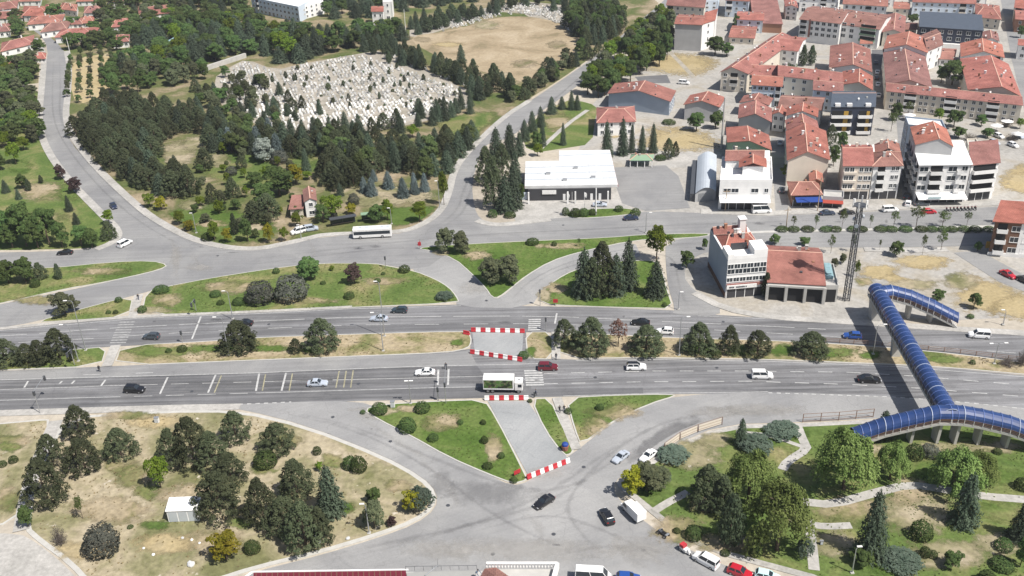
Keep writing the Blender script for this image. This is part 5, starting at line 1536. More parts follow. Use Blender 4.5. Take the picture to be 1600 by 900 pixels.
# --- garage annex with the big red roof
b = Bld('garage', 'low open-fronted garage with one broad red gable roof', 'garage', (1200, 441), (1289, 446), (1195, 384), 468, 'concrete')
b.gable('u', 2.4, 'tile', .25, .62, chim=2, dishes=0)
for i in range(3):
    o_ = MB(); b.piece(o_, 'F', b.lu * (i * .333 + .03), b.lu * (i * .333 + .30), .05, b.h - .9, -.02, .05); o_.build('bay_shade_panel', M['dark'], b.root)  # solid dark panel, the shaded inside of the bay put into its colour
for i in range(4):
    o_ = MB(); b.piece(o_, 'F', b.lu * i / 3 - .35, b.lu * i / 3 + .35, 0, b.h - .5, .06, .9); o_.build('pillar', M['concrete'], b.root)
o_ = MB(); b.piece(o_, 'F', -.1, b.lu + .1, b.h - .85, b.h - .35, .05, .8); o_.build('lintel', M['concrete'], b.root)
b.done()
b = simple('flat grey lean-to against the garage with blue-green tarpaulin on top', (1290, 449), (1310, 449), (1283, 415), 472, 'concrete', 'flat', 0, 'concrete', 1, name='lean_to_shed', cat='shed')
tp = MB(); b.block(tp, .05, .75, .35, .95, b.h + .08, b.h + 1.0); b.block(tp, .1, .6, .42, .9, b.h + 1.0, b.h + 1.5); tp.build('tarpaulin', M['tarp'], b.root, bevel=.2)
o_ = MB(); b.piece(o_, 'F', .4, b.lu - .4, .05, b.h - .6, -.02, .05); o_.build('bay_shade_panel', M['dark'], b.root)
# --- brown block cut by the edge of the view
b = Bld('apartment_block', 'brown and white apartment block with dark balconies and flat red roof edge', 'building', (1555, 346), (1640, 352), (1566, 318), 398, 'brown_wall')
b.shed(.6, 'tile', .6)
fh = b.h / 3.2
for f in range(3):
    b.balcony('F', b.lu * .16, fh * f + .9, b.lu * .2, 1.0, 'white')
    b.window('F', b.lu * .42, fh * f + 1.2, 2.2, 1.5); b.window('F', b.lu * .62, fh * f + 1.2, 1.4, 1.5); b.window('L', b.lv * .5, fh * f + 1.2, 1.4, 1.4)
o_ = MB(); b.piece(o_, 'F', -.2, b.lu + .2, 0, 1.0, .0, .25); o_.build('plinth', M['white'], b.root)
o_ = MB(); b.piece(o_, 'F', b.lu * .5, b.lu, 1.0, b.h - .2, .0, .06); o_.build('white_panel', M['white'], b.root)
b.done()

# --- the row facing the boulevard
b = Bld('apartment_block', 'low white block with sloped white awning and red-roofed penthouse on its terrace', 'building', (1125, 284), (1207, 284), (1128, 248), 327, 'white')
b.flat('white_roof', .7)
pm = MB(); b.block(pm, .08, .95, .55, 1.0, b.h, b.h + 2.7); b.block(pm, .42, .82, .28, .55, b.h, b.h + 2.7); pm.build('penthouse', M['white'], b.root)
b.gable('u', 1.5, 'tile', .3, a=(.08, .82), b=(.55, 1.0), z=b.h + 2.7, chim=1, walls=False)
b.gable('v', 1.3, 'tile', .3, a=(.36, .86), b=(.26, .62), z=b.h + 2.7, chim=0, walls=False, dishes=0)
for x in (.15, .30, .68): b.window('F', b.lu * x, b.h * .62, 2.2, 1.3)
b.window('F', b.lu * .9, b.h * .62, 1.2, 1.3)
for x in (.1, .35, .6, .85): b.window('L', b.lv * x, b.h * .6)
b.awning('F', .0, .97, b.h * .50, 3.2, 'white_roof', .9)
b.shop('F', .05, .95, 2.7)
b.done()
b = Bld('store_shed', 'long grey barrel-roofed metal shed beside the fuel station lot', 'shed', (1086.5, 301), (1119, 298), (1090, 246), 316, 'grey_wall')
mb = MB(); n = 8
for k in range(n):
    x0, x1 = k / n, (k + 1) / n
    z0, z1 = b.h + 1.6 * math.sin(math.pi * x0), b.h + 1.6 * math.sin(math.pi * x1)
    mb.add([b.P(x0, -.02, z0), b.P(x1, -.02, z1), b.P(x1, 1.02, z1), b.P(x0, 1.02, z0)], [(0, 1, 2, 3)])
    b.wmb.add([b.P(x0, 0, b.h), b.P(x1, 0, b.h), b.P(x1, 0, z1 - .02), b.P(x0, 0, z0 - .02)], [(0, 1, 2, 3)])
mb.build('roof', M['metal_roof'], b.root)
o_ = MB(); b.piece(o_, 'L', 1, b.lv - .5, 0, b.h - .6, .02, 1.6); o_.build('side_store', M['metal_dark'], b.root)
o_ = MB(); b.piece(o_, 'F', 1, b.lu - 1, .05, b.h - .4, -.02, .05); o_.build('roller_door', M['metal'], b.root)
b.done()
simple('green-gabled house with red roof behind the low white block', (1138, 222), (1204, 234), (1136, 200), 250, 'green_wall', 'gv', 1.8, 'tile', 2, F=3, name='house', cat='house')
simple('grey-gabled house with red roof north of the green-gabled house', (1155, 184), (1204, 190), (1157, 164), 214, 'grey_wall', 'gv', 2.2, 'tile_p', 2, L=3, name='house', cat='house')
b = simple('long red-roofed house with plain white gable behind the orange shop', (1232, 249), (1295, 249), (1230, 205), 291, 'cream', 'gv', 2.6, 'tile', 3, L=5, Rr=2, name='house', cat='house', chim=4, dishes=4, split=.45)
simple('narrow red-roofed house touching the long house at its back', (1231, 202), (1278, 203), (1229, 188), 240, 'white', 'gv', 2.4, 'tile_p', 3, L=2, name='house', cat='house')
b = simple('small orange hip-roofed shop with blue awning', (1238, 304), (1283, 303), (1232, 284), 322, 'brown_wall', 'hip', 1.9, 'tile_o', 1, name='shop', cat='shop', chim=0, dishes=0)
b.awning('F', .1, 1.0, b.h * .8, 2.6, 'awning_blue', .7); b.shop('F', .05, .95, 2.0)
simple('tiny orange-roofed annex between shop and gable wall', (1267, 283), (1284, 283), (1266, 268), 304, 'brick', 'gv', .8, 'tile_o', 1, name='annex', cat='shed', chim=0, dishes=0)
b = simple('flat grey-green roofed kiosk row with red awning edge', (1286, 309), (1318, 311), (1287, 299), 323, 'grey_wall', 'flat', 0, 'concrete', 1, name='kiosk_row', cat='shop')
b.awning('F', .0, 1.0, b.h * .8, 1.6, 'awning_red', .4); b.shop('F', .03, .97, 1.9)
b = Bld('apartment_block', 'pink-beige four-storey block with brown roof, left half of a twin', 'building', (1319, 259), (1364, 259), (1316, 227), 311, 'beige')
b.gable('u', 1.6, 'tile_p', .4, .6, chim=1, dishes=3)
fh = b.h / 4
for f in (1, 2, 3):
    for x, w in ((.12, 1.4), (.30, 1.4), (.62, 1.2), (.8, 1.2), (.94, .9)): b.window('F', b.lu * x, f * fh + fh * .3, w, 1.4)
    o_ = MB(); b.piece(o_, 'F', b.lu * .02, b.lu * .47, f * fh + .05, f * fh + .8, .0, .5); o_.build('bay', M['beige'], b.root)
b.shop('F', .04, .96, 2.6); b.done()
b.root['label'] = 'pink-beige four-storey block with brown roof, joined to a white orange-roofed block'
b = Bld('apartment_block', 'white four-storey block with orange hipped roof joined to the pink-beige block', 'building', (1365.3, 259), (1409, 258), (1363, 226), 311, 'white')
b.hip(2.4, 'tile_o', .5, b=(0, .6), k=.45, dishes=1)
b.gable('v', 1.6, 'tile_o', .2, a=(.1, 1), b=(.55, 1), chim=1, walls=False, dishes=1)
for f in (1, 2, 3):
    b.balcony('F', b.lu * .3, f * fh + .1, b.lu * .3, .9, 'white')
    b.window('F', b.lu * .72, f * fh + 1, 1.1, 1.3); b.window('F', b.lu * .87, f * fh + 1, 1.1, 1.3)
    for x in (.2, .5, .8): b.window('R', b.lv * x, f * fh + 1)
b.shop('F', .04, .96, 2.6); b.done()
b = Bld('apartment_block', 'large white apartment block with sloped white sheet roof and wide white awning', 'building', (1438, 258), (1517, 257), (1426, 229), 316, 'white')
b.shed(1.4, 'white_roof', .5)
fh = b.h / 4.15
for f in (1, 2, 3):
    z = f * fh + .75
    b.window('F', b.lu * .09, z + .5, 2.6, 1.5)
    b.balcony('F', b.lu * .34, z - .1, b.lu * .26, 1.3, 'white')
    b.window('F', b.lu * .66, z + .5, 2.6, 1.5); b.window('F', b.lu * .9, z + .6, 1.8, 1.5)
    b.balcony('F', b.lu * .8, z - .1, b.lu * .12, .9, 'white', dark=False)
    for x in (.2, .5, .8): b.balcony('L', b.lv * x, z - .1, 2.8, 1.0, 'grey_wall')
b.awning('F', .0, .98, fh * 1.12, 3.4, 'white_roof', .9)
o_ = MB(); b.piece(o_, 'F', b.lu * .18, b.lu * .44, fh * .92, fh * 1.08, 3.4, 3.55); o_.build('shop_sign', M['tarp'], b.root)
b.shop('F', .02, .98, 2.7); b.done()
b = Bld('apartment_block', 'orange-roofed block rising behind the white sheet-roofed apartments', 'building', (1431, 226), (1489, 229), (1423, 199), 300, 'grey_wall')
b.gable('v', 2.2, 'tile_o', .2, .6, chim=2, dishes=2)
for f in range(4):
    for x in (.2, .5, .8): b.balcony('L', b.lv * x, f * 2.9 + 1.2, 2.4, .9, 'grey_wall')
b.done()
simple('flat white-topped block with grey side wall behind the orange-roofed block', (1419, 197), (1478, 203), (1414, 184), 258, 'blue_grey', 'flat', 0, 'white_roof', 4, L=4, chim=0)
b = Bld('apartment_block', 'white balcony block with plain brown-red roof beside the bare sandy lot', 'building', (1518, 258), (1561, 254), (1515, 229), 314, 'white')
b.shed(1.2, 'tile_p', .5)
fh = b.h / 4
for f in (1, 2, 3):
    b.balcony('F', b.lu * .5, f * fh + .3, b.lu * .86, 1.2, 'white')
for x in (.3, .7):
    for f in (1, 2, 3): b.window('R', b.lv * x, f * fh + 1)
b.shop('F', .1, .9, 2.6); b.done()
simple('small cream-topped stair block behind the brown-red roofed block', (1512, 229), (1528, 229), (1510, 219), 262, 'cream', 'flat', 0, 'concrete', 3, F=1, name='stair_block', cat='building')

# --- inner streets
b = Bld('apartment_block', 'navy and white block with yellow balcony panels and slate roof', 'building', (1299, 167), (1367, 167), (1302, 143), 211, 'navy')
b.gable('u', 1.8, 'slate', .3, .55, chim=0, dishes=1)
fh = b.h / 3.6
for f in range(3):
    for x, w in ((.26, .48), (.8, .32)):
        b.balcony('F', b.lu * x, f * fh + .9, b.lu * w, 1.1, 'white')
        y = MB(); b.piece(y, 'F', b.lu * (x + w * .1), b.lu * (x + w * .32), f * fh + 1.0, f * fh + 3.1, .05, .12); y.build('balcony_screen', M['yellow_panel'], b.root)
for x in (.15, .42, .85):
    d_ = MB(); b.piece(d_, 'F', b.lu * x - .9, b.lu * x + .9, b.h - .2, b.h + 1.1, -1.2, .1); d_.build('dormer', M['white'], b.root)
for x in (.25, .6):
    for f in range(3): b.window('L', b.lv * x, f * fh + 1.3)
b.done()
# the U-shaped cream block
b = Bld('apartment_block', 'long cream three-storey block with red roofs round a tree-filled yard', 'building', (1386, 142), (1597, 164), (1384, 132), 171, 'cream')
b.gable('u', 1.7, 'tile_p', .4, .5, chim=4, dishes=5)
fh = b.h / 3
for f in range(3):
    for x in (.045, .10, .27, .31, .365, .43, .55, .60, .66, .71, .89, .95): b.window('F', b.lu * x, f * fh + fh * .33, 1.3, 1.35)
    for x in (.185, .49, .80): b.balcony('F', b.lu * x, f * fh + .5, 4.2, .9, 'white')
b.done()
HB = b.h
b2 = simple('red-roofed wing running back from the west end of the cream block', (1386, 132), (1455, 137), (1381, 77), 162, 'cream', 'gv', 2.4, 'tile_p', 3, L=9, chim=5, dishes=6, h=HB)
b2 = simple('red-roofed wing running back from the east end of the cream block', (1514, 140), (1594, 150), (1502, 92), 178, 'cream', 'gv', 2.6, 'tile_p', 3, chim=5, dishes=6, h=HB, split=.62)
simple('tall white-gabled house with orange roof behind the west red wing', (1382, 76), (1448, 82), (1388, 56), 108, 'white', 'gv', 2.6, 'tile_o', 4, chim=1)
simple('white rear house with windowed wall facing the tree-filled yard', (1449, 80), (1473, 70), (1440, 55), 112, 'white', 'gu', 1.6, 'tile_o', 3, F=2, Rr=2, chim=1)
simple('pale orange-roofed house in front of the slate-roofed block', (1503, 88), (1568, 90), (1502, 68), 112, 'white', 'gv', 2.4, 'tile_o', 3, F=3, chim=3)
simple('little orange-roofed hut beside the tree-filled yard', (1468, 92), (1490, 93), (1472, 76), 103, 'white', 'gu', .8, 'tile_o', 1, F=2, name='hut', cat='house', chim=0, dishes=0)
b = Bld('apartment_block', 'long navy block with pale slate-blue sheet roof', 'building', (1437, 42), (1536, 48), (1437, 25), 72, 'navy')
b.shed(2.0, 'slate', .3)
fh = b.h / 3
for f in (1, 2):
    for k in range(7): b.window('F', b.lu * (k + .5) / 7, f * fh + .6, 2.0, 1.6)
w_ = MB(); b.piece(w_, 'F', 0.3, b.lu - .3, 0, fh * .8, .0, 1.4); w_.build('ground_floor', M['white'], b.root)
for k in range(5): b.window('F', b.lu * (k + .5) / 5, .9, 1.4, 1.2)
b.done()
b = Bld('apartment_block', 'grey and white four-storey block under a long orange roof with orange stair strip', 'building', (1250, 30), (1313, 37), (1272, 10), 64, 'white')
b.gable('u', 2.2, 'tile_o', .5, .5, chim=3, dishes=3)
fh = b.h / 4
for f in range(1, 4):
    for x in (.3, .45, .6, .75, .9): b.window('F', b.lu * x, f * fh + .9, 1.9, 1.5)
    b.balcony('F', b.lu * .1, f * fh + .3, 3.2, 1.0, 'grey_wall')
o_ = MB(); b.piece(o_, 'F', b.lu * .24, b.lu * .285, fh, b.h + .6, .02, .4); o_.build('stair_strip', M['tile_o'], b.root)
b.done()
b = Bld('apartment_block', 'white four-storey block with dark stacked windows under an orange roof', 'building', (1314, 38), (1374, 46), (1335, 17), 68, 'white')
b.gable('u', 2.0, 'tile_o', .5, .5, chim=2, dishes=2)
for f in range(1, 4):
    for x, w in ((.09, 2.2), (.3, 2.0)): b.window('F', b.lu * x, f * fh + .8, w, 1.6)
    b.balcony('F', b.lu * .72, f * fh + .3, b.lu * .4, 1.0, 'green_wall')
b.done()
# triangular group
b = simple('long slanting red-roofed wing along the pale street beside the straw lot', (1127, 112), (1168, 115), (1206, 58), 142, 'cream', 'gv', 2.2, 'tile_p', 3, F=3, chim=5, dishes=4, split=.4)
simple('red-roofed row front with dark upright window strips above the pale blue block', (1168.5, 116), (1216, 118), (1174, 101), 142, 'cream', 'gu', 1.8, 'tile_p', 3, F=4, chim=2, dishes=2)
simple('red-roofed block at the back of the white-walled yard', (1207, 76), (1246, 80), (1222, 56), 104, 'white', 'gu', 1.7, 'tile_p', 3, F=3, Rr=2, chim=2, dishes=2)
simple('row house under red roof between the wedge roof and the pines', (1217, 118), (1316, 130), (1216, 102), 152, 'cream', 'gu', 1.9, 'tile_p', 3, F=6, chim=5, dishes=4)
b = simple('pale blue block with bright orange roof, three rows of windows', (1175, 132), (1221, 135), (1178, 117), 164, 'blue_wall', 'gu', 1.6, 'tile_o', 3, F=5, ww=1.4, chim=0, dishes=1)
b = simple('orange-roofed house just east of the pale blue block', (1217, 168), (1283, 172), (1224, 149), 196, 'white', 'gu', 1.7, 'tile_o', 3, F=5, Rr=2, chim=1)
simple('brown-red block front between wedge roof and navy block', (1272, 140), (1316, 144), (1272, 124), 172, 'blue_wall', 'gu', 1.5, 'tile_p', 3, F=3, chim=1)
simple('tall red double-pitched roof block west of the car-lined street', (1297, 106), (1361, 112), (1299, 72), 138, 'white', 'gv', 2.2, 'tile', 3, Rr=5, L=3, chim=4, dishes=5, split=.55)
simple('red gable-ended strip house touching the navy block', (1316, 132), (1362, 140), (1318, 112), 168, 'cream', 'gv', 2.0, 'tile', 3, Rr=2, chim=2, dishes=2, split=.55)
simple('red-roofed house seen gable-on north of the long house', (1230, 180), (1276, 182), (1232, 168), 216, 'white', 'gv', 1.8, 'tile', 3, L=2, chim=1)
simple('low red-roofed house beside the grey-gabled house', (1208, 178), (1226, 180), (1212, 168), 204, 'white', 'gv', 1.0, 'tile', 2, F=2, name='house', cat='house', chim=0)
simple('small red house with white front north-west of the green gable', (1157, 160), (1200, 164), (1164, 150), 180, 'white', 'gv', 1.5, 'tile', 2, F=3, name='house', cat='house')
# western edge houses
simple('grey-blue gabled long house with red roof at the edge of the pines', (951, 146), (1046, 158), (962, 131), 168, 'blue_grey', 'gv', 2.6, 'tile', 2, Rr=4, name='house', cat='house', chim=3, dishes=0)
simple('brown-grey gabled house with red roof east of the grey-blue long house', (1070, 163), (1123, 167), (1080, 149), 187, 'grey_wall', 'gv', 1.9, 'tile', 2, Rr=3, name='house', cat='house', chim=2)
simple('white house under a pink-red hipped roof behind the dark spruces', (934, 191), (992, 189), (934, 168), 213, 'white', 'hip', 2.0, 'tile_p', 2, F=4, L=3, name='house', cat='house', chim=0, dishes=0)
simple('tall grey-sided block with white windowed end wall by the straw lot', (1055, 37), (1097, 39), (1062, 23), 78, 'grey_wall', 'gu', 1.2, 'tile', 4, name='apartment_block', chim=1, dishes=0)
simple('white windowed end of the tall grey-sided block', (1097.3, 38), (1117, 32), (1102, 22), 79, 'white', 'shed', .6, 'tile', 4, F=1, name='apartment_block', chim=0)
simple('long red-roofed grey house at the top by the north road', (1042, 8), (1100, 12), (1048, -6), 34, 'cream', 'gu', 1.8, 'tile', 3, F=5, chim=1)
simple('pale blue-white tower block beside the tall grey-sided block', (1100, 2), (1122, 2), (1104, -12), 28, 'blue_wall', 'flat', 0, 'white_roof', 4, F=2)
simple('light blue house with red roof east of the pale tower block', (1134, 0), (1170, 2), (1138, -14), 26, 'blue_wall', 'gu', 1.6, 'tile', 3, F=3)
simple('small blue house with pale red gable roof near the brown sheet roof', (1152, 30), (1192, 32), (1154, 18), 50, 'blue_wall', 'gu', 1.3, 'tile_p', 2, F=3, name='house', cat='house')
simple('low red-roofed cottage with white yard wall by the broad trees', (1140, 58), (1178, 60), (1146, 40), 68, 'cream', 'gu', 1.2, 'tile', 1, F=3, name='cottage', cat='house')
simple('large brown-roofed hall at the top of the quarter', (1178, 36), (1222, 38), (1172, -10), 50, 'brick', 'shed', 1.0, 'tile_p', 2, Rr=3, name='hall', cat='building')
simple('white narrow house with pink roof beside the brown-roofed hall', (1228, 10), (1246, 12), (1226, 0), 30, 'white', 'gv', 1.0, 'tile_p', 3, F=2, name='house', cat='house')
simple('white block with orange roof in the far row', (1318, 6), (1386, 10), (1320, -8), 34, 'white', 'gu', 1.6, 'tile_o', 3, F=6, chim=1)
simple('small orange-topped block between the two far white blocks', (1397, 13), (1420, 14), (1398, 3), 30, 'cream', 'gu', .8, 'tile_o', 2, F=2, chim=0, dishes=0)
simple('pale blue far block with red roof and dark windows', (1427, 3), (1524, 6), (1428, -10), 27, 'blue_wall', 'gu', 1.6, 'tile', 3, F=8, chim=1)
simple('red-roofed corner house above the slate-roofed block', (1526, 26), (1563, 30), (1525, 5), 42, 'cream', 'hip', 1.6, 'tile', 2, F=3, name='house', cat='house')
simple('red house at the far right street corner', (1586, 12), (1625, 16), (1588, -6), 34, 'cream', 'gu', 1.6, 'tile', 3, F=3)
simple('red-roofed house beyond the right-hand street', (1588, 30), (1630, 33), (1586, 16), 50, 'brick', 'gu', 1.4, 'tile_p', 2, F=3, name='house', cat='house')
simple('pink-roofed low house at the right edge by the dark tree', (1592, 70), (1640, 74), (1592, 62), 92, 'white', 'gu', 1.3, 'tile_p', 2, F=3, name='house', cat='house')
simple('faded red roofs west of the slate-roofed block', (1380, 50), (1412, 52), (1384, 24), 72, 'cream', 'gv', 1.4, 'tile_p', 3, F=2, chim=2)
simple('low red-roofed house between faded roofs and navy block', (1413, 46), (1432, 46), (1414, 36), 60, 'cream', 'gu', 1.0, 'tile', 2, F=2, name='house', cat='house', chim=0, dishes=0)
simple('tiny red-roofed house at the end of the car-lined street', (1345, 68), (1362, 68), (1346, 58), 78, 'white', 'gu', .8, 'tile_o', 1, F=2, name='house', cat='house', chim=0, dishes=0)
simple('grey outbuilding with red lean-to roof beside the slate block', (1538, 62), (1560, 64), (1536, 50), 78, 'white', 'gv', 1.0, 'tile_p', 2, F=2, name='outbuilding', cat='house', chim=1)
for lab, FL, FR, BL, by, rm in (('far red roof at the very top above the white blocks', (1330, -14), (1400, -12), (1332, -30), 8, 'tile'), ('far white block at the very top of the quarter', (1250, -4), (1310, -2), (1256, -16), 18, 'tile_o'), ('far red roof at the very top beside the street', (1440, -18), (1545, -16), (1442, -34), 4, 'tile_p')):
    simple(lab, FL, FR, BL, by, 'white', 'gu', 1.6, rm, 3, F=4)
# --- houses among the trees in the far west
for lab, FL, FR, BL, by, rm in (
    ('broad red hip-roofed house at the head of the west road', (36, 24), (77, 25), (38, 9), 34, 'tile'), ('orange hip-roofed house nearest the bend of the west road', (43, 38), (95, 34), (50, 26), 48, 'tile_o'),
    ('red-roofed house at the top left edge', (-8, 16), (25, 12), (-4, 4), 26, 'tile'), ('low orange house beside the bend under trees', (64, 50), (103, 45), (75, 36), 60, 'tile_o'), ('long orange house under the broad trees by the bend', (86, 58), (145, 55), (98, 45), 68, 'tile_p'),
    ('orange house with pale front above the long orange house', (96, 14), (119, 17), (98, 4), 24, 'tile_o'), ('small orange roof half hidden by trees', (128, 36), (145, 35), (130, 26), 44, 'tile_o'), ('pink-orange house among trees north of the plantation', (175, 42), (207, 40), (172, 29), 54, 'tile_p'),
    ('white house with bright red roof in the western wood', (218, 24), (263, 20), (217, 11), 36, 'tile'), ('long pink-roofed house with roof light west of the road', (2, 80), (52, 68), (4, 66), 90, 'tile_p'), ('low pink roof beside the shrubs west of the road', (8, 106), (50, 100), (14, 92), 114, 'tile_p'), ('red-roofed cottage at the left edge below the street', (-10, 50), (14, 48), (-8, 38), 60, 'tile_p'), ('pale orange roof at the top edge in the wood', (168, 2), (192, 2), (170, -6), 14, 'tile_o')):
    simple(lab, FL, FR, BL, by, 'white', 'hip', 1.9, rm, 1, F=3, L=1, name='house', cat='house', chim=1, dishes=0)
b = simple('long grey-white institution block with flat white roof above the wood', (392, -3), (466, 12), (420, -16), 19, 'blue_wall', 'flat', 0, 'white_roof', 3, F=12, ww=1.6)
simple('white wing of the institution with windowed end', (466.6, 12), (505, 2), (436, -4), 32, 'white', 'flat', 0, 'white_roof', 3, F=5)
simple('small white house with red roof at the wood edge', (581, 18), (598, 18), (582, 10), 42, 'white', 'gu', .8, 'tile', 2, F=2, name='house', cat='house', chim=0, dishes=0)
simple('tall white wall house beside the small red-roofed house', (598, 4), (612, 4), (600, -6), 32, 'white', 'flat', 0, 'white_roof', 3, F=1, name='house', cat='house')
for lab, FL, FR, BL, by, rm in (('wide red roof between the two head-of-road houses', (70, 16), (98, 17), (72, 7), 24, 'tile'), ('long orange-red roof at the corner of the far village', (-20, 30), (34, 27), (-16, 19), 38, 'tile'), ('small red roof beside the long pink-roofed house', (54, 92), (70, 91), (55, 84), 99, 'tile_p'), ('red roof just north of the long orange house', (106, 38), (128, 37), (108, 29), 46, 'tile'), ('pinkish roof behind the long orange house', (132, 20), (160, 19), (133, 10), 30, 'tile_p'), ('red roof at the very top of the far village', (30, 2), (62, 1), (33, -7), 10, 'tile_o'), ('orange roof at the very top beside the wood', (120, 2), (150, 1), (122, -7), 10, 'tile_o'), ('red roof left of the water slide trees', (176, 66), (200, 64), (178, 56), 76, 'tile_p')):
    simple(lab, FL, FR, BL, by, 'white', 'hip', 1.9, rm, 1, F=3, L=1, name='house', cat='house', chim=1, dishes=0)
# --- small house in the garden strip
b = simple('small two-storey white house with orange roof above the bus', (476, 315), (494, 313), (474, 297), 340, 'white', 'gv', .9, 'tile_o', 2, F=1, L=1, name='garden_house', cat='house', chim=0, dishes=0, over=.3)
simple('low orange-roofed porch house joined to the small white garden house', (453, 327), (472, 326), (458, 309), 342, 'cream', 'shed', .6, 'tile_o', 1, name='porch_house', cat='house')
# --- white kiosk in the dry park
b = Bld('kiosk', 'small white sheet-metal kiosk standing in the dry park', 'kiosk', (259.5, 799), (308, 797), (266, 781), 817, 'white')
b.shed(.35, 'white_roof', .15, th=.12)
for k in range(3):
    o_ = MB(); b.piece(o_, 'F', b.lu * (.04 + k * .32), b.lu * (.32 + k * .32), .25, b.h - .15, .0, .06); o_.build('shutter', M['metal_roof'], b.root)
o_ = MB(); b.block(o_, -.03, 1.03, -.12, 0, 0, .12); o_.build('step', M['concrete'], b.root)
b.done()

# --- fuel station
b = Bld('fuel_station', 'wide white flat canopy of the fuel station with dark glazed front', 'fuel station', (825, 296), (955, 294), (825, 262), 314, 'shade')
H = b.h
mb = MB()
cn = [G(x, y, H) - b.O for x, y in ((820, 295), (965.5, 292.5), (953, 238), (873.5, 239), (873.5, 255), (821, 256))]
cn = [b.inv @ Vector((p.x, p.y, 0)) for p in cn]
mb.prism(cn, H, H + .9, 0, True)
r = mb.build('canopy', M['canopy_sheet'], b.root)
red = MB()
for i in (1, 2, 5, 3):
    p, q = cn[i], cn[(i + 1) % 6]
    red.bar((p.x, p.y, H + .45), (q.x, q.y, H + .45), .12, .55)
red.build('fascia', M['red'], r)
sm = MB()
for t in (.24, .48, .72):
    p, q = cn[0].lerp(cn[5], t * 1.0), cn[1].lerp(cn[2], t * .72)
    sm.bar((p.x, p.y, H + .95), (q.x, q.y, H + .95), .45, .22)
p, q = cn[4].lerp(cn[3], .45), cn[1].lerp(cn[2], .88); sm.bar((p.x, p.y, H + .95), (q.x, q.y, H + .95), .45, .22)
for k in range(1, 14):
    p, q = cn[0].lerp(cn[1], k / 14), cn[5].lerp(cn[5] + (cn[1] - cn[0]), k / 14)
    sm.bar((p.x, p.y, H + .91), (q.x, q.y, H + .91), .08, .06)
sm.build('seam', M['metal_roof'], r)
for a_, c_ in ((.25, .55), (.6, .8), (.8, .35), (.45, .25)):
    q = b.P(a_, c_); o_ = MB(); o_.box(q.x - .7, q.y - .5, H + .9, q.x + .7, q.y + .5, H + 1.5); o_.build('roof_unit', M['metal'], r)
o_ = MB(); b.piece(o_, 'F', b.lu * .17, b.lu * .34, H - 1.6, H - .3, .1, .3); o_.build('canopy_sign', M['white_plastic'], b.root)
for x in (.0, .47, .56, .95):
    o_ = MB(); b.piece(o_, 'F', b.lu * x, b.lu * x + .45, 0, H, 2.2, 2.65); o_.build('pillar', M['white'], b.root)
for x in (.42, .75, .85):
    o_ = MB(); b.piece(o_, 'F', b.lu * x, b.lu * x + .8, 0.1, 2.2, .05, .12); o_.build('door', M['frame'], b.root)
b.done()
o_ = MB(); p = G(816, 312); o_.box(p.x - 1.6, p.y - .2, 0, p.x + 1.6, p.y + .2, 2.4); o_ = o_.build('screen_wall', M['blue_wall']); tag(o_, 'pale blue screen wall at the west end of the fuel station', 'wall')
b = Bld('garden_pavilion', 'open garden pavilion with grey-green roof behind the parking lot', 'pavilion', (985, 250), (1019, 250), (987, 241), 258, 'concrete', 2.6)
b.wmb = MB()
for a_, c_ in ((0, 0), (.33, 0), (.66, 0), (1, 0), (0, 1), (1, 1)):
    q = b.P(a_, c_); b.wmb.box(q.x - .12, q.y - .12, 0, q.x + .12, q.y + .12, b.h)
b.hip(1.0, 'green_wall', .3, chim=0, dishes=0)
b.wmb.build('post', M['white'], b.root)

# --- roof terraces of the tall building below the viewpoint
ZT = 26.0
rt = empty('terrace_building', (0, 0, 0))
tag(rt, 'tall building just below the view, its maroon roof and grey terrace showing', 'building')
def top(px, mat, name, z0, z1, par=rt, bev=0):
    pts = [G(x, y, ZT) for x, y in px]
    mb = MB(); mb.prism([(p.x, p.y) for p in pts], z0, z1, 0, True)
    return mb.build(name, M[mat], par)
top([(396, 895), (646, 890), (660, 960), (390, 965)], 'white', 'wall', 0, ZT - .4)
mr = top([(396, 894), (634, 890.5), (640, 960), (393, 965)], 'maroon', 'roof', ZT - .4, ZT - .1)
rb_ = MB()
for k in range(28):
    a_, c_ = G(400 + k * 8.4, 894.5 - k * .12, ZT), G(398 + k * 8.6, 962, ZT)
    rb_.bar((a_.x, a_.y, ZT - .08), (c_.x, c_.y, ZT - .08), .09, .06)
rb_.build('roof_rib', M['brown_wall'], mr)
for a_, c_ in (((394, 893), (638, 889.5)), ((394, 893), (380, 903))):
    p, q = G(*a_, ZT), G(*c_, ZT); mb = MB(); mb.bar((p.x, p.y, ZT - .1), (q.x, q.y, ZT - .1), .22, .2); mb.build('parapet', M['white'], rt)
top([(634, 892), (745, 889), (750, 960), (655, 960)], 'roof_grey', 'terrace', 0, ZT - .25)
p, q = G(634, 889.5, ZT), G(745, 888, ZT); mb = MB()
for k in range(9):
    s_ = p.lerp(q, k / 8); mb.tube([(s_.x, s_.y, ZT - .25), (s_.x, s_.y, ZT + .5)], .025, 5)
mb.tube([(p.x, p.y, ZT + .5), (q.x, q.y, ZT + .5)], .03, 5); mb.build('railing', M['metal_dark'], rt)
p, q = G(664, 899, ZT), G(684, 884, ZT); mb = MB(); mb.tube([(p.x, p.y, ZT), (q.x, q.y, ZT + .1)], .05, 5); mb.tube([(q.x, q.y, ZT - .3), (q.x, q.y, ZT + 1.4)], .04, 5); mb.build('aerial', M['metal'], rt)
top([(740, 890), (762, 884), (868, 884), (858, 960), (745, 960)], 'concrete', 'terrace', 0, ZT - .6)
pts = [G(x, y, ZT) for x, y in ((757, 884), (775, 882), (822, 915), (808, 940), (742, 930), (745, 905))]
ap = sum(pts, Vector()) / len(pts)
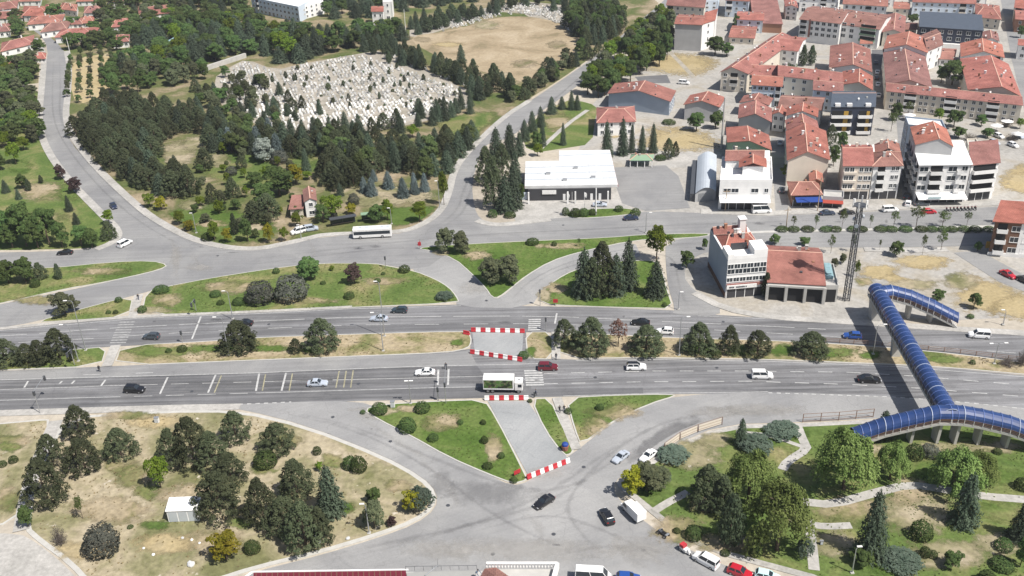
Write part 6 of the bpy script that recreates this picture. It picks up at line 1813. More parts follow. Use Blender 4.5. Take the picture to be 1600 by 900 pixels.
mb = MB(); mb.add([Vector((p.x, p.y, ZT - .5)) for p in pts] + [Vector((G(757, 880, ZT).x, G(757, 880, ZT).y, ZT + .1)), Vector((ap.x, ap.y, ZT + .9))], [(i, (i + 1) % 6, 7) for i in range(6)])
mb.build('tiled_roof', M['tile_o'], rt)
p, q = G(760, 882, ZT), G(871, 882, ZT); mb = MB(); rl = MB()
for k in range(24):
    s_ = p.lerp(q, k / 23)
    mb.tube([(s_.x, s_.y, ZT - .6), (s_.x, s_.y, ZT - .3), (s_.x, s_.y, ZT - .1), (s_.x, s_.y, ZT + .22)], [.10, .13, .07, .08], 7)
rl.bar((p.x, p.y, ZT + .27), (q.x, q.y, ZT + .27), .36, .12)
q2 = G(858, 930, ZT); rl.bar((q.x, q.y, ZT - .1), (q2.x, q2.y, ZT - .1), .5, .9)
mb.build('baluster', M['white'], rt); rl.build('rail', M['white'], rt)
# --- cemetery: 300 graves one could count, the rest as one expanse
random.seed(5)
cem = [[(G(x, y).x, G(x, y).y) for x, y in pg] for pg in ([(345, 128), (370, 105), (385, 98), (430, 114), (470, 104), (558, 88), (585, 95), (720, 141), (705, 165), (640, 190), (530, 205), (430, 200), (370, 170)], [(596, 88), (625, 82), (660, 105), (730, 130), (728, 136), (660, 110)], [(670, 42), (740, 26), (800, 6), (890, 14), (918, 55), (905, 58), (850, 26), (790, 22), (735, 38), (690, 50)])]
spots = []
GA = R(18)
for pg in cem:
    ca, sa = math.cos(GA), math.sin(GA)
    rp = [(p[0] * ca + p[1] * sa, -p[0] * sa + p[1] * ca) for p in pg]
    u0_, u1_, v0_, v1_ = min(p[0] for p in rp), max(p[0] for p in rp), min(p[1] for p in rp), max(p[1] for p in rp)
    for j in range(int((v1_ - v0_) / 2.75)):
        if j % 9 == 8: continue
        for i in range(int((u1_ - u0_) / 1.5)):
            if (i + j // 9 * 4) % 15 == 14 or random.random() > .66: continue
            u, v = u0_ + i * 1.5 + random.uniform(-.3, .3), v0_ + j * 2.75 + random.uniform(-.5, .5)
            q = (u * ca - v * sa, u * sa + v * ca)
            if inside(q, pg): spots.append(q)
spots.sort(key=lambda q: q[1])
def grave_mb(mb, x, y, a, k):
    c, s_ = math.cos(a), math.sin(a)
    P_ = lambda u, v, z: (x + u * c - v * s_, y + u * s_ + v * c, z)
    def bx(u0, u1, v0, v1, z0, z1, mi=0):
        mb.hexa([P_(u0, v0, z0), P_(u1, v0, z0), P_(u1, v1, z0), P_(u0, v1, z0)], [P_(u0, v0, z1), P_(u1, v0, z1), P_(u1, v1, z1), P_(u0, v1, z1)], mi)
    hh = .5 + .45 * ((k * 37) % 10) / 10
    bx(-.43, .43, -.95, .95, 0, .36)
    bx(-.31, .31, -.82, .78, .36, .40, 1)
    bx(-.38, .38, .88, 1.04, .42, .42 + hh)
    bx(-.25, .25, -1.04, -.92, .42, .42 + hh * .55)
gv = []
for k in range(5):
    mb = MB(); grave_mb(mb, 0, 0, 0, k * 3 + 1)
    o = mb.build('gravestone', [M['gravestone'], M['dirt']]); gv.append(o.data); bpy.data.objects.remove(o)
vis = [q for q in spots if 0 < q[1]]
for i, q in enumerate(vis[:300]):
    o = link(bpy.data.objects.new('gravestone', gv[i % 5])); o.location = (q[0], q[1], .04); o.rotation_euler = (0, 0, GA + random.uniform(-.16, .16))
    tag(o, 'pale marble grave with upright headstone in the crowded cemetery', 'gravestone', 'graves in the lower half of the cemetery')
mb = MB()
for i, q in enumerate(vis[300:]):
    grave_mb(mb, q[0], q[1], GA + random.uniform(-.16, .16), i)
struct(mb.build('gravestone_expanse', [M['gravestone'], M['dirt']]), 'stuff')
print('graves', len(vis))
# ---------------------------------------------------------------- vehicles
PAINT = {}
def paint(col):
    if col not in PAINT:
        PAINT[col] = plain('car_paint', col, .28, .0, spec=.5, coat=.6)
    return PAINT[col]
WHITE_C, SILVER, BLACK, GREY, DRED, RED_C, BLUE_C, NAVY, CYAN = (.80, .80, .79), (.42, .46, .52), (.014, .014, .016), (.055, .065, .075), (.13, .012, .02), (.42, .015, .03), (.02, .07, .28), (.018, .025, .055), (.50, .72, .72)
CARS = {   # length, width, height, belt, cabin base front/back, roof front/back (as share of half length), hood and boot heights
    'sedan': (4.5, 1.78, 1.44, .92, .36, -.72, .02, -.42, .80, .90),
    'hatch': (4.1, 1.76, 1.50, .95, .42, -.94, .06, -.72, .82, .95),
    'suv': (4.5, 1.86, 1.68, 1.06, .42, -.95, .10, -.80, .95, 1.05),
    'van': (4.6, 1.85, 1.85, 1.10, .56, -.97, .24, -.93, .98, 1.10),
    'minibus': (5.9, 2.05, 2.55, 1.35, .80, -.985, .52, -.96, 1.1, 1.35),
}
def wheel(parent, x, y, r, w=.2):
    mb = MB(); mb.tube([(x, y - w / 2, r), (x, y - w / 2 + .03, r), (x, y + w / 2 - .03, r), (x, y + w / 2, r)], [r * .9, r, r, r * .9], 14)
    o = mb.build('wheel', M['tyre'], parent)
    s = 1 if y > 0 else -1
    mb = MB(); mb.tube([(x, y + s * (w / 2 - .02), r), (x, y + s * (w / 2 + .012), r)], r * .62, 10)
    mb.build('rim', M['rim'], o)

def place(name, label, cat, x, y, hd, z=.7, group=None):
    p = G(x, y, z)
    d = G(x + hd[0], y + hd[1], z) - p
    r = empty(name, (p.x, p.y, .07), math.atan2(d.y, d.x))
    tag(r, label, cat, group)
    return r

def car(kind, x, y, hd, col, label, scale=1.0, roof=None):
    L, Wd, H, belt, cf, cb, rf, rb, hood, boot = CARS[kind]
    r = place('car' if kind in ('sedan', 'hatch', 'suv') else kind, label, {'van': 'van', 'minibus': 'minibus'}.get(kind, 'car'), x, y, hd)
    r.scale = (scale,) * 3
    pm = paint(col)
    hl, hw = L / 2, Wd / 2
    st = [(-1, .80, .62), (-.965, .90, boot - .05), (-.80, .97, boot), (cb, 1, belt), (0, 1, belt), (cf, 1, belt - .01), (.70, .965, hood + .02), (.90, .90, hood - .08), (.985, .80, hood - .22), (1, .72, .5)]
    st.sort(key=lambda q: q[0])
    rings = []
    for t, wf, zt in st:
        w = hw * wf
        rings.append([(t * hl, -w * .93, .20), (t * hl, -w, .42), (t * hl, -w * .985, zt * .78), (t * hl, -w * .90, zt), (t * hl, 0, zt + .035), (t * hl, w * .90, zt), (t * hl, w * .985, zt * .78), (t * hl, w, .42), (t * hl, w * .93, .20)])
    mb = MB()
    n = 9
    v = [p for rg in rings for p in rg]
    f = [(i * n + k, i * n + k + 1, (i + 1) * n + k + 1, (i + 1) * n + k) for i in range(len(rings) - 1) for k in range(n - 1)]
    f += [tuple(range(n)), tuple((len(rings) - 1) * n + k for k in range(n - 1, -1, -1))]
    f += [(i * n, (i + 1) * n, (i + 1) * n + n - 1, i * n + n - 1) for i in range(len(rings) - 1)]
    mb.add(v, f)
    mb.build('body', pm, r, smooth=False)
    # glasshouse
    lo, up = hw * .885, hw * .70
    zb, zr = belt - .02, H - .05
    g = MB()
    P = [(cf * hl, lo, zb), (cb * hl, lo, zb), (rb * hl, up, zr), (rf * hl, up, zr)]
    g.hexa([(cb * hl, -lo, zb), (cf * hl, -lo, zb), (cf * hl, lo, zb), (cb * hl, lo, zb)], [(rb * hl, -up, zr), (rf * hl, -up, zr), (rf * hl, up, zr), (rb * hl, up, zr)])
    g.build('window_glass', M['glass'], r)
    t = MB()
    rx0, rx1 = rb * hl - .06, rf * hl + .06
    t.hexa([(rx0, -up - .03, zr - .02), (rx1, -up - .03, zr - .02), (rx1, up + .03, zr - .02), (rx0, up + .03, zr - .02)], [(rx0 + .1, -up + .06, zr + .06), (rx1 - .12, -up + .06, zr + .06), (rx1 - .12, up - .06, zr + .06), (rx0 + .1, up - .06, zr + .06)])
    ro = t.build('roof', paint(roof) if roof else pm, r)
    pl = MB()
    for s in (-1, 1):
        for q in ([(cf * hl, s * lo, zb), (rf * hl, s * up, zr)], [(cb * hl, s * lo, zb), (rb * hl, s * up, zr)], [((cf + cb) / 2 * hl, s * lo, zb), ((rf + rb) / 2 * hl, s * up, zr)]):
            pl.bar(q[0], q[1], .1, .08)
        pl.bar((rf * hl + .04, s * up, zr), (rb * hl - .04, s * up, zr), .1, .08)
        pl.bar((cf * hl, s * lo, zb), (cb * hl, s * lo, zb), .06, .06)
        if kind in ('van', 'minibus'):
            pl.hexa([(cb * hl + .1, s * lo - .01, zb), (-.25 * hl, s * lo - .01, zb), (-.25 * hl, s * lo + .02, zb), (cb * hl + .1, s * lo + .02, zb)], [(rb * hl + .05, s * up - .01, zb + .12), (-.25 * hl, s * up - .01, zb + .12), (-.25 * hl, s * up + .02, zb + .12), (rb * hl + .05, s * up + .02, zb + .12)])
    pl.build('window_frame', pm, r)
    wr = .31 if kind != 'minibus' else .36
    for sx in (.60, -.62):
        for sy in (-1, 1):
            wheel(r, sx * hl, sy * (hw - .1), wr)
    for s in (-1, 1):
        a = MB(); a.box(hl * .93, s * hw * .62 - .17, hood - .30, hl * .985, s * hw * .62 + .17, hood - .16); a.build('headlight', M['lamp_glass'], r)
        a = MB(); a.box(-hl * .985, s * hw * .70 - .16, boot - .26, -hl * .955, s * hw * .70 + .16, boot - .08); a.build('tail_light', M['tail'], r)
        a = MB(); a.box(cf * hl - .35, s * (hw + .02) - .09, belt, cf * hl - .2, s * (hw + .02) + .09, belt + .14); a.build('wing_mirror', pm, r)
    return r

RT, LT = (10, .25), (-10, -.25)
car('hatch', 236, 525, LT, GREY, 'dark grey hatchback beside the zebra crossing on the upper road')
car('sedan', 381, 504, LT, BLACK, 'black sedan half hidden behind the big median pine')
car('sedan', 592, 497, LT, SILVER, 'silver sedan on the upper road, beside a darker hatchback')
car('hatch', 624, 484, LT, (.03, .045, .055), 'dark blue-grey hatchback close to the long grass island kerb')
car('sedan', 1001, 503, (-10, -.5), BLACK, 'black sedan passing the median pines on the upper road')
car('hatch', 1039, 517, (-10, -.6), WHITE_C, 'white hatchback just behind the black sedan on the upper road')
car('hatch', 1332, 524, (-10, -.7), BLUE_C, 'bright blue hatchback approaching the footbridge shadow')
car('van', 1530, 523, (-10, -.7), WHITE_C, 'white small van on the upper road beyond the footbridge')
car('suv', 210, 608, RT, BLACK, 'black sport utility car on the lower road near the zebra path')
car('sedan', 496, 598, (10, -.2), SILVER, 'silver-blue sedan in the middle lane of the lower road')
car('sedan', 664, 581, (-10, .2), WHITE_C, 'white sedan at the stop line behind the truck')
car('suv', 856, 573, (10, 0), DRED, 'dark red car on the zebra crossing by the median')
car('suv', 994, 572.5, (10, 0), WHITE_C, 'white car with black roof on the lower road', roof=BLACK)
car('van', 1191, 586, (10, .1), WHITE_C, 'white small van on the lower road beside the median pines')
car('sedan', 1358, 592, (10, .3), BLACK, 'black sedan on the lower road entering the footbridge shadow', 1.08)
car('sedan', 850, 783, (-14, 9), BLACK, 'black sedan crossing the south junction below the barriers', .98)
car('suv', 948, 806, (-9, -15), BLACK, 'black sport utility car waiting beside the white box van', .92)
car('sedan', 970, 713, (-12, 9), SILVER, 'silver sedan turning in from the slip road fence', .92)
car('sedan', 1013, 711, (-12, 9), WHITE_C, 'white sedan parked by the bluish juniper and wooden fence', .92)
car('van', 1103, 875, (-15, -8), WHITE_C, 'white panel van parked along the park kerb', 1.0)
car('hatch', 1156, 893, (14, 5), RED_C, 'red hatchback parked behind the white panel van', 1.0)
car('hatch', 1199, 900, (14, 3), CYAN, 'pale turquoise car at the park kerb, partly cut off')
car('sedan', 177, 321, (9, 12), NAVY, 'dark blue sedan driving down the curving west road')
car('van', 195, 380, (10, -5), WHITE_C, 'white estate car turning at the west junction')
car('sedan', 101, 394, (-10, .5), BLACK, 'dark car in the tree shade on the west side road')
car('sedan', 986, 340, (10, -.6), NAVY, 'dark blue sedan passing the fuel station hedge')
car('minibus', 1190, 329, (10, -.5), WHITE_C, 'white minibus parked before the low white block')
car('sedan', 1293, 332, (10, -.5), (.03, .045, .075), 'dark blue sedan parked below the orange shop')
car('sedan', 1324, 331, (10, -.5), BLACK, 'black sedan behind a young street tree by the mast top')
car('van', 1391, 327, (10, -.5), WHITE_C, 'white van parked before the twin orange-roofed block')
car('hatch', 1452, 330, (10, -.5), RED_C, 'red hatchback parked before the large white awning')
car('hatch', 1419, 317, (2, -10), WHITE_C, 'white hatchback parked in the mouth of the narrow side street')
car('suv', 1417, 306, (2, -10), BLACK, 'black car in the narrow side street behind the white hatchback')
car('sedan', 1440, 318, (10, -.5), GREY, 'dark car in the shade under the white awning')
car('sedan', 1575, 428, (10, 5), RED_C, 'red sedan in the side street near the brown block')
car('sedan', 1601, 437, (10, 5), BLACK, 'black sedan behind the red sedan at the picture edge')
car('sedan', 937, 319, (10, 0), SILVER, 'silver car parked on the fuel station forecourt')
car('van', 1069, 129, (10, .8), WHITE_C, 'white estate car on the pale yard below the straw lot')
car('sedan', 1222, 296, (1, -10), GREY, 'grey car parked beside the orange shop in the lane')
car('sedan', 1219, 222, (1, -10), SILVER, 'silver car in the shadowed lane beside the long house')
for x, y, c, lb in ((1369, 97, NAVY, 'dark blue car, farthest in the shadowed car-lined street'), (1371, 112, SILVER, 'silver car, second from the far end of the car-lined street'), (1370, 121, BLACK, 'black car in the middle of the car-lined street'), (1372, 131, SILVER, 'silver car, second from the near end of the car-lined street'), (1373, 148, WHITE_C, 'white car, nearest in the shadowed car-lined street')):
    car('sedan', x, y, (.6, -10), c, lb)
for x, y, c, lb in ((1561, 212, WHITE_C, 'white car in the open lot nearest the cream block trees'), (1583, 226, WHITE_C, 'white car in the open lot nearest the sandy slope'), (1554, 222, SILVER, 'silver car in the open lot beside the white car'), (1592, 212, SILVER, 'silver car at the edge of the open lot')):
    car('hatch', x, y, (10, 4), c, lb)
car('van', 466, 361, (-10, 2.5), WHITE_C, 'white van parked at the verge under the lime-green tree')
car('van', 485, 357, (10, -1.5), SILVER, 'pale silver van parked just behind the white verge van')
car('minibus', 927, 902, (10, .6), WHITE_C, 'white minibus at the bottom edge beside the terrace building')
car('hatch', 982, 903, (10, .6), BLUE_C, 'blue car just behind the white minibus at the bottom edge')
car('van', 961, 26, (10, 4), WHITE_C, 'white van at the far end of the north road')

# the refrigerated truck
t = place('truck', 'white box truck with fruit-and-leaf picture on its side', 'truck', 789, 603, (10, .15), 1.2)
body = MB(); body.box(-4.6, -1.25, .95, 2.0, 1.25, 3.55); bo = body.build('box_body', M['white_roof'], t, bevel=.04)
mt, n, bs = _new('fruit_picture')
vo = n.nodes.new('ShaderNodeTexVoronoi'); vo.inputs['Scale'].default_value = 1.5
tcn = n.nodes.new('ShaderNodeTexCoord'); n.links.new(tcn.outputs['Object'], vo.inputs['Vector'])
n.links.new(ramp_mix(n, vo.outputs['Color'], [(.02, .035, .015), (.07, .16, .03), (.19, .165, .11), (.045, .025, .025), (.13, .22, .08)], [.2, .38, .5, .62, .8]), bs.inputs['Base Color'])
pic = MB(); pic.box(-4.45, -1.275, 1.35, 1.8, -1.252, 3.3); pic.build('side_picture', mt, bo)
cab = MB(); cab.box(2.15, -1.15, .7, 3.9, 1.15, 2.75); cab.build('cab', M['white_plastic'], t, bevel=.12)
o_ = MB(); o_.box(3.86, -1.0, 1.6, 3.92, 1.0, 2.5); o_.build('windscreen', M['glass'], t)
for s in (-1, 1):
    o_ = MB(); o_.box(2.9, s * 1.16 - .02, 1.6, 3.7, s * 1.16 + .02, 2.3); o_.build('window', M['glass'], t)
    o_ = MB(); o_.box(3.86, s * .85 - .2, .95, 3.93, s * .85 + .2, 1.15); o_.build('headlight', M['lamp_glass'], t)
    for x in (3.0, -2.6, -3.6): wheel(t, x, s * 1.0, .48, .3)
o_ = MB(); o_.box(-4.5, -.9, .55, 3.7, .9, .93); o_.build('chassis', M['metal_dark'], t)
o_ = MB(); o_.tube([(3.1, .1, 2.76), (3.1, .1, 2.86)], .25, 10); o_.build('roof_vent', M['metal'], t)
# the bus
t = place('bus', 'long white bus with black window band parked at the stop', 'bus', 582, 364, (-10, .5), 1.3)
o_ = MB(); o_.box(-5.6, -1.25, .35, 5.6, 1.25, 3.1); o_.build('body', M['white_plastic'], t, bevel=.15)
for s in (-1, 1):
    o_ = MB(); o_.box(-5.2, s * 1.26 - .015, 1.35, 5.3, s * 1.26 + .015, 2.35); o_.build('window_band', M['glass'], t)
    for x in (3.5, -2.9): wheel(t, x, s * 1.12, .48, .3)
    o_ = MB(); o_.box(5.57, s * .95 - .2, .7, 5.64, s * .95 + .2, .95); o_.build('headlight', M['lamp_glass'], t)
    o_ = MB(); o_.tube([(5.5, s * 1.25, 2.6), (5.9, s * 1.5, 2.5), (5.9, s * 1.5, 2.0)], .05, 5); o_.build('mirror', M['metal_dark'], t)
o_ = MB(); o_.box(5.58, -1.1, 1.2, 5.65, 1.1, 2.7); o_.build('windscreen', M['glass'], t)
for x in (-4.6, -3.0, 1.5, 3.4):
    o_ = MB(); o_.box(x - .5, -.5, 3.1, x + .5, .5, 3.2); o_.build('roof_hatch', M['metal_roof'], t)
# white box van at the park kerb
t = place('box_van', 'white box van parked at the bend of the park kerb', 'van', 989, 797, (-15, -15), 1.1)
o_ = MB(); o_.box(-2.7, -1.0, .6, .35, 1.0, 2.45); o_.build('box_body', M['white_roof'], t, bevel=.05)
o_ = MB(); o_.hexa([(.5, -.95, .45), (2.7, -.9, .45), (2.7, .9, .45), (.5, .95, .45)], [(.5, -.9, 2.1), (1.7, -.8, 2.1), (1.7, .8, 2.1), (.5, .9, 2.1)]); o_.build('cab', M['white_plastic'], t, bevel=.1)
o_ = MB(); o_.hexa([(2.02, -.78, 1.35), (2.12, -.78, 1.30), (2.12, .78, 1.30), (2.02, .78, 1.35)], [(1.72, -.7, 2.02), (1.80, -.7, 2.02), (1.80, .7, 2.02), (1.72, .7, 2.02)]); o_.build('windscreen', M['glass'], t)
for s in (-1, 1):
    for x in (1.8, -1.7): wheel(t, x, s * .82, .36)
    o_ = MB(); o_.hexa([(.75, s * .945 - .03, 1.25), (1.9, s * .93 - .03, 1.25), (1.9, s * .93 + .03, 1.25), (.75, s * .945 + .03, 1.25)], [(.75, s * .90 - .03, 1.95), (1.6, s * .84 - .03, 1.95), (1.6, s * .84 + .03, 1.95), (.75, s * .90 + .03, 1.95)]); o_.build('window', M['glass'], t)
    o_ = MB(); o_.box(2.6, s * .65 - .15, .75, 2.72, s * .65 + .15, .92); o_.build('headlight', M['lamp_glass'], t)
# dark quad trailer and the little red-topped cargo scooter
t = place('quad_bike', 'black quad bike parked at the park kerb', 'quad bike', 1036, 833, (-12, -8), .5)
for s in (-1, 1):
    for x in (.75, -.75): wheel(t, x, s * .5, .33, .26)
o_ = MB(); o_.box(-1.0, -.28, .4, 1.0, .28, .7); o_.build('body', M['metal_dark'], t, bevel=.08)
o_ = MB(); o_.box(-.7, -.2, .7, .1, .2, .9); o_.build('seat', M['tyre'], t, bevel=.05)
o_ = MB(); o_.tube([(.5, -.45, 1.05), (.6, 0, 1.0), (.5, .45, 1.05)], .03, 5); o_.tube([(.6, 0, 1.0), (.75, 0, .6)], .04, 5); o_.build('handlebar', M['metal'], t)
o_ = MB(); o_.box(-1.15, -.4, .72, -.75, .4, .78); o_.build('rack', M['metal'], t)
t = place('cargo_scooter', 'small white cargo scooter with a red box top', 'scooter', 1071, 859, (12, 9), .6)
o_ = MB(); o_.box(-1.0, -.5, .9, -.1, .5, 1.5); o_.build('cargo_box', M['red'], t, bevel=.05)
o_ = MB(); o_.box(-1.0, -.48, .35, .5, .48, .88); o_.build('body', M['white_plastic'], t, bevel=.08)
o_ = MB(); o_.hexa([(.5, -.3, .3), (1.1, -.2, .3), (1.1, .2, .3), (.5, .3, .3)], [(.5, -.3, .9), (.75, -.2, 1.2), (.75, .2, 1.2), (.5, .3, .9)]); o_.build('front_shield', M['white_plastic'], t)
wheel(t, 1.0, 0, .28, .12); wheel(t, -.7, .45, .28, .12); wheel(t, -.7, -.45, .28, .12)
# motorcycles in a row
def motorcycle():
    r = empty('motorcycle', (0, 0, 0))
    for x in (.65, -.65): wheel(r, x, 0, .31, .12)
    o_ = MB(); o_.box(-.5, -.14, .35, .4, .14, .75); o_.build('frame', M['metal_dark'], r, bevel=.05)
    o_ = MB(); o_.box(-.75, -.15, .75, -.02, .15, .87); o_.build('seat', M['tyre'], r, bevel=.05)
    o_ = MB(); o_.sphere((.2, 0, .85), .24, 8, 5, 0, .7); o_.build('fuel_tank', M['maroon'], r)
    o_ = MB(); o_.tube([(.35, -.36, 1.05), (.48, 0, .98), (.35, .36, 1.05)], .025, 5); o_.tube([(.48, 0, .98), (.68, 0, .35)], .035, 5); o_.build('handlebar', M['metal'], r)
    return r
proto = motorcycle()
for k in range(9):
    o = proto if k == 0 else copy_tree(proto)
    p = G(1479 + k * 5.6, 327.5 - k * .25, .5)
    o.location = (p.x, p.y, .15); o.rotation_euler = (0, 0, R(78 + random.uniform(-8, 8)))
    tag(o, 'dark motorcycle in the row parked before the balcony block', 'motorcycle', 'motorcycles parked in a row before the balcony block')

# ---------------------------------------------------------------- footbridge
fb = empty('footbridge', (0, 0, 0))
tag(fb, 'blue arched-tube footbridge across both roads with stair ramps', 'footbridge')
def g3(x, y, z): p = G(x, y); return Vector((p.x, p.y, z))
def fine(pts, step=1.6):
    out = []
    for a, b_ in zip(pts, pts[1:]):
        n_ = max(1, round((b_ - a).length / step))
        out += [a.lerp(b_, i / n_) for i in range(n_)]
    return out + [pts[-1]]
def tube_run(path, w=1.75, spring=1.0, rise=1.75, every=5, cap=True):
    pts = fine(path)
    fr = []
    for i, p in enumerate(pts):
        d = pts[min(i + 1, len(pts) - 1)] - pts[max(i - 1, 0)]
        d.z = 0; d.normalize()
        fr.append((p, Vector((-d.y, d.x, 0))))
    nA = 10
    arc = [(math.cos(math.pi * k / nA), math.sin(math.pi * k / nA)) for k in range(nA + 1)]
    ring = lambda p, s, r_: [p + s * (w * r_ * c) + Vector((0, 0, spring + rise * r_ * sn)) for c, sn in arc]
    mb = MB()
    rings = [ring(p, s, 1) for p, s in fr]
    nn = nA + 1
    mb.add([v for r_ in rings for v in r_], [(i * nn + k, i * nn + k + 1, (i + 1) * nn + k + 1, (i + 1) * nn + k) for i in range(len(rings) - 1) for k in range(nA)])
    roof = mb.build('tube_roof', M['blue_panel'], fb)
    for lo, mtl, nm in ((0, 'blue_rib', 'rib'), (1, 'glint_rib', 'glint_joint_rib')):
        for i, (p, s) in enumerate(fr):
            if (i % every == 2) != bool(lo):
                continue
            mb = MB()
            R_ = ring(p, s, 1.0)
            d_ = Vector((s.y, -s.x, 0)) * .06
            O_ = ring(p, s, 1.05)
            v_ = [q + e * d_ for q in range(0) for e in (1,)]
            for k in range(nA + 1):
                v_ += [R_[k] - d_, O_[k] - d_, O_[k] + d_, R_[k] + d_]
            mb.add(v_, [(4 * k + j, 4 * k + (j + 1) % 4, 4 * k + 4 + (j + 1) % 4, 4 * k + 4 + j) for k in range(nA) for j in range(4)])
            mb.build(nm, M[mtl], roof)
    dk = MB(); rl = MB(); ps = MB()
    for i in range(len(fr) - 1):
        (p, s), (q, s2) = fr[i], fr[i + 1]
        z_ = Vector((0, 0, .5))
        dk.add([p - s * w - z_, p + s * w - z_, q + s2 * w - z_, q - s2 * w - z_, p - s * w, p + s * w, q + s2 * w, q - s2 * w], [(0, 3, 2, 1), (4, 5, 6, 7), (0, 1, 5, 4), (1, 2, 6, 5), (2, 3, 7, 6), (3, 0, 4, 7)])
        for sd in (-1, 1):
            for hh in (.35, .7, 1.0):
                rl.bar(p + s * sd * (w + .03) + Vector((0, 0, hh)), q + s2 * sd * (w + .03) + Vector((0, 0, hh)), .05, .05)
            ps.bar(p + s * sd * (w + .03), p + s * sd * (w + .03) + Vector((0, 0, spring)), .07, .07)
    dk.build('deck', M['concrete'], fb); rl.build('railing', M['rust'], fb); ps.build('railing_post', M['white_plastic'], fb)
    return fr
ZD = 5.6
P0, P1 = g3(1364, 494, ZD), g3(1473.5, 690, ZD)
ax = (P1 - P0).normalized()
tube_run([P0 - ax * 1.0, P1 + ax * 1.0])
tube_run([P0 + ax * .8, g3(1385, 494, ZD), g3(1417, 497, ZD - .9), g3(1455, 503, 2.9), g3(1478, 506, 1.5), g3(1494, 508, .5)], every=6)
tube_run([P1, g3(1455, 690, ZD), g3(1420, 690, ZD - 1.2), g3(1375, 690, 2.7), g3(1330, 692, .5)], every=6)
tube_run([P1, g3(1494, 691, ZD), g3(1524, 693, ZD - .5), g3(1568, 698, 4.3), g3(1640, 708, 2.0), g3(1690, 716, .5)], every=6)
def pier(x, y, z, along, wide=2.6, thick=.55):
    p = G(x, y); d = Vector((along.x, along.y, 0)).normalized(); s = Vector((-d.y, d.x, 0))
    mb = MB()
    c = lambda a, b_, zz: (p.x + d.x * a + s.x * b_, p.y + d.y * a + s.y * b_, zz)
    t_ = thick / 2
    mb.hexa([c(-t_, -wide * .36, 0), c(t_, -wide * .36, 0), c(t_, wide * .36, 0), c(-t_, wide * .36, 0)], [c(-t_, -wide / 2, z), c(t_, -wide / 2, z), c(t_, wide / 2, z), c(-t_, wide / 2, z)])
    mb.build('pier', M['concrete'], fb)
sd = Vector((1, 0, 0))
pier(1366, 498, ZD - .5, ax, 3.0, 2.6); pier(1398.5, 556, ZD - .5, ax, 2.6, 1.3)
pier(1460, 689, ZD - .5, sd, 3.0); pier(1488, 690, ZD - .5, sd, 3.0); pier(1420, 689, ZD - 1.7, sd); pier(1524, 692, ZD - 1.0, sd); pier(1568, 697, 3.8, sd); pier(1612, 703, 2.3, sd)
pier(1417, 496, ZD - 1.4, sd); pier(1451, 501, 2.7, sd)

# ---------------------------------------------------------------- lattice mast
bp_ = G(1322, 469); MH = height_at(bp_, 1347, 320)
ms = empty('lattice_mast', bp_); tag(ms, 'tall steel lattice mast with antennas beside the garage', 'mast')
for sx in (-1, 1):
    for sy in (-1, 1):
        o_ = MB(); o_.bar((sx * .6, sy * .6, 0), (sx * .48, sy * .48, MH), .2, .2); o_.build('leg', M['metal_dark'], ms)
br = MB(); nz = int(MH / 1.0)
for k in range(nz):
    z0, z1 = MH * k / nz, MH * (k + 1) / nz
    a0, a1 = .6 - .12 * z0 / MH, .6 - .12 * z1 / MH
    c0 = [(-a0, -a0), (a0, -a0), (a0, a0), (-a0, a0)]; c1 = [(-a1, -a1), (a1, -a1), (a1, a1), (-a1, a1)]
    for i in range(4):
        j = (i + 1) % 4
        br.bar((*c0[i], z0), (*c1[j], z1), .07, .07); br.bar((*c0[i], z0), (*c0[j], z0), .05, .05)
br.build('bracing', M['metal_dark'], ms)
for k in range(6):
    a = k * math.pi / 3
    o_ = MB(); o_.box(-.16, -.1, 0, .16, .1, 2.2); q = o_.build('antenna', M['white_plastic'], ms); q.location = (1.7 * math.cos(a), 1.7 * math.sin(a), MH - 1.2 + .7 * (k % 2)); q.rotation_euler = (0, 0, a - math.pi / 2)
for k in range(3):
    o_ = MB(); o_.tube([(0, -.12, 0), (0, .2, 0)], [.5, .42], 12); q = o_.build('dish', M['metal_roof'], ms); q.location = (math.cos(k * 2.1) * 1.15, math.sin(k * 2.1) * 1.15, MH - 3 - k); q.rotation_euler = (0, 0, k * 2.1 + math.pi / 2)
o_ = MB(); o_.prism([(1.8 * math.cos(k * .785), 1.8 * math.sin(k * .785)) for k in range(8)], MH - .1, MH, 0, True); o_.build('platform', M['metal_dark'], ms)

# ---------------------------------------------------------------- street furniture
def lamp(bx, by, tx, ty, label, arm=1.6, side=-1, two=False, z0=.13):
    p = G(bx, by)
    h = max(4, height_at(p, tx, ty))
    r = empty('street_lamp', (p.x, p.y, z0)); tag(r, label, 'street lamp')
    o_ = MB(); o_.tube([(0, 0, 0), (0, 0, h * .5), (0, 0, h - .5)], [.13, .10, .07], 8); o_.build('pole', M['metal'], r)
    o_ = MB(); o_.box(-.3, -.3, -.02, .3, .3, .18); o_.build('base', M['concrete'], r)
    for s in ((-1, 1) if two else (side,)):
        o_ = MB(); o_.tube([(0, 0, h - .5), (s * .25, 0, h - .1), (s * arm, 0, h)], [.06, .05, .045], 6); o_.build('arm', M['metal'], r)
        o_ = MB(); o_.box(s * arm - .1 - .35, -.17, h - .06, s * arm - .1 + .5, .17, h + .10); o_.build('lamp_head', M['white_plastic'], r, bevel=.04)
    return r
lamp(123, 565, 101, 508, 'tall street lamp in the west median nearest the lower road', side=-1)
lamp(134.5, 548, 121, 470, 'tall street lamp beside the upper road zebra crossing', side=-1)
lamp(358, 556, 344, 496, 'street lamp beside the big pine of the west median', side=-1)
lamp(364, 499, 360, 455, 'street lamp on the kerb of the long grass island', side=-1, arm=1)
lamp(599, 549, 588, 489, 'street lamp in the dry median behind the silver sedan', side=-1)
lamp(601, 526, 599, 440, 'slim tall lamp at the upper road edge near the silver sedan', side=-1, arm=.8)
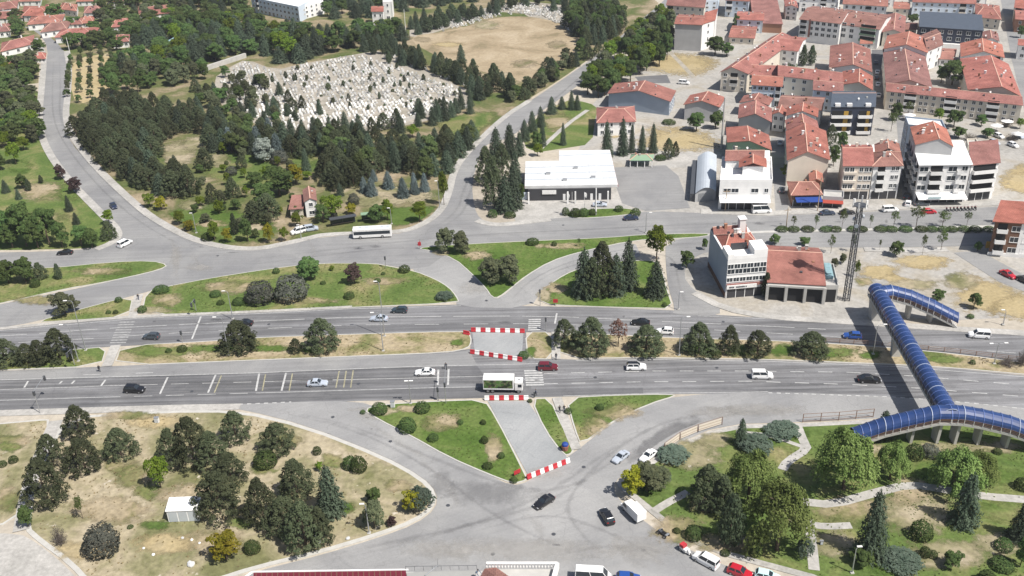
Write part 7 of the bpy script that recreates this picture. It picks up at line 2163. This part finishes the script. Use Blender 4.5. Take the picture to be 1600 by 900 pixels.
lamp(642, 631, 638, 596, 'white double-headed lamp on the lawn beside the stop line', arm=.5, two=True)
lamp(1061, 556, 1068, 496, 'street lamp among the pines of the east median', side=1)
lamp(1364, 554, 1374, 508, 'street lamp in the footbridge shadow in the median', side=1)
lamp(1553, 569, 1563, 537, 'street lamp in the bare end of the median', side=-1, two=True)
lamp(1567, 508, 1569, 488, 'street lamp by the pavement beyond the footbridge', side=-1, arm=.8)
lamp(577, 834, 574, 788, 'street lamp at the south kerb of the dry park', side=-1, arm=.6)
lamp(1331, 896, 1339, 855, 'street lamp standing in the park below the footbridge', side=1, arm=.5)
lamp(307, 364, 302, 333, 'pale lamp post on the watered lawn near the west junction', side=-1, arm=.5, z0=.03)
lamp(687, 326, 684, 283, 'lamp post at the mouth of the north road', side=-1, arm=.5, z0=.1)
lamp(612, 350, 611, 325, 'lamp post behind the back end of the bus', side=-1, arm=.5, z0=.03)
lamp(1009, 364, 1012, 333, 'curved lamp post across from the fuel station lot', side=1, arm=1.2)
lamp(1060, 484, 1064, 457, 'lamp post at the corner of the conifer island', side=1, arm=.6)
lamp(471, 374, 469, 352, 'short lamp post by the parked verge vans', side=-1, arm=.4)

def pole(bx, by, tx, ty, label, name='utility_pole', mat='wood', r0=.16, cross=True):
    p = G(bx, by); h = height_at(p, tx, ty)
    r = empty(name, (p.x, p.y, 0)); tag(r, label, name.replace('_', ' '))
    o_ = MB(); o_.tube([(0, 0, 0), (0, 0, h)], [r0, r0 * .7], 7); o_.build('pole', M[mat], r)
    if cross:
        o_ = MB(); o_.box(-1.0, -.06, h - .7, 1.0, .06, h - .55); o_.build('cross_arm', M[mat], r)
        for x in (-.85, 0, .85):
            o_ = MB(); o_.tube([(x, 0, h - .55), (x, 0, h - .3)], .05, 5); o_.build('insulator', M['white_plastic'], r)
pole(1277, 330, 1281, 277, 'wooden pole beside the orange shop')
pole(1133, 330, 1135, 296, 'wooden pole before the low white block awning')
pole(1228, 358, 1234, 325, 'slim pole in the boulevard median near the minibus')
pole(1127, 232, 1138, 152, 'tall pale concrete pole between brown-grey gable and yard', mat='concrete', r0=.42, cross=False)
pole(635, 62, 635, 14, 'white pole at the edge of the cemetery wood', mat='white_plastic', cross=False)
pole(110, 85, 108, 58, 'white pole at the head of the straw plantation', mat='white_plastic', cross=False)
pole(931, 336, 931, 294, 'tall white sign post before the fuel station', 'sign_post', 'white_plastic', .28, False)
for x, yb, yt, lb in ((886, 337, 301, 'flag pole with white flag, westmost before the fuel station'), (894, 337, 300, 'bare flag pole between the two flagged poles'), (913, 331, 300, 'flag pole with white flag, nearest the tall sign post')):
    p = G(x, yb); h = height_at(p, x, yt)
    r = empty('flag_pole', (p.x, p.y, 0)); tag(r, lb, 'flag pole')
    o_ = MB(); o_.tube([(0, 0, 0), (0, 0, h)], [.07, .05], 6); o_.build('pole', M['white_plastic'], r)
    if 'white flag' in lb:
        o_ = MB(); o_.add([(0, 0, h - .1), (.55, .1, h - .35), (.8, -.05, h - .9), (.65, .05, h - 2.0), (.1, 0, h - 1.6), (0, .03, h - .1), (.55, .13, h - .35), (.8, -.02, h - .9), (.65, .08, h - 2.0), (.1, .03, h - 1.6)], [(0, 1, 2, 3, 4), (9, 8, 7, 6, 5), (0, 5, 6, 1), (1, 6, 7, 2), (2, 7, 8, 3), (3, 8, 9, 4)]); o_.build('flag', M['white_plastic'], r)

def signal(bx, by, h, label, arm=0):
    p = G(bx, by); r = empty('traffic_light', (p.x, p.y, .1)); tag(r, label, 'traffic light')
    o_ = MB(); o_.tube([(0, 0, 0), (0, 0, h)], .08, 7); o_.build('pole', M['metal'], r)
    if arm:
        o_ = MB(); o_.tube([(0, 0, h), (0, arm, h + .3)], .06, 6); o_.build('arm', M['metal'], r)
        o_ = MB(); o_.box(-.2, arm - .22, h - .75, .2, arm + .22, h + .35); o_.build('signal_head', M['metal_dark'], r)
    o_ = MB(); o_.box(-.2, -.22, h - .95, .2, .22, h + .05); o_.build('signal_head', M['metal_dark'], r)
    o_ = MB(); o_.tube([(-.21, 0, h - .15), (-.24, 0, h - .15)], .1, 8); o_.build('lens', M['tail'], r)
signal(697, 631, 5.2, 'traffic light on the lawn by the stop line, with arm over the road', 6.5)
signal(685, 626, 3.2, 'short traffic light beside the double-headed lamp')
signal(63, 646, 5.5, 'traffic light at the west end of the lower road', 5.5)
signal(286, 536, 3.2, 'traffic light in the median beside the dark grey hatchback')
signal(307, 487, 3.4, 'traffic light on the kerb near the stop line of the upper road', -2.5)
signal(853, 517, 3.5, 'traffic light at the east zebra crossing of the median')
signal(844, 478, 4.5, 'traffic light at the tip of the conifer island')
signal(603, 419, 3.4, 'traffic light at the top of the long grass island')
signal(117, 571, 4.2, 'traffic light near the tall lamp in the west median', -2.0)

# red and white plastic barrier blocks
def barrier(col):
    mb = MB()
    pr = [(-.28, 0), (.28, 0), (.28, .18), (.12, .55), (.10, .92), (-.10, .92), (-.12, .55), (-.28, .18)]
    v = [(x, y, z) for x in (-.56, .56) for y, z in pr]
    mb.add(v, [tuple(range(7, -1, -1)), tuple(range(8, 16))] + [(i, (i + 1) % 8, 8 + (i + 1) % 8, 8 + i) for i in range(8)])
    o = mb.build('barrier_block', M[col], None, bevel=.03)
    return o
BP = {'red': barrier('red'), 'white_plastic': barrier('white_plastic')}
first = {'red': True, 'white_plastic': True}
def barriers(a, b_, n, where, start='red', lm='west'):
    A, B = G(*a), G(*b_)
    ang = math.atan2((B - A).y, (B - A).x)
    cnt = {'red': 0, 'white_plastic': 0}
    tot = {}
    seq = [('red' if (k % 2 == 0) == (start == 'red') else 'white_plastic') for k in range(n)]
    words_ = ['first', 'second', 'third', 'fourth', 'fifth', 'sixth', 'seventh']
    for k in range(n):
        c = seq[k]
        o = BP[c] if first[c] else BP[c].copy()
        if not first[c]: COL.objects.link(o)
        first[c] = False
        p = A.lerp(B, (k + .5) / n)
        o.location = (p.x, p.y, .08); o.rotation_euler = (0, 0, ang + random.uniform(-.05, .05))
        o.scale = ((B - A).length / n / 1.16, 1.15, 1.1)
        tag(o, f'{"red" if c == "red" else "white"} barrier block, {words_[cnt[c]]} {"red" if c == "red" else "white"} one from the {lm} end {where}', 'barrier', f'barrier blocks {where}')
        cnt[c] += 1
barriers((736, 518), (820, 520), 11, 'along the upper road')
barriers((735, 552), (816, 565), 11, 'along the median edge')
barriers((757, 625), (826, 624.5), 9, 'behind the truck', 'white')
barriers((823, 749), (890, 722), 10, 'at the drive foot')
barriers((724, 522), (734, 524), 1, 'beside the median barriers')

# fences and railings
def fence(px, label, name='railing_fence', h=1.1, step=2.4, mat='rust', rails=(.3, .65, 1.0), panel=None, z0=.1, cat='fence'):
    pts = fine([g3(x, y, z0) for x, y in px], step)
    r = empty(name, pts[0]); tag(r, label, cat)
    q = [p - pts[0] for p in pts]
    for p in q:
        o_ = MB(); o_.bar(p, p + Vector((0, 0, h)), .12, .12); o_.build('post', M[mat], r)
    o_ = MB()
    for a, b_ in zip(q, q[1:]):
        for t_ in rails: o_.bar(a + Vector((0, 0, h * t_)), b_ + Vector((0, 0, h * t_)), .07, .07)
    o_.build('rail', M[mat], r)
    if panel:
        o_ = MB()
        for a, b_ in zip(q, q[1:]): o_.bar(a.lerp(b_, .04) + Vector((0, 0, h * .5)), a.lerp(b_, .96) + Vector((0, 0, h * .5)), .04, h * .8)
        o_.build('panel', M[panel], r)
fence([(1038, 705), (1062, 688), (1090, 676), (1128, 664)], 'pale wood-panelled fence along the slip road by the junipers', 'panel_fence', 1.9, 4, 'rust', panel='cream')
fence([(1254, 660), (1310, 657), (1364, 652)], 'brown open railing at the footbridge stair foot', 'railing_fence', 2.0, 4.2, 'rust', (.1, .55, .98))
fence([(1290, 535), (1400, 543), (1500, 553), (1600, 566), (1690, 577)], 'rusty railing along the north edge of the median', 'railing_fence', 1.1, 3.0, 'rust', z0=.13)
fence([(958, 186), (1048, 208)], 'low wall rail below the grey-blue long house', 'railing_fence', 1.0, 5, 'white_plastic', z0=.02)
# bus shelters and small things
def shelter(x, y, hd, L, label, mat='metal_dark'):
    r = place('bus_shelter', label, 'bus shelter', x, y, hd, 0)
    for sx in (-1, 0, 1):
        o_ = MB(); o_.tube([(sx * L * .46, .8, 0), (sx * L * .46, .8, 2.5)], .06, 6); o_.build('post', M['metal_dark'], r)
    o_ = MB(); o_.box(-L / 2, -.9, 2.5, L / 2, 1.0, 2.68); o_.build('roof', M[mat], r)
    o_ = MB(); o_.box(-L * .47, .86, .2, L * .47, .92, 2.3); o_.build('back_panel', M['glass'], r)
    o_ = MB(); o_.box(-L * .4, .4, .42, L * .4, .75, .5); o_.build('bench', M['wood'], r)
shelter(537, 352, (10, -1.6), 8, 'dark-roofed bus shelter in front of the parked bus')
shelter(578, 346, (10, -1.0), 5, 'green-grey curved shelter behind the parked bus', 'green_wall')
def cabinet(x, y, w, h, label, mat='white_plastic'):
    p = G(x, y); r = empty('utility_cabinet', (p.x, p.y, .1)); tag(r, label, 'utility cabinet')
    o_ = MB(); o_.box(-w / 2, -w * .35, .1, w / 2, w * .35, h); o_.build('body', M[mat], r, bevel=.03)
    o_ = MB(); o_.box(-w / 2 - .05, -w * .4, h, w / 2 + .05, w * .4, h + .07); o_.build('lid', M['metal'], r)
    o_ = MB(); o_.box(-w * .42, -w * .37, .2, w * .42, -w * .355, h - .12); o_.build('door', M['metal_roof'], r)
cabinet(614, 637, .9, 1.5, 'white utility cabinet between two round shrubs on the lawn')
cabinet(246, 661, .9, 1.3, 'white utility cabinet on the dry park edge by the lower road')
cabinet(498, 850, .9, 1.6, 'pale utility cabinet under the big pine at the park kerb')
cabinet(1283, 852, .5, .9, 'small dark cabinet in the park shade beside the footpath', 'metal_dark')
p = G(883, 704); r = empty('litter_bin', (p.x, p.y, .14)); tag(r, 'blue-topped orange litter bin at the tip of the lawn', 'litter bin')
o_ = MB(); o_.tube([(0, 0, 0), (0, 0, 1.1)], [.55, .75], 12); o_.build('body', M['tile_o'], r)
o_ = MB(); o_.sphere((0, 0, 1.35), .7, 10, 6, 0, .7); o_.build('lid', M['awning_blue'], r)
def board(x, y, w, h, z, mat, label, hd=(10, 0)):
    r = place('sign_board', label, 'sign', x, y, hd, 0)
    o_ = MB(); o_.tube([(0, 0, 0), (0, 0, z)], .06, 6); o_.build('post', M['metal'], r)
    o_ = MB(); o_.box(-w / 2, -.1, z, w / 2, -.02, z + h); o_.build('panel', M[mat], r)
board(808, 743, 1.5, .9, .4, 'red', 'red sign board standing on the lawn tip by the barriers', (10, -5))
board(1543, 392, 1.6, 2.0, .8, 'yellow_panel', 'yellow sign board at the corner of the brown block')
board(868, 478, 1.2, 1.0, .9, 'red', 'red and white roadwork sign at the upper road edge')
board(656, 389, .9, 1.1, 1.0, 'red', 'red sign at the western tip of the triangular island')
board(835, 622, .35, 1.3, .2, 'metal_dark', 'small dark marker post in front of the truck')
def boulder(x, y, s, label):
    o_ = MB(); o_.sphere((0, 0, s * .4), s, 9, 6, 0, .7)
    for v in o_.v: v *= 1 + .18 * math.sin(v.x * 5 + x) * math.cos(v.y * 4 + y)
    o = o_.build('boulder', M['gravestone']); p = G(x, y); o.location = (p.x, p.y, .12); tag(o, label, 'boulder', 'pale stones in the dry park')
for x, y, s in ((299, 884, .7), (286, 842, .3), (300, 845, .25), (240, 868, .3), (312, 850, .25), (225, 858, .25), (544, 843, .4)):
    boulder(x, y, s, 'pale stone lying in the dry park')
r = empty('water_slide', G(255, 90)); tag(r, 'green and white slide among the trees of the plantation', 'slide')
o_ = MB(); o_.tube([(3, 14, 6), (-1, 8, 4.5), (-3, 2, 2.6), (0, -4, 1.0)], .9, 8); o_.build('chute', M['tarp'], r)
for z, y in ((4.4, 8), (2.5, 2)):
    o_ = MB(); o_.tube([(-1.5, y, 0), (-1.5, y, z)], .12, 6); o_.build('post', M['green_wall'], r)
# parasols and white stalls in the open lot
for x, y, lb in ((1556, 205, 'white parasol in the open lot nearest the cream block'), (1572, 198, 'white parasol in the open lot between the leafless shrubs'), (1588, 218, 'white parasol at the far corner of the open lot'), (1420, 188, 'white parasol before the cream block west end')):
    p = G(x, y); r = empty('parasol', (p.x, p.y, 0)); tag(r, lb, 'parasol')
    o_ = MB(); o_.tube([(0, 0, 0), (0, 0, 2.7)], .05, 6); o_.build('pole', M['metal'], r)
    o_ = MB(); ring = [(2.2 * math.cos(k * .785), 2.2 * math.sin(k * .785), 2.1) for k in range(8)]; o_.add(ring + [(0, 0, 2.9)], [(k, (k + 1) % 8, 8) for k in range(8)]); o_.build('canopy', M['white_plastic'], r)

# ---------------------------------------------------------------- people
def person(x, y, label, hd, shirt, trousers, stride=.25, z0=.13, z=None, lean=0., arms=.1):
    p = G(x, y, z or 0)
    d = G(x + hd[0], y + hd[1], z or 0) - p
    J = {'pelvis': (0, 0, .94, .15), 'waist': (lean * .2, 0, 1.12, .135), 'chest': (lean * .6, 0, 1.34, .155), 'neck': (lean, 0, 1.50, .06), 'chin': (lean * 1.1 + .02, 0, 1.58, .085), 'head': (lean * 1.1, 0, 1.68, .10), 'top': (lean * 1.1, 0, 1.76, .06)}
    E = [('pelvis', 'waist'), ('waist', 'chest'), ('chest', 'neck'), ('neck', 'chin'), ('chin', 'head'), ('head', 'top')]
    for s, nm in ((1, 'l'), (-1, 'r')):
        f = stride * s
        J[nm + 'hip'] = (0, s * .10, .88, .105); J[nm + 'knee'] = (f * .55 + .04, s * .11, .49, .07); J[nm + 'ankle'] = (f, s * .11, .08, .048); J[nm + 'toe'] = (f + .17, s * .12, .04, .035)
        J[nm + 'sho'] = (lean * .75, s * .20, 1.41, .065); J[nm + 'elb'] = (lean - f * .5 + arms, s * .27, 1.14, .048); J[nm + 'wri'] = (lean - f * .8 + arms * 2.5, s * .25, .92, .035); J[nm + 'hand'] = (lean - f * .9 + arms * 3, s * .24, .82, .03)
        E += [('pelvis', nm + 'hip'), (nm + 'hip', nm + 'knee'), (nm + 'knee', nm + 'ankle'), (nm + 'ankle', nm + 'toe'), ('chest', nm + 'sho'), (nm + 'sho', nm + 'elb'), (nm + 'elb', nm + 'wri'), (nm + 'wri', nm + 'hand')]
    names = list(J)
    me = bpy.data.meshes.new('person')
    me.from_pydata([J[k][:3] for k in names], [(names.index(a), names.index(b_)) for a, b_ in E], [])
    o = link(bpy.data.objects.new('person', me))
    o.modifiers.new('skin', 'SKIN')
    for i, k in enumerate(names):
        me.skin_vertices[0].data[i].radius = (J[k][3], J[k][3])
    me.skin_vertices[0].data[0].use_root = True
    sb = o.modifiers.new('soft', 'SUBSURF'); sb.levels = 1
    dg = bpy.context.evaluated_depsgraph_get()
    me2 = bpy.data.meshes.new_from_object(o.evaluated_get(dg))
    o.modifiers.clear(); o.data = me2
    for m_ in (trousers, shirt, M['skin'], M['hair'], M['tyre']): me2.materials.append(m_)
    for f in me2.polygons:
        c = f.center
        f.material_index = 4 if c.z < .09 else 0 if c.z < .96 and abs(c.y) < .22 else 2 if (c.z < .9 or 1.48 < c.z < 1.64) else 3 if c.z >= 1.64 else 1
        f.use_smooth = True
    o.location = (p.x, p.y, z0 if z is None else z); o.rotation_euler = (0, 0, math.atan2(d.y, d.x))
    return tag(o, label, 'person')
C1, C2, C3, C4 = plain('dark_cloth', (.02, .022, .03), .9), plain('grey_blue_shirt', (.12, .16, .22), .9), plain('red_shirt', (.32, .04, .04), .9), plain('denim', (.03, .045, .09), .9)
person(156, 581, 'person in dark clothes waiting where the footpath meets the lower road', (5, 10), C1, C1, .15)
person(874.5, 645, 'person in black walking on the lawn path, nearer the barriers', (1, -10), C1, C1, .3)
person(881.5, 644, 'person in black walking on the lawn path beside a companion', (1, -10), C1, C4, .3)
person(837, 619, 'person in dark clothes on the kerb ahead of the truck', (10, 0), C4, C1, .2)
person(869, 562, 'person in dark clothes at the near end of the median path', (0, 10), C1, C4, .2)
person(656, 384, 'person in a red shirt beside the red sign near the bus', (10, 0), C3, C1, .2)
person(217, 469, 'person in dark clothes on the short path between grass islands', (-2, 10), C1, C4, .25)
person(697, 577, 'person crossing near the stop line of the lower road', (0, 10), C1, C1, .3, .06)
person(745, 903, 'person in a grey-blue shirt leaning on the roof terrace', (6, 4), C2, M['white_plastic'], .05, z=25.75, lean=.28, arms=.18)
# ---------------------------------------------------------------- the air
hz = MB(); hz.box(-900, -60, -1.2, 900, 1500, CAM_H + 3)
hzo = hz.build('haze', [])
hm = bpy.data.materials.new('haze_air'); hm.use_nodes = True
n = hm.node_tree
for x in list(n.nodes):
    if x.type != 'OUTPUT_MATERIAL': n.nodes.remove(x)
pv = n.nodes.new('ShaderNodeVolumePrincipled')
pv.inputs['Color'].default_value = (.90, .94, 1.0, 1)
pv.inputs['Density'].default_value = .00012
pv.inputs['Anisotropy'].default_value = .25
n.links.new(pv.outputs[0], next(x for x in n.nodes if x.type == 'OUTPUT_MATERIAL').inputs['Volume'])
hzo.data.materials.append(hm)
struct(hzo, 'stuff')
